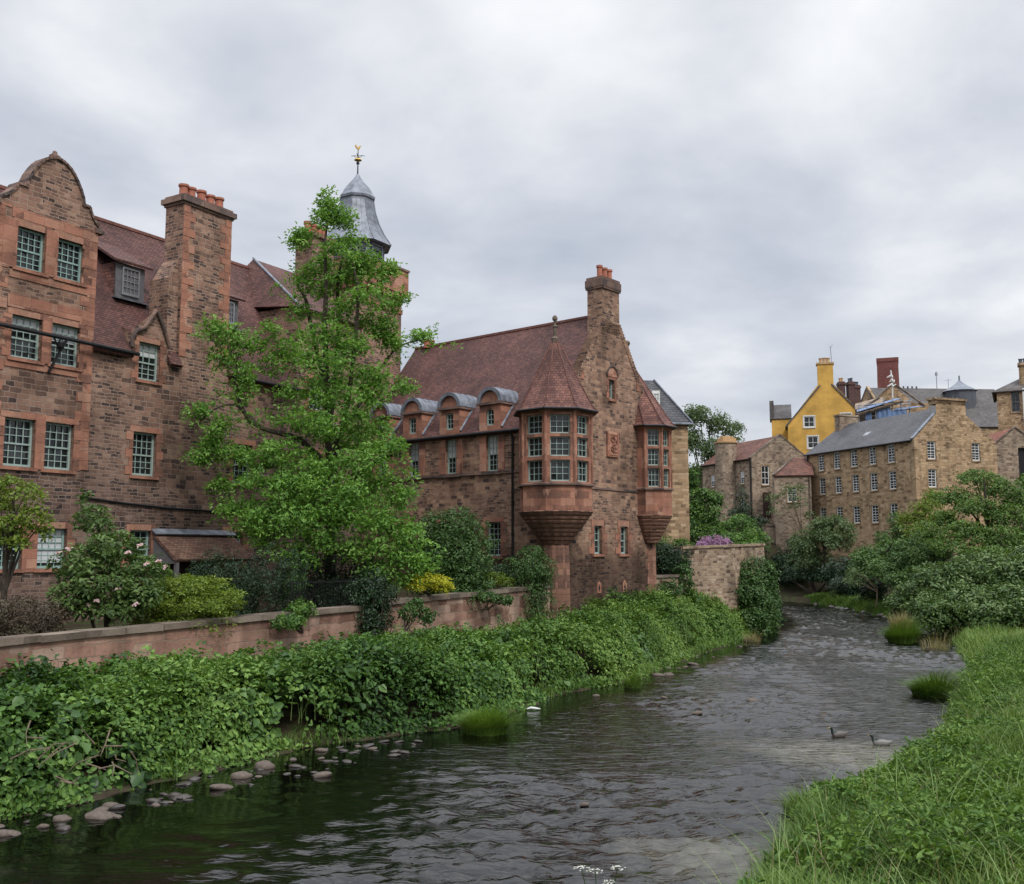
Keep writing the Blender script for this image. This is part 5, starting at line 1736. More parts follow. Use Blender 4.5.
LF_RHODO = leafmat('rhododendron_leaves', [(0.022, 0.055, 0.014), (0.042, 0.095, 0.022), (0.07, 0.14, 0.034), (0.115, 0.195, 0.06)], 0.2, 0.4)
LF_LAUREL = leafmat('laurel_leaves', [(0.024, 0.055, 0.015), (0.05, 0.10, 0.024), (0.085, 0.15, 0.036), (0.13, 0.20, 0.058), (0.23, 0.29, 0.14)], 0.2, 0.4)
LF_FLOW = leafmat('flowering_shrub_leaves', [(0.035, 0.07, 0.02), (0.065, 0.12, 0.032), (0.11, 0.18, 0.048), (0.17, 0.25, 0.075)], 0.3, 0.45)
LF_YEL = leafmat('golden_leaves', [(0.22, 0.24, 0.015), (0.34, 0.35, 0.02), (0.46, 0.46, 0.03), (0.58, 0.56, 0.06)], 0.3)
LF_LIME = leafmat('maple_leaves', [(0.06, 0.10, 0.014), (0.11, 0.17, 0.02), (0.17, 0.24, 0.03), (0.24, 0.31, 0.06)], 0.35)
LF_BROWN = leafmat('russet_twigs', [(0.04, 0.032, 0.022), (0.065, 0.05, 0.032), (0.09, 0.068, 0.045), (0.10, 0.095, 0.05)], 0.15)
LF_BLUE = leafmat('far_blue_leaves', [(0.03, 0.068, 0.02), (0.06, 0.12, 0.032), (0.095, 0.17, 0.045), (0.14, 0.225, 0.065)], 0.25)
LF_PALE = leafmat('pale_leaves', [(0.05, 0.085, 0.03), (0.085, 0.135, 0.05), (0.125, 0.18, 0.075), (0.17, 0.23, 0.11)], 0.3)
FL_PINK = leafmat('pink_petals', [(0.5, 0.32, 0.33), (0.6, 0.45, 0.44)], 0.3)
FL_PURP = leafmat('purple_petals', [(0.24, 0.12, 0.26), (0.36, 0.2, 0.38), (0.45, 0.3, 0.46)], 0.3)
FL_WHITE = leafmat('white_petals', [(0.5, 0.52, 0.46), (0.68, 0.68, 0.62)], 0.3)


def B_(px, py, Y, rx, rz, ry=None):
    """ellipsoid centred where px, py lies Y metres off, radii from pixel radii at that distance"""
    p = at(px, py, Y)
    k = Y / FOC
    return (p.x, p.y, p.z, rx * k, (ry if ry else (rx * 0.75 + rz * 0.25) * k), rz * k)


# ---- the big light green tree in front of the tall block
def big_tree():
    Y = 40.5
    rng = np.random.default_rng(11)
    base = at(332, 600, Y)
    gz = float(ground_z([(base.x, base.y)])[0])
    root = tag(bpy.data.objects.new('broadleaf_tree', None), 'tall open light green tree with layered sprays, before the tall block and stair tower', 'tree')
    COL.objects.link(root)
    root.location = (base.x, base.y, gz)
    o = Vector((base.x, base.y, gz))
    def q(px, py, dy=0.0): return at(px, py, Y + dy) - o
    m = MB()
    limbs = [
        ([(332, 612, 0), (330, 560, 0), (331, 500, 0.1), (329, 440, 0.2), (327, 385, 0.1)], [0.3, 0.24, 0.2, 0.17, 0.14]),
        ([(327, 385, 0.1), (325, 330, 0), (326, 285, -.3), (325, 245, -.3), (329, 215, -.3)], [0.14, 0.11, 0.085, 0.06, 0.03]),
        ([(329, 430, 0.2), (336, 370, 0.6), (338, 320, 0.8), (338, 280, 0.6), (345, 250, 0.5)], [0.12, 0.1, 0.08, 0.06, 0.03]),
        ([(331, 480, 0.1), (348, 400, -.6), (356, 330, -.8), (358, 290, -.9), (352, 262, -.9)], [0.12, 0.1, 0.08, 0.055, 0.03]),
        ([(330, 470, 0.1), (300, 440, -1), (262, 428, -1.6), (244, 412, -1.8), (236, 385, -1.9), (238, 355, -2.0)], [0.13, 0.12, 0.1, 0.085, 0.06, 0.03]),
        ([(262, 428, -1.6), (235, 405, -1.8), (210, 412, -2), (196, 428, -2)], [0.06, 0.045, 0.03, 0.015]),
        ([(328, 400, 0.2), (312, 330, 1.2), (306, 300, 1.4), (298, 284, 1.5), (308, 270, 1.4), (318, 262, 1.3)], [0.1, 0.09, 0.075, 0.06, 0.04, 0.02]),
        ([(331, 450, .2), (362, 400, .9), (385, 362, 1.1), (402, 345, 1.2), (432, 338, 1.4)], [0.1, 0.08, 0.055, 0.04, 0.015]),
        ([(330, 500, 0), (365, 470, -1), (395, 455, -1.6), (415, 470, -1.8)], [0.1, 0.075, 0.05, 0.02]),
        ([(330, 520, 0), (370, 520, -1.4), (405, 535, -2), (422, 560, -2.1)], [0.1, 0.075, 0.05, 0.02]),
        ([(330, 515, 0), (295, 500, -1.5), (262, 520, -2.4), (240, 520, -2.6)], [0.1, 0.075, 0.045, 0.02]),
        ([(330, 520, 0), (320, 520, -2), (300, 550, -3), (300, 575, -3.2)], [0.09, 0.07, 0.04, 0.02]),
        ([(330, 505, 0), (285, 470, 1.5), (240, 465, 2.2), (205, 480, 2.2)], [0.09, 0.06, 0.04, 0.02]),
    ]
    for pts, rd in limbs:
        P = [q(*p) for p in pts]
        S_, R_2 = [], []
        for i in range(len(P) - 1):          # rounder bends between the joints
            p0, p1, p2, p3 = P[max(i - 1, 0)], P[i], P[i + 1], P[min(i + 2, len(P) - 1)]
            for k in range(4):
                t_ = k / 4
                S_.append(0.5 * ((2 * p1) + (p2 - p0) * t_ + (2 * p0 - 5 * p1 + 4 * p2 - p3) * t_ ** 2 + (3 * p1 - p0 - 3 * p2 + p3) * t_ ** 3))
                R_2.append(rd[i] + (rd[i + 1] - rd[i]) * t_)
        S_.append(P[-1]); R_2.append(rd[-1])
        m.tube(S_, R_2, 8)
    m.build('trunk', BARK, root)
    blobs = [
        (330, 207, 14, 9, 0), (318, 218, 12, 8, -.4), (342, 220, 9, 10, .4), (304, 232, 14, 8, .3), (350, 243, 14, 8, 0), (332, 246, 12, 8, -.8),
        (322, 262, 20, 8, .4), (362, 262, 19, 8, -.4), (382, 279, 13, 7, 0), (345, 281, 22, 8, .6), (368, 295, 23, 8, -.8), (322, 294, 15, 7, .4), (388, 300, 12, 7, .4),
        (305, 307, 12, 6, 1), (341, 308, 17, 8, -.6), (372, 322, 22, 9, .2), (330, 329, 22, 8, -.8), (386, 341, 16, 8, .8), (350, 345, 24, 9, -1.2), (308, 336, 16, 7, 0.5),
        (212, 328, 17, 7, -2), (228, 337, 16, 7, -2.2), (228, 353, 16, 10, -2), (252, 345, 18, 8, -1.6), (242, 370, 13, 9, -2), (268, 332, 14, 6, -1.2), (284, 345, 16, 8, -.5), (246, 388, 10, 7, -1.9), (268, 362, 14, 8, -1),
        (303, 360, 22, 10, -1), (335, 370, 26, 10, -1.6), (372, 370, 22, 10, -.6), (394, 385, 13, 8, .4), (300, 388, 26, 10, -1.2), (340, 397, 30, 11, -1.6), (378, 402, 20, 10, -.8),
        (202, 412, 13, 6, -2), (214, 425, 12, 7, -2.2), (206, 440, 14, 6, -2), (292, 412, 24, 9, -1.6), (325, 421, 30, 10, -2), (365, 428, 26, 10, -1.2), (225, 452, 24, 7, -2), (197, 458, 11, 7, -2.1), (258, 450, 26, 8, -1.8), (210, 483, 15, 6, -2),
        (285, 446, 28, 10, -2.2), (320, 452, 28, 9, -2.4), (356, 456, 26, 10, -2), (386, 448, 16, 10, -1.6), (262, 478, 30, 9, -2.6), (300, 483, 34, 11, -2.8), (340, 488, 34, 11, -2.8), (378, 482, 24, 11, -2.2), (402, 492, 16, 9, -2),
        (240, 498, 24, 8, -2.4), (272, 507, 30, 9, -2.8), (312, 514, 32, 10, -3), (350, 518, 30, 10, -2.8), (384, 518, 28, 11, -2.4), (406, 525, 18, 9, -2.2), (250, 524, 22, 8, -2.6), (284, 533, 26, 8, -3), (318, 540, 24, 8, -3), (372, 543, 26, 9, -2.6), (402, 550, 22, 10, -2.4), (424, 562, 13, 8, -2.2), (300, 556, 16, 8, -3.2), (293, 572, 9, 8, -3.2), (386, 563, 18, 8, -2.6), (412, 573, 13, 7, -2.4), (345, 548, 20, 7, -2.4), (268, 548, 14, 6, -2.8),
        (312, 280, 16, 8, .6), (326, 203, 9, 8, 0), (334, 206, 12, 9, .1), (356, 275, 18, 8, .5), (338, 338, 20, 8, .9), (385, 318, 12, 8, .7), (392, 268, 9, 7, .2), (398, 288, 10, 6, .4), (378, 254, 10, 6, -.3), (296, 236, 10, 7, .3), (418, 337, 9, 4, 1.3), (432, 340, 9, 4, 1.4), (401, 345, 8, 6, 1.2),
        (318, 470, 40, 12, 1.6), (350, 430, 36, 12, 1.6), (300, 500, 40, 12, 1.4), (360, 500, 38, 12, 1.2), (330, 380, 30, 12, 1.4),
    ]
    Cs = []
    for (px, py, rx, ry, dy) in blobs:
        c = q(px + rng.normal(0, 3), py + rng.normal(0, 4.5), dy)
        k = Y / FOC
        ry = ry * 1.3
        n = int((6.4 if py < 400 else 7.6) * (rx * k + .05) * (ry * k + .05) * math.pi * 3.4) + 4
        rx, py_j = rx * rng.uniform(0.8, 1.12), 0
        d = unit(rng.normal(size=(n, 3))) * (rng.uniform(0, 1, n) ** 0.45)[:, None]
        Cs.append(np.array(c) + d * np.array([rx * k, rx * k * 0.9, ry * k]) * 1.08)
    for pts, rd in limbs:                    # loose twiggy sprays along the outer limbs tie the clumps together
        for (p0, p1) in zip(pts[1:-1], pts[2:]):
            a_, b_ = np.array(q(*p0)), np.array(q(*p1))
            f_ = rng.uniform(0, 1, (9, 1))
            Cs.append(a_ + (b_ - a_) * f_ + rng.normal(size=(9, 3)) * [0.55, 0.5, 0.38])
    C = np.concatenate(Cs)
    N = unit(rng.normal(size=C.shape) * 0.42 + np.array([0, -0.25, 0.9]))
    P, LN, T, tone = sprays(C, N, 15, 0.33, rng, 0.5, 0.6)
    Ls = 0.165 * rng.uniform(0.65, 1.2, len(P))
    leaf_object('crown', P, LN, T, Ls, Ls * 0.5, tone, LF_TREE, root, True, 0.22)
    return len(P)


NLEAF = big_tree()


# ---- generic trees
def tree(name, label, px, Y, ground, blobs, mat, dens=5, nleaf=14, rad=0.5, L=0.2, trunk_r=0.2, group=None, up=0.55, wr=0.55, shell=0.7, bark=None, low=-0.8):
    SEED[0] += 1
    rng = np.random.default_rng(SEED[0])
    rr = random.Random(SEED[0])
    p = at(px, 500, Y)
    root = tag(bpy.data.objects.new(name, None), label, 'tree', group)
    COL.objects.link(root)
    root.location = (p.x, Y, ground)
    o = Vector((p.x, Y, ground))
    bl = []
    for b_ in blobs:
        e = B_(*b_)
        bl.append((e[0] - o.x, e[1] - o.y, e[2] - o.z, *e[3:]))
    top = max(b_[2] + b_[5] * 0.6 for b_ in bl)
    m = MB()
    mid = Vector((rr.uniform(-.2, .2), rr.uniform(-.2, .2), top * 0.45))
    m.tube([(0, 0, -0.3), mid, (np.mean([b_[0] for b_ in bl]), np.mean([b_[1] for b_ in bl]), top * 0.92)], [trunk_r, trunk_r * 0.7, trunk_r * 0.15], 8)
    for b_ in bl:
        s0 = Vector((0, 0, 0)).lerp(mid, rr.uniform(0.5, 1.0))
        e = Vector((b_[0], b_[1], b_[2] + b_[5] * 0.3))
        m.tube([s0, s0.lerp(e, 0.5) + Vector((rr.uniform(-.3, .3), rr.uniform(-.3, .3), 0.25)), e], [trunk_r * 0.42, trunk_r * 0.28, trunk_r * 0.08], 6)
    m.build('trunk', bark or BARK, root)
    C, N = blob_points(bl, dens, rng, up, shell, low)
    P, LN, T, tone = sprays(C[C[:, 2] > 0.05], N[C[:, 2] > 0.05], nleaf, rad, rng, 0.5, 0.3)
    Ls = L * rng.uniform(0.7, 1.25, len(P))
    leaf_object('crown', P, LN, T, Ls, Ls * wr, tone, mat, root, False)
    return root


tree('garden_tree', 'bright yellow green young tree at the left edge before ground floor windows', 10, 27.5, 2.4,
     [(8, 484, 27.5, 22, 9), (28, 493, 27.2, 16, 9), (0, 505, 27.6, 25, 10), (36, 512, 27.3, 16, 9), (10, 523, 27.2, 26, 9), (34, 530, 27.4, 17, 7), (-16, 490, 28, 24, 14), (-14, 530, 27.8, 26, 12), (12, 541, 27.0, 18, 5), (46, 520, 27.3, 8, 6)], LF_LIME, 14, 13, 0.22, 0.12, 0.1)
# trees in the gap between hall and cottage, and behind the houses
tree('tall_ash_tree', 'tall airy light green tree in the gap between hall and cottage', 708, 134, 5,
     [(700, 415, 134, 16, 12), (720, 425, 134, 15, 13), (690, 440, 134, 14, 16), (712, 450, 133, 18, 14), (732, 445, 135, 12, 14), (700, 475, 133, 17, 14), (722, 478, 134, 14, 12), (690, 420, 136, 10, 10), (738, 428, 136, 7, 8), (706, 500, 133, 16, 14)], LF_PALE, 2.6, 14, 0.7, 0.34, 0.3, up=0.45)
tree('dark_ash_tree', 'dense dark green tree standing below the airy one, left of cottage', 700, 98, 4,
     [(703, 497, 98, 14, 11), (694, 515, 97, 10, 14), (712, 518, 97, 11, 14), (700, 535, 96, 16, 12), (716, 500, 99, 8, 9), (690, 480, 99, 8, 16)], LF_MID, 6, 14, 0.5, 0.28, 0.2)
tree('small_green_tree', 'small fresh green tree behind the rhododendron on the river wall', 738, 80, 3.6,
     [(738, 522, 80, 18, 8), (724, 530, 80, 13, 8), (752, 532, 79, 12, 8), (738, 538, 78, 20, 8), (748, 545, 77, 16, 6), (760, 541, 78, 9, 6)], LF_NEAR, 6, 14, 0.35, 0.2, 0.12)
tree('sparse_birch', 'thin leaning young tree with sparse pale leaves before the cottage door', 800, 110, 3.0,
     [(775, 498, 110, 11, 5), (788, 490, 110, 10, 7), (797, 503, 110, 8, 8), (770, 510, 110, 7, 4), (800, 487, 110, 7, 5), (812, 515, 110, 8, 6)], LF_PALE, 1.8, 12, 0.5, 0.24, 0.13, bark=BARK2)
tree('riverside_tree', 'mid green tree in front of the golden house, left of its lowest windows', 822, 101, 3.2,
     [(822, 535, 101, 20, 12), (806, 545, 102, 17, 12), (838, 540, 99, 16, 12), (824, 525, 101, 12, 8), (846, 528, 98, 9, 8), (812, 560, 102, 20, 12), (836, 520, 100, 9, 7)], LF_PALE, 5.0, 14, 0.5, 0.24, 0.16)
tree('dark_riverside_tree', 'dark blue green bushy tree under the golden house windows', 880, 84, 2.6,
     [(890, 546, 86, 14, 9), (872, 556, 84, 20, 12), (902, 552, 84, 18, 10), (918, 544, 83, 18, 11), (880, 570, 82, 26, 14), (912, 562, 81, 24, 14), (932, 552, 81, 18, 14), (865, 560, 83, 14, 10), (900, 580, 79, 22, 8), (885, 590, 80, 24, 8), (925, 578, 78, 20, 12), (860, 585, 82, 16, 9)], LF_BLUE, 5.5, 14, 0.45, 0.24, 0.2)
tree('riverside_tree', 'large leafy tree on the right edge below the golden gable', 990, 78, 2.8,
     [(975, 478, 80, 22, 9), (998, 488, 79, 22, 12), (955, 497, 80, 22, 10), (1020, 498, 78, 22, 14), (975, 507, 78, 26, 11), (1005, 515, 77, 24, 12), (945, 519, 79, 14, 9), (965, 530, 77, 26, 11), (1000, 538, 76, 30, 13), (1035, 530, 77, 26, 22), (930, 535, 78, 18, 12), (955, 545, 76, 24, 11), (1030, 480, 80, 14, 8), (985, 555, 74, 28, 10), (1015, 560, 74, 28, 12)], LF_RIV, 5.0, 14, 0.42, 0.22, 0.28)
tree('yellow_green_tree', 'yellow green tree touching the golden house gable wall', 925, 88, 4,
     [(925, 508, 88, 16, 10), (912, 520, 88, 14, 10), (935, 498, 89, 12, 9), (940, 520, 87, 16, 10), (918, 533, 87, 16, 9)], LF_LIME, 5.0, 14, 0.45, 0.22, 0.16)
tree('dark_bank_tree', 'dark bramble covered tree on the far bank left of the sapling', 815, 104, 2.2,
     [(800, 572, 107, 20, 10), (822, 575, 101, 20, 10), (842, 570, 96, 18, 11), (786, 568, 113, 12, 9), (810, 580, 103, 22, 7), (792, 580, 109, 14, 8), (835, 583, 97, 18, 7)], LF_DARK, 7, 14, 0.4, 0.22, 0.15)
tree('leaning_sapling', 'thin leaning sapling with pale tuft of leaves on the far grassy bank', 872, 81, 0.9,
     [(852, 572, 81, 7, 5), (860, 576, 81, 7, 4), (847, 580, 81, 4, 4), (856, 583, 81, 6, 3)], LF_PALE, 6, 12, 0.25, 0.16, 0.07, bark=BARK2)

# ---- shrubs on the garden terrace
sh_ = shrub
sh_('flowering_shrub', 'tall leafy shrub dotted with pale pink flowers before the ground floor windows', 'shrub',
    [B_(95, 520, 29, 20, 14), B_(112, 545, 28.5, 34, 14), B_(80, 560, 28, 28, 15), B_(130, 565, 28.5, 34, 12), B_(100, 585, 28, 44, 18), B_(140, 590, 28, 26, 14), B_(70, 595, 27.5, 24, 14), B_(150, 570, 29, 16, 8), B_(88, 500, 29.5, 8, 8), B_(105, 608, 28, 40, 8)], LF_FLOW, 15, 11, 0.2, 0.15, 0.45, six=True, skirt=False)
rngf = np.random.default_rng(5)
cs = np.array([list(at(x, y, 27.4)) for x, y in ((128, 552), (146, 563), (158, 560), (97, 600), (118, 588), (140, 545), (70, 548), (60, 552), (135, 604), (165, 566), (88, 605))])
P, LN, T, tone = sprays(cs, np.tile([0, -0.5, 0.8], (len(cs), 1)), 7, 0.07, rngf)
leaf_object('flower', P, LN, T, 0.13, 0.08, tone, FL_PINK, None)
_fl = bpy.data.objects['flower']
_fl.parent = bpy.data.objects['flowering_shrub']
_fl.matrix_parent_inverse = Matrix.Translation(bpy.data.objects['flowering_shrub'].location).inverted()
sh_('maple_shrub', 'spreading low yellow green maple shrub under the porch roof', 'shrub',
    [B_(185, 583, 30.3, 44, 8), B_(160, 592, 29.6, 34, 9), B_(210, 595, 30.4, 34, 9), B_(185, 602, 29.6, 46, 9), B_(228, 604, 30.6, 14, 6), B_(150, 606, 29.2, 24, 7)], LF_LIME, 20, 12, 0.2, 0.11, 0.4, up=0.8)
sh_('russet_hedge', 'dull russet clipped twiggy hedge at the left edge above the garden wall', 'hedge',
    [B_(20, 612, 26.3, 40, 16), B_(-20, 612, 26, 40, 18), B_(52, 614, 26.8, 18, 11)], LF_BROWN, 26, 12, 0.18, 0.09, 0.4, up=0.25)
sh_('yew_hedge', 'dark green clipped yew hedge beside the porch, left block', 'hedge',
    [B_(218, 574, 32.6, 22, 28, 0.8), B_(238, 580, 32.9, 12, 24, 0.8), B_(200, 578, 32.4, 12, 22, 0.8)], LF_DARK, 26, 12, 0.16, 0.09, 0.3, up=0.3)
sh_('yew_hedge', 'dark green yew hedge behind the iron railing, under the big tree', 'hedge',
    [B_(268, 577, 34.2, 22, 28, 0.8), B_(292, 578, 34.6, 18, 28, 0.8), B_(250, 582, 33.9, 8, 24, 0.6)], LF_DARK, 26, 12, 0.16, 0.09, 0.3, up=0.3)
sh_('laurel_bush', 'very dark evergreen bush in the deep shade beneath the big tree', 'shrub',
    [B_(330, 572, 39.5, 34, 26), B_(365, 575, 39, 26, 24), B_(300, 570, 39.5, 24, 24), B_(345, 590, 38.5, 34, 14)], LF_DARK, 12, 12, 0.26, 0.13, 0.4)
sh_('ivy_bush', 'dark ivy bush spilling over the garden wall at its step', 'shrub',
    [B_(372, 583, 35.2, 16, 17), B_(360, 590, 34.8, 14, 13), B_(385, 592, 35.4, 12, 12), B_(372, 602, 34.6, 9, 12, 0.5)], LF_DARK, 24, 12, 0.18, 0.1, 0.5)
sh_('golden_shrub', 'small bright golden yellow shrub on the garden wall', 'shrub',
    [B_(428, 581, 38.2, 20, 9), B_(415, 583, 38, 12, 8), B_(442, 584, 38.2, 12, 7)], LF_YEL, 34, 12, 0.14, 0.09, 0.45, up=0.55, skirt=False, foot=tuple(at(428, 592, 38.2)))
sh_('rhododendron', 'big rounded dark green rhododendron below the hall dormers', 'shrub',
    [B_(455, 545, 42.5, 38, 36), B_(440, 555, 42, 26, 28), B_(472, 560, 42.3, 22, 26), B_(455, 525, 42.8, 26, 18), B_(430, 540, 42.6, 18, 26), B_(460, 575, 41.6, 28, 14)], LF_RHODO, 15, 12, 0.24, 0.13, 0.38, six=True)
sh_('laurel_bush', 'dark glossy bush tucked against the red pier of the large oriel', 'shrub',
    [B_(530, 566, 45.3, 22, 17), B_(515, 570, 45, 17, 13), B_(545, 572, 45.4, 13, 12), B_(532, 552, 45.6, 13, 9)], LF_RHODO, 17, 12, 0.2, 0.11, 0.4)
sh_('spiky_plant', 'low yellowish spiky plant on the wall top beside the downpipe', 'plant',
    [B_(492, 578, 43, 14, 7), B_(505, 581, 43.4, 10, 5), B_(480, 581, 42.4, 8, 5)], LF_LIME, 16, 9, 0.22, 0.22, 0.16, up=0.5, skirt=False, foot=tuple(at(492, 588, 43)))
sh_('low_shrub', 'low dark shrub under the hall window between rhododendron and downpipe', 'shrub',
    [B_(490, 575, 44.5, 18, 12), B_(505, 572, 45, 12, 10)], LF_DARK, 18, 12, 0.2, 0.11, 0.4)
sh_('hedge_ball', 'clipped privet hedge with light top, over the low wall by the hall', 'hedge',
    [B_(671, 556, 58, 18, 14), B_(660, 558, 57.5, 9, 14), B_(682, 558, 58, 9, 12), B_(671, 565, 57.5, 18, 10)], LF_DARK, 16, 12, 0.26, 0.14, 0.45)
sh_('privet_top', 'fresh green shrub rising behind the clipped hedge by the hall', 'shrub',
    [B_(668, 541, 59, 15, 6), B_(683, 543, 59, 9, 6), B_(658, 544, 59, 8, 6)], LF_NEAR, 9, 12, 0.26, 0.14, 0.45)
sh_('rhododendron', 'purple flowering rhododendron on top of the river wall', 'shrub',
    [B_(712, 541, 62, 14, 6), B_(724, 543, 62.5, 9, 5), B_(702, 545, 61.5, 8, 4)], FL_PURP, 12, 12, 0.22, 0.12, 0.6)
# ---- ivy and plants hanging on the walls
def wall_ivy(label, spots, mat, L=0.12, dens=30):
    bl = [B_(*s) for s in spots]
    shrub('wall_ivy', label, 'ivy', bl, mat, dens, 11, 0.16, L, 0.55, up=0.2, low=-1.0, stems=4, skirt=False, foot=(bl[0][0], bl[0][1] + 0.1, min(b_[2] - b_[5] for b_ in bl)))
wall_ivy('trailing green plant hanging on the pale garden wall under the golden shrub', [(408, 612, 35.3, 9, 9, 0.3), (425, 616, 36.3, 12, 8, 0.3), (416, 603, 36.2, 7, 6, 0.3)], LF_RHODO)
wall_ivy('small green tuft on the pale garden wall, nearest the hall corner', [(488, 597, 41.3, 12, 6, 0.4), (505, 600, 42.3, 9, 5, 0.4)], LF_RHODO)
wall_ivy('ivy over the low wall and the start of the river wall', [(668, 590, 55.6, 14, 12, 0.6), (683, 580, 56.8, 12, 18, 0.6), (690, 600, 57, 12, 10, 0.6)], LF_RHODO, 0.14, 16)
wall_ivy('dark clump of leaves hanging from the garden wall near the big tree railing', [(300, 610, 32.2, 16, 10, 0.5), (288, 622, 31.4, 18, 8, 0.5)], LF_NEAR)
sh_('ivy_bush', 'large dark ivy bush leaning over the river at the end of the river wall', 'shrub',
    [B_(757, 574, 62.5, 19, 18), B_(750, 592, 61.6, 17, 18), B_(767, 588, 63, 13, 24), B_(757, 605, 61.5, 19, 14), B_(742, 572, 62, 8, 12), B_(771, 605, 63, 9, 14), B_(754, 616, 61, 18, 8)], LF_RHODO, 12, 12, 0.32, 0.18, 0.5)
# ---- far bank shrubs
sh_('laurel_bank', 'broad pale flecked laurel shrub sprawling to the water on the far right bank', 'shrub',
    [B_(985, 570, 62, 40, 16), B_(950, 580, 62, 34, 16), B_(1015, 575, 61, 36, 18), B_(920, 592, 63, 24, 14), B_(960, 598, 60, 40, 14), B_(1005, 598, 59, 40, 14), B_(905, 602, 63, 16, 9), B_(985, 559, 64, 22, 7), B_(1040, 562, 62, 28, 20), B_(940, 606, 59, 34, 9), B_(985, 608, 58, 40, 9), B_(1030, 605, 57, 30, 12)], LF_LAUREL, 9, 13, 0.38, 0.25, 0.42)
sh_('bramble_shrub', 'dark tangled bramble between the leaning sapling and the ivy bush', 'shrub',
    [B_(790, 560, 110, 18, 10), B_(800, 545, 110, 12, 9), B_(780, 574, 114, 10, 9), B_(850, 583, 93, 20, 7), B_(872, 586, 86, 14, 6)], LF_DARK, 10, 12, 0.4, 0.22, 0.5)
sh_('far_shrub', 'mid green shrub climbing the lowest windows of the golden house', 'shrub',
    [B_(895, 520, 93, 8, 10), B_(902, 532, 92, 10, 9), B_(884, 538, 92, 9, 8)], LF_BLUE, 5, 12, 0.4, 0.22, 0.5)
sh_('cottage_shrub', 'ivy and shrub climbing the foot of the round stair turret', 'shrub',
    [B_(742, 502, 111, 6, 16), B_(748, 515, 109, 7, 12), B_(735, 515, 110, 8, 8), B_(758, 520, 108, 10, 6)], LF_DARK, 4.5, 12, 0.4, 0.22, 0.5)


# ---- thicket along the left bank: leafy shoots over a lumpy surface between water and wall
def bank_param(n, rng, s0, s1, poly_a, poly_b):
    def cum(p):
        p = np.array(p, float)
        return p
    A, Bp = np.array(poly_a, float), np.array(poly_b, float)
    sa = rng.uniform(s0, s1, n)
    ya = np.interp(sa, A[:, 1], A[:, 0])
    yb = np.interp(sa, Bp[:, 1], Bp[:, 0])
    return sa, ya, yb


def thicket(name, label, cat, y0, y1, n, mat, L, rad, nleaf, hmax, seed, front=1.15, six=True, t0=0.0, t1=1.0, wall_drop=None, patch=0.0, shape=None, wr=0.62):
    rng = np.random.default_rng(seed)
    sa, xe, xw = bank_param(n, rng, y0, y1, LEFT, WALLP)
    t = t0 + (t1 - t0) * rng.uniform(0, 1, n) ** 1.0
    x = xe + (xw + 0.35 - xe) * t
    P2 = np.stack([x, sa], 1)
    w = np.maximum(xe - xw, 2)
    d = t * w
    gz = 0.1 + 1.2 * sstep(0.0, 5.5, d)
    lump = vnoise(P2, 0.55, seed) * 0.6 + vnoise(P2, 1.4, seed + 1) * 0.4
    sd_ = shape or seed                   # a second species can ride on the first one's surface
    lump = vnoise(P2, 0.55, sd_) * 0.6 + vnoise(P2, 1.4, sd_ + 1) * 0.4
    edge = 0.5 + 0.9 * vnoise(np.stack([sa, sa * 0], 1), 0.5, sd_ + 2)
    dd = np.clip((d - edge * 0.55) / front, 0, 1)
    h = hmax * np.sqrt(1 - (1 - dd) ** 2) * (0.45 + 0.9 * lump) * (1 - wall_drop(sa) * sstep(0.3, 0.9, t))
    hollow = 1.5 * sstep(0.58, 0.72, vnoise(np.stack([sa, sa * 0 + 3.3], 1), 0.42, sd_ + 4))
    ok = (d > edge * 0.35 - 0.3 + hollow * (rng.uniform(0, 1, n) > 0.12)) & (vnoise(P2, 1.15, seed + 9) + 0.25 * rng.uniform(0, 1, n) > 0.27)
    ok &= vnoise(P2, 0.42, seed + 11) + 0.3 * vnoise(P2, 1.9, seed + 12) > patch
    depth = rng.uniform(0, 1, n) ** 1.7
    z = gz + 0.19 * rng.normal(size=n) * np.clip(dd, 0.2, 1) + h * (1 - 0.85 * depth * np.where(dd < 0.95, 1, 0.55))
    # outward lean on the river face
    nx = -(1 - dd) * 1.3
    N = np.stack([np.where(True, -nx * 0.85, 0), nx * 0.5, 0.9 + 0 * nx], 1) + rng.normal(size=(n, 3)) * 0.28
    C = np.stack([x, sa, z], 1)[ok]
    N = unit(N[ok])
    P, LN, T, tone = sprays(C, N, nleaf, rad, rng, 0.34, 0.4)
    big = vnoise(P[:, :2], 0.35, seed + 5)
    tone = np.clip(tone + (big - 0.5) * 0.75, 0, 1)
    Ls = L * rng.uniform(0.65, 1.25, len(P))
    o = leaf_object(name, P, LN, T, Ls, Ls * wr, tone, mat, None, six, 0.18)
    return tag(o, label, cat, kind='stuff')


thicket('bank_thicket', 'dense mid green leafy thicket on the near left bank, under the garden wall', 'thicket', 13, 38, 8600, LF_NEAR, 0.155, 0.33, 15, 1.5, 21, wall_drop=lambda y: 0.5 + 0.2 * sstep(24, 34, y))
thicket('bank_undergrowth', 'brighter nettles and weeds on the left bank below the hall gable', 'undergrowth', 36.5, 66, 8500, LF_HERB, 0.14, 0.28, 13, 1.75, 31, front=1.8, wall_drop=lambda y: 0.8 - 0.8 * sstep(44, 52, y))


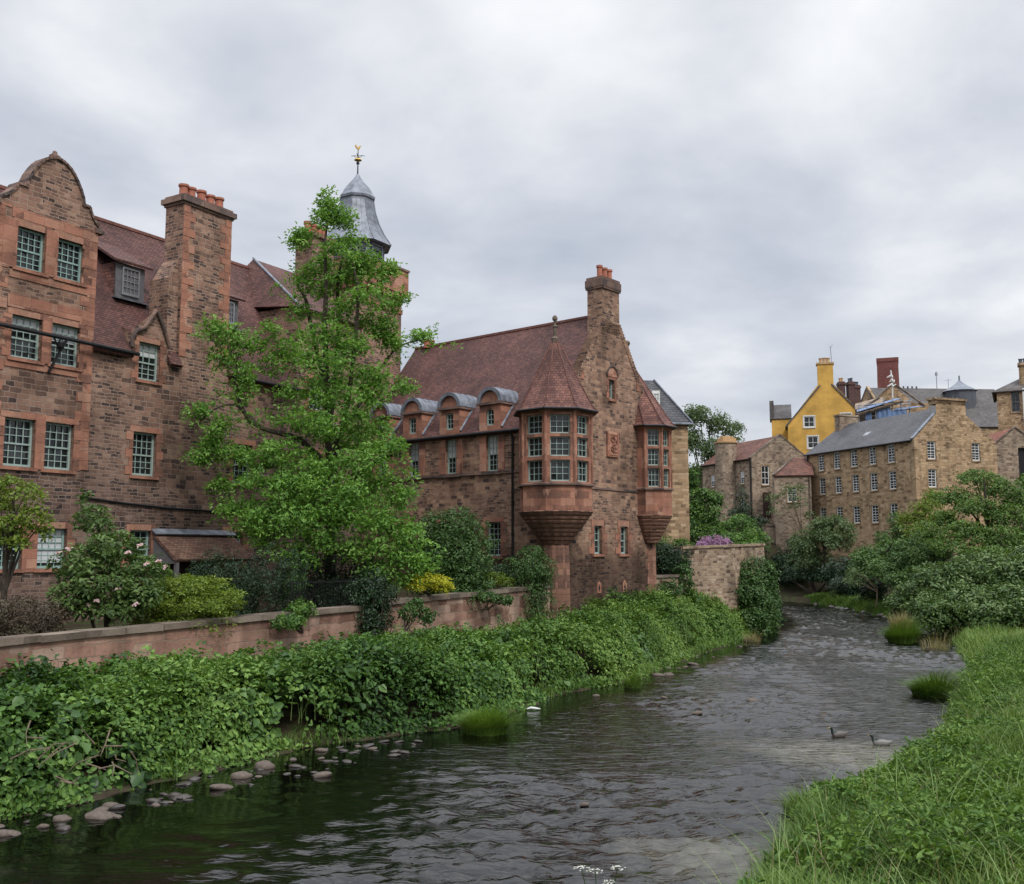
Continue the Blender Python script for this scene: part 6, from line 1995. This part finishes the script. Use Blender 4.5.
thicket('nettle_patches', 'paler narrow leaved nettles rising in patches out of the left bank thicket', 'nettles', 13, 46, 5200, LF_HERB, 0.12, 0.2, 13, 1.72, 25, wall_drop=lambda y: 0.5 + 0.2 * sstep(24, 34, y), patch=0.8, shape=21, wr=0.38)
thicket('butterbur_patches', 'patches of broad round butterbur leaves low on the left bank', 'butterbur', 13, 60, 3000, LF_RHODO, 0.27, 0.34, 6, 1.45, 27, wall_drop=lambda y: 0.6 + 0 * y, patch=0.84, shape=21, wr=0.95, t1=0.4)


def grass(name, label, pts, h, w, mat, seed, lean=0.35, kind='stuff', cat='grass', segs=3, parent=None, group=None, dome=0.0):
    rng = np.random.default_rng(seed)
    n = len(pts)
    hh = h * rng.uniform(0.5, 1.25, n)
    a = rng.uniform(0, 2 * math.pi, n)
    if dome:                              # a tuft: blades splay outwards, shorter at the rim
        q_ = np.hypot(pts[:, 0], pts[:, 1]) / dome
        hh = hh * (1 - 0.45 * q_ ** 2)
        a = np.arctan2(pts[:, 1], pts[:, 0]) + rng.normal(0, 0.7, n)
        lean = lean * (0.5 + 1.2 * q_)
    else:                                 # meadow: drifts of taller and shorter growth
        hh = hh * (0.45 + 1.1 * vnoise(pts[:, :2], 0.55, seed + 3))
    D = np.stack([np.cos(a), np.sin(a), np.zeros(n)], 1)
    Sx = np.stack([-np.sin(a), np.cos(a), np.zeros(n)], 1)
    ln = lean * rng.uniform(0.3, 1.5, n) * hh
    v = []
    for k in range(segs + 1):
        f = k / segs
        c = pts + D * (ln * f ** 2)[:, None] + np.array([0, 0, 1]) * (hh * (f - 0.28 * f ** 3 * lean))[:, None]
        wd = w * (1 - f * 0.92) * 0.5
        v += [c - Sx * wd, c + Sx * wd]
    v = np.stack(v, 1)
    m_ = 2 * (segs + 1)
    k = np.arange(n)[:, None] * m_
    q = np.concatenate([k + [2 * j, 2 * j + 1, 2 * j + 3, 2 * j + 2] for j in range(segs)], 1).reshape(-1, 4)
    me = bpy.data.meshes.new(name)
    fast_mesh(me, v.reshape(-1, 3), q)
    big = vnoise(pts[:, :2], 0.6, seed)
    tone = np.clip(rng.uniform(0, 1, n) * 0.6 + big * 0.55 - 0.05, 0, 1)
    me.attributes.new('rnd', 'FLOAT', 'FACE').data.foreach_set('value', np.repeat(tone, segs).astype(np.float32))
    me.materials.append(mat)
    o = bpy.data.objects.new(name, me)
    COL.objects.link(o)
    if parent: o.parent = parent
    return tag(o, label, cat, group, kind)


def right_pts(n, y0, y1, wmax, seed, pw=1.0, off=0.0):
    rng = np.random.default_rng(seed)
    y = y0 + (y1 - y0) * rng.uniform(0, 1, n) ** pw
    R = np.array(RIGHT)
    xe = np.interp(y, R[:17, 1], R[:17, 0])
    x = xe + off + (vnoise(np.stack([y, y * 0], 1), 1.1, seed) - 0.5) * 0.8 + wmax * rng.uniform(0, 1, n) ** 1.15
    P2 = np.stack([x, y], 1)
    z = ground_z(P2)
    return np.stack([x, y, z - 0.04], 1)


g1 = right_pts(130000, 10, 34, 13, 41, 1.15)
g1 = g1[(np.abs(g1[:, 0] / g1[:, 1]) < 0.6)]
clump = vnoise(g1[:, :2], 1.5, 8)
g1 = g1[np.random.default_rng(1).uniform(0, 1, len(g1)) < 0.35 + clump * 0.9]
grass('bank_grass', 'lush tall green grass and weeds covering the near right bank', g1, 0.5, 0.022, LF_GRASS, 42, 0.8)
g2 = right_pts(70000, 33, 66, 22, 43, 1.0)
g2 = g2[(np.abs(g2[:, 0] / g2[:, 1]) < 0.6)]
grass('bank_grass', 'green grass on the right bank running back to the laurel shrub', g2, 0.55, 0.045, LF_GRASS, 44, 0.7)
g3 = right_pts(26000, 66, 101, 4.2, 45, 1.0)
grass('bank_grass', 'grassy strip along the foot of the far right bank', g3, 0.55, 0.06, LF_GRASS, 46, 0.6)

g4 = right_pts(2600, 10.5, 36, 12, 47, 1.1)
grass('long_grass', 'long pale arching blades standing above the near right bank grass', g4, 0.95, 0.02, LF_PALEG, 48, 0.95, segs=6)
g5 = right_pts(5000, 10.5, 60, 16, 49, 1.0)
g5 = g5[vnoise(g5[:, :2], 0.4, 21) > 0.52]
grass('dry_grass', 'yellowed dry stalks in patches through the right bank grass', g5, 0.75, 0.016, LF_STRAW, 50, 0.6, segs=4)
rng = np.random.default_rng(66)
yl = rng.uniform(17, 64, 4000)
Lx = np.array(LEFT)
xl = np.interp(yl, Lx[:, 1], Lx[:, 0]) - np.abs(rng.normal(0, 0.5, len(yl))) - 0.02
keep = vnoise(np.stack([yl, yl * 0], 1), 0.7, 14) > 0.46
gl_ = np.stack([xl, yl, 0 * xl], 1)[keep]
gl_[:, 2] = ground_z(gl_[:, :2]) - 0.03
grass('bank_sedge', 'sedge and grass fringing the water along the left bank', gl_, 0.5, 0.022, LF_GRASS, 67, 0.9)
yl = rng.uniform(15, 60, 2600)
xl = np.interp(yl, Lx[:, 1], Lx[:, 0]) - rng.uniform(0.6, 5.2, len(yl))
gl_ = np.stack([xl, yl, 0 * xl], 1)
gl_ = gl_[vnoise(gl_[:, :2], 0.5, 15) > 0.55]
gl_[:, 2] = ground_z(gl_[:, :2]) + 0.5
grass('thicket_stems', 'tall grass stems and pale seed heads poking through the left bank thicket', gl_, 1.15, 0.016, LF_PALEG, 68, 0.6, segs=4)
# broad leaved weeds among the grass
rng = np.random.default_rng(61)
w1 = right_pts(24000, 10.5, 45, 14, 62, 1.2, 0.1)
w1 = w1[np.abs(w1[:, 0] / w1[:, 1]) < 0.6]
w1 = w1[vnoise(w1[:, :2], 0.7, 12) > 0.3]
C = w1 + np.stack([0 * w1[:, 0], 0 * w1[:, 0], (0.1 + 0.45 * rng.uniform(0, 1, len(w1))) * (0.5 + 1.1 * vnoise(w1[:, :2], 0.55, 45))], 1)
P, LN, T, tone = sprays(C, unit(rng.normal(size=C.shape) * 0.4 + [0, 0, 1]), 11, 0.19, rng, 0.6, 0.5)
Ls = 0.105 * rng.uniform(0.5, 1.5, len(P))
tag(leaf_object('bank_weeds', P, LN, T, Ls, Ls * 0.45, tone, LF_HERB, None, True, 0.2), 'broad leaved weeds scattered through the right bank grass', 'weeds', kind='stuff')


def tuft(label, px, py, n, h, w, r, mat, seed, lean=0.5, group=None, tip=None, name='grass_tuft'):
    rng = np.random.default_rng(seed)
    d = (CAM_H - 0.0) / ((py - 552) / 1000.0)
    p = at(px, py, d * 1.0)
    a, q = rng.uniform(0, 6.283, n), np.sqrt(rng.uniform(0, 1, n)) * r
    c = np.stack([np.cos(a) * q, np.sin(a) * q, -0.05 + 0 * q], 1)
    root = tag(bpy.data.objects.new(name, None), label, 'grass tuft', group)
    COL.objects.link(root)
    root.location = (p.x, p.y, 0)
    grass('blades', None, c, h, w, mat, seed, lean, None, None, parent=root, dome=r)
    if tip:
        k = int(n * 0.2)
        grass('dry_stalks', None, c[:k] * 0.8 + [0, 0, h * 0.45], h * 0.75, w, LF_STRAW, seed + 1, lean * 0.6, None, None, parent=root, dome=r)
    m = MB()
    m.lathe(0, 0, [(r * 1.0, -0.2), (r * 0.95, 0.02), (r * 0.6, 0.1), (0, 0.13)], 12)
    m.build('root_mound', SOIL, root, smooth=True)
    return root


tuft('large grass tuft with straw coloured tips standing in the water near the far bank', 902, 641, 3000, 1.5, 0.03, 0.72, LF_TUFT, 71, 0.45, tip=True)
tuft('low rounded grass tuft in the water at the edge of the left thicket', 485, 727, 2600, 0.95, 0.022, 0.58, LF_TUFT, 72, 0.55)
tuft('small upright grass tuft by the left bank below the hall', 632, 684, 500, 0.75, 0.02, 0.28, LF_GRASS, 73, 0.4)
tuft('iris like tall blades at the waterline of the near right bank', 808, 806, 420, 0.85, 0.03, 0.42, LF_GRASS, 74, 0.45, name='reed_clump')
tuft('grass clump leaning over the water half way along the right bank', 934, 692, 1600, 1.15, 0.028, 0.7, LF_GRASS, 75, 0.6)
tuft('pale dry grass clump at the waterside end of the river wall thicket', 752, 640, 160, 0.9, 0.03, 0.5, LF_STRAW, 76, 0.4)
tuft('straw coloured dry grass standing where the right bank meets the inlet', 935, 648, 150, 1.2, 0.028, 0.7, LF_STRAW, 77, 0.35)

# cow parsley heads by the lower edge of the river
def parsley(label, px, py, Y, n, seed):
    rr = random.Random(seed)
    p = at(px, py, Y)
    root = tag(bpy.data.objects.new('cow_parsley', None), label, 'wildflower')
    COL.objects.link(root)
    root.location = (p.x, Y, 0.0)
    m = MB()
    pts = []
    for k in range(n):
        e = Vector((rr.uniform(-.28, .28), rr.uniform(-.2, .2), max(p.z, 0.4) + rr.uniform(-.12, .2)))
        m.tube([(0, 0, -0.1), (e.x * 0.4, e.y * 0.4, e.z * 0.6), e], [0.012, 0.008, 0.005], 5)
        for j in range(22):
            a, q = rr.uniform(0, 6.28), 0.1 * math.sqrt(rr.random())
            pts.append((e.x + q * math.cos(a), e.y + q * math.sin(a), e.z + 0.03 - q * 0.2))
    m.build('stem', LF_GRASS, root)
    P_ = np.array(pts)
    rg_ = np.random.default_rng(seed)
    T_ = unit(rg_.normal(size=P_.shape) * [1, 1, 0.1])
    leaf_object('flower_head', P_, unit(np.tile([0, 0, 1.0], (len(P_), 1)) + 1e-3), T_, 0.035, 0.03, rg_.uniform(0, 1, len(P_)), FL_WHITE, root)


parsley('white cow parsley heads rising in front of the river, nearest the bridge', 600, 884, 12.2, 5, 1)
parsley('small white umbels on the edge of the near right bank', 815, 812, 20.0, 5, 2)

# bare twigs under the near thicket
rr = random.Random(9)
m = MB()
p = at(66, 772, 20.3)
for k in range(26):
    a = Vector((rr.uniform(-1.6, 1.6), rr.uniform(-.7, .7), rr.uniform(-.2, .9)))
    e = a + Vector((rr.uniform(-.9, .9), rr.uniform(-.5, .3), rr.uniform(-.5, .4)))
    m.tube([a, a.lerp(e, .5) + Vector((rr.uniform(-.1, .1), 0, rr.uniform(-.05, .12))), e], [0.018, 0.013, 0.006], 5)
tag(m.build('dead_branches', BARK2, loc=(p.x, p.y, max(p.z, 0.3))), 'tangle of bare pale dead branches under the near thicket', 'branches')
# ---------------------------------------------------------------- stones, ducks, litter
STONE = flat('river_stone', (0.10, 0.078, 0.062), 0.75, 0, 0.4, 4.0, 0.35, 0.5)
STONE2 = flat('wet_stone', (0.038, 0.03, 0.024), 0.4, 0, 0.4, 5.0, 0.5, 0.5)


def stone_mesh(seed):
    rng = np.random.default_rng(seed)
    m = MB()
    nu, nv = 14, 9
    K = rng.normal(size=(5, 3))
    phs = rng.uniform(0, 6.28, 5)
    def P(i, j):
        th, ph = 2 * math.pi * i / nu, math.pi * j / nv
        d = np.array([math.sin(ph) * math.cos(th), math.sin(ph) * math.sin(th), math.cos(ph)])
        r = 1 + 0.13 * sum(math.sin(2.1 * K[k] @ d + phs[k]) for k in range(5)) / 1.6
        c = d * r
        return (c[0], c[1] * 0.75, math.copysign(abs(c[2]) ** 0.85, c[2]) * 0.42)
    for i in range(nu):
        for j in range(nv):
            q = [P(i, j), P((i + 1) % nu, j), P((i + 1) % nu, j + 1), P(i, j + 1)]
            if j == 0: q = [q[0], q[2], q[3]]
            elif j == nv - 1: q = [q[0], q[1], q[2]]
            m.face(q)
    return m


SMESH = []
for k in range(5):
    for mt in (STONE, STONE2):
        o = stone_mesh(k).build('s', mt, smooth=True)
        SMESH.append(o.data)
        bpy.data.objects.remove(o)


def stone(px, py, size, label, group=None, wet=0, flatten=1.0, rr=random.Random(4), zoff=0.0):
    Y = CAM_H / ((py - 552) / 1000.0)
    p = at(px, py, Y)
    o = bpy.data.objects.new('stone', SMESH[rr.randrange(5) * 2 + wet])
    COL.objects.link(o)
    o.location = (p.x, p.y, 0.02 * size + zoff)
    s = size / 2
    o.scale = (s, s * rr.uniform(.8, 1.1), s * flatten)
    o.rotation_euler = (rr.uniform(-.15, .15), rr.uniform(-.15, .15), rr.uniform(-0.6, 0.6))
    tag(o, label, 'stone', group)


stone(112, 797, 0.36, 'large pale flat stone at the water under the dead branches')
stone(102, 806, 0.6, 'long flat stone lying in front of the pale one under the dead branches', flatten=0.6)
stone(4, 823, 0.36, 'pale rounded stone at the left edge of the water')
stone(62, 809, 0.35, 'rounded stone between the left edge and the long flat stone')
stone(241, 769, 0.5, 'big rounded boulder on the shingle under the thicket')
stone(264, 760, 0.5, 'tall brown boulder against the thicket beside the rounded one', flatten=1.3)
stone(222, 779, 0.5, 'broad pale stone at the shingle edge left of the boulders', flatten=0.6)
stone(322, 768, 0.42, 'pale block like stone on the waterline right of the boulders')
stone(752, 697, 0.42, 'ochre rock alone in mid river, the farther right one')
stone(697, 709, 0.34, 'small ochre rock in mid river left of the other')
stone(585, 795, 0.2, 'tiny ochre rock breaking the dark water at mid stream')
stone(664, 694, 0.25, 'flat pale stone near the left bank below the hall gable')
stone(596, 692, 0.25, 'small white stone at the thicket foot beside the dark pool')
rr = random.Random(23)
for k in range(80):
    x = rr.uniform(150, 425)
    y0_ = np.interp(x, [150, 200, 250, 300, 350, 425], [797, 786, 775, 764, 754, 739])
    stone(x, y0_ + rr.uniform(-17, 4), 0.06 + 0.3 * rr.random() ** 2 , 'small worn stone on the shingle strip at the foot of the thicket', 'stones of the left shingle strip', int(rr.random() < .8), rr.uniform(.45, .95), rr)
for k in range(10):
    x = rr.uniform(-5, 150)
    stone(x, np.interp(x, [0, 150], [826, 797]) + rr.uniform(-12, 6), rr.uniform(0.12, 0.34), 'small worn stone at the dark water edge under the dead branches', 'stones at the near left edge', int(rr.random() < .5), rr.uniform(.6, 1.1), rr)
for k in range(14):
    x = rr.uniform(640, 762)
    stone(x, np.interp(x, [640, 700, 762], [682, 657, 632]) + rr.uniform(-5, 5), rr.uniform(0.12, 0.5), 'small stone at the water edge below the hall gable', 'stones below the hall', int(rr.random() < .5), rr.uniform(.6, 1.0), rr)
for k in range(26):
    y = rr.uniform(60, 100)
    R_ = np.array(RIGHT)
    xe = np.interp(y, R_[:17, 1], R_[:17, 0])
    o = bpy.data.objects.new('stone', SMESH[rr.randrange(5) * 2 + 1])
    COL.objects.link(o)
    o.location = (xe - 0.1 + rr.uniform(-.3, .3), y, 0.05)
    s_ = rr.uniform(0.2, 0.45)
    o.scale = (s_, s_, s_)
    o.rotation_euler = (0, 0, rr.uniform(0, 6))
    tag(o, 'dark stone edging the far grassy strip', 'stone', 'stones along the far right bank')

DUCK_H = flat('dark_plumage', (0.02, 0.024, 0.022), 0.5, 0, 0.2, 9)


def duck(px, py, rz, label, body_col):
    Y = CAM_H / ((py - 552) / 1000.0)
    p = at(px, py, Y)
    me = bpy.data.meshes.new('mallard')
    V = [(0, 0, 0.07), (-0.13, 0, 0.075), (-0.24, 0, 0.1), (-0.31, 0, 0.14), (0.12, 0, 0.075), (0.17, 0, 0.14), (0.185, 0, 0.22), (0.205, 0, 0.27), (0.25, 0, 0.272), (0.3, 0, 0.255)]
    E = [(0, 1), (1, 2), (2, 3), (0, 4), (4, 5), (5, 6), (6, 7), (7, 8), (8, 9)]
    R = [0.11, 0.1, 0.055, 0.015, 0.085, 0.045, 0.034, 0.042, 0.03, 0.014]
    me.from_pydata(V, E, [])
    o = bpy.data.objects.new('mallard', me)
    COL.objects.link(o)
    md = o.modifiers.new('skin', 'SKIN')
    o.modifiers.new('sub', 'SUBSURF').levels = 2
    o.modifiers['sub'].render_levels = 2
    for i, r in enumerate(R):
        me.skin_vertices[0].data[i].radius = (r, r)
        me.skin_vertices[0].data[i].use_root = (i == 0)
    m, t, b = newmat('plumage')
    oc = nd(t, 'ShaderNodeTexCoord').outputs['Object']
    sp = nd(t, 'ShaderNodeSeparateXYZ', {0: oc})
    nz = nd(t, 'ShaderNodeTexNoise', {'Vector': oc, 'Scale': 25.0})
    head = ramp(t, math_n(t, 'ADD', sp.outputs[2], math_n(t, 'MULTIPLY', sp.outputs[0], 0.35)), [(0.16, (0,) * 3), (0.19, (1,) * 3)])
    cc = mixc(t, head, mixc(t, nz.outputs[0], body_col, tuple(c * 1.5 for c in body_col)), (0.012, 0.022, 0.018))
    t.links.new(mixc(t, ramp(t, sp.outputs[0], [(0.262, (0,) * 3), (0.268, (1,) * 3)]), cc, (0.3, 0.22, 0.05)), b.inputs['Base Color'])
    b.inputs['Roughness'].default_value = 0.55
    me.materials.append(m)
    o.location = (p.x, p.y, -0.02)
    o.rotation_euler = (0, 0, rz)
    tag(o, label, 'duck')


duck(838, 731, math.radians(195), 'dark headed duck on the river, the left one', (0.07, 0.06, 0.052))
duck(880, 739, math.radians(170), 'dark headed duck with pale flank nearer the right bank', (0.12, 0.115, 0.105))
m = MB()
m.tube([(-0.22, 0, 0.03), (-0.1, 0.03, 0.06), (0.05, -0.02, 0.05), (0.2, 0.02, 0.03)], [0.02, 0.045, 0.04, 0.015], 8)
p = at(534, 706, CAM_H / 0.154)
tag(m.build('litter', WHITE, smooth=True, loc=(p.x, p.y, 0.02)), 'scrap of white litter caught at the thicket foot', 'litter')
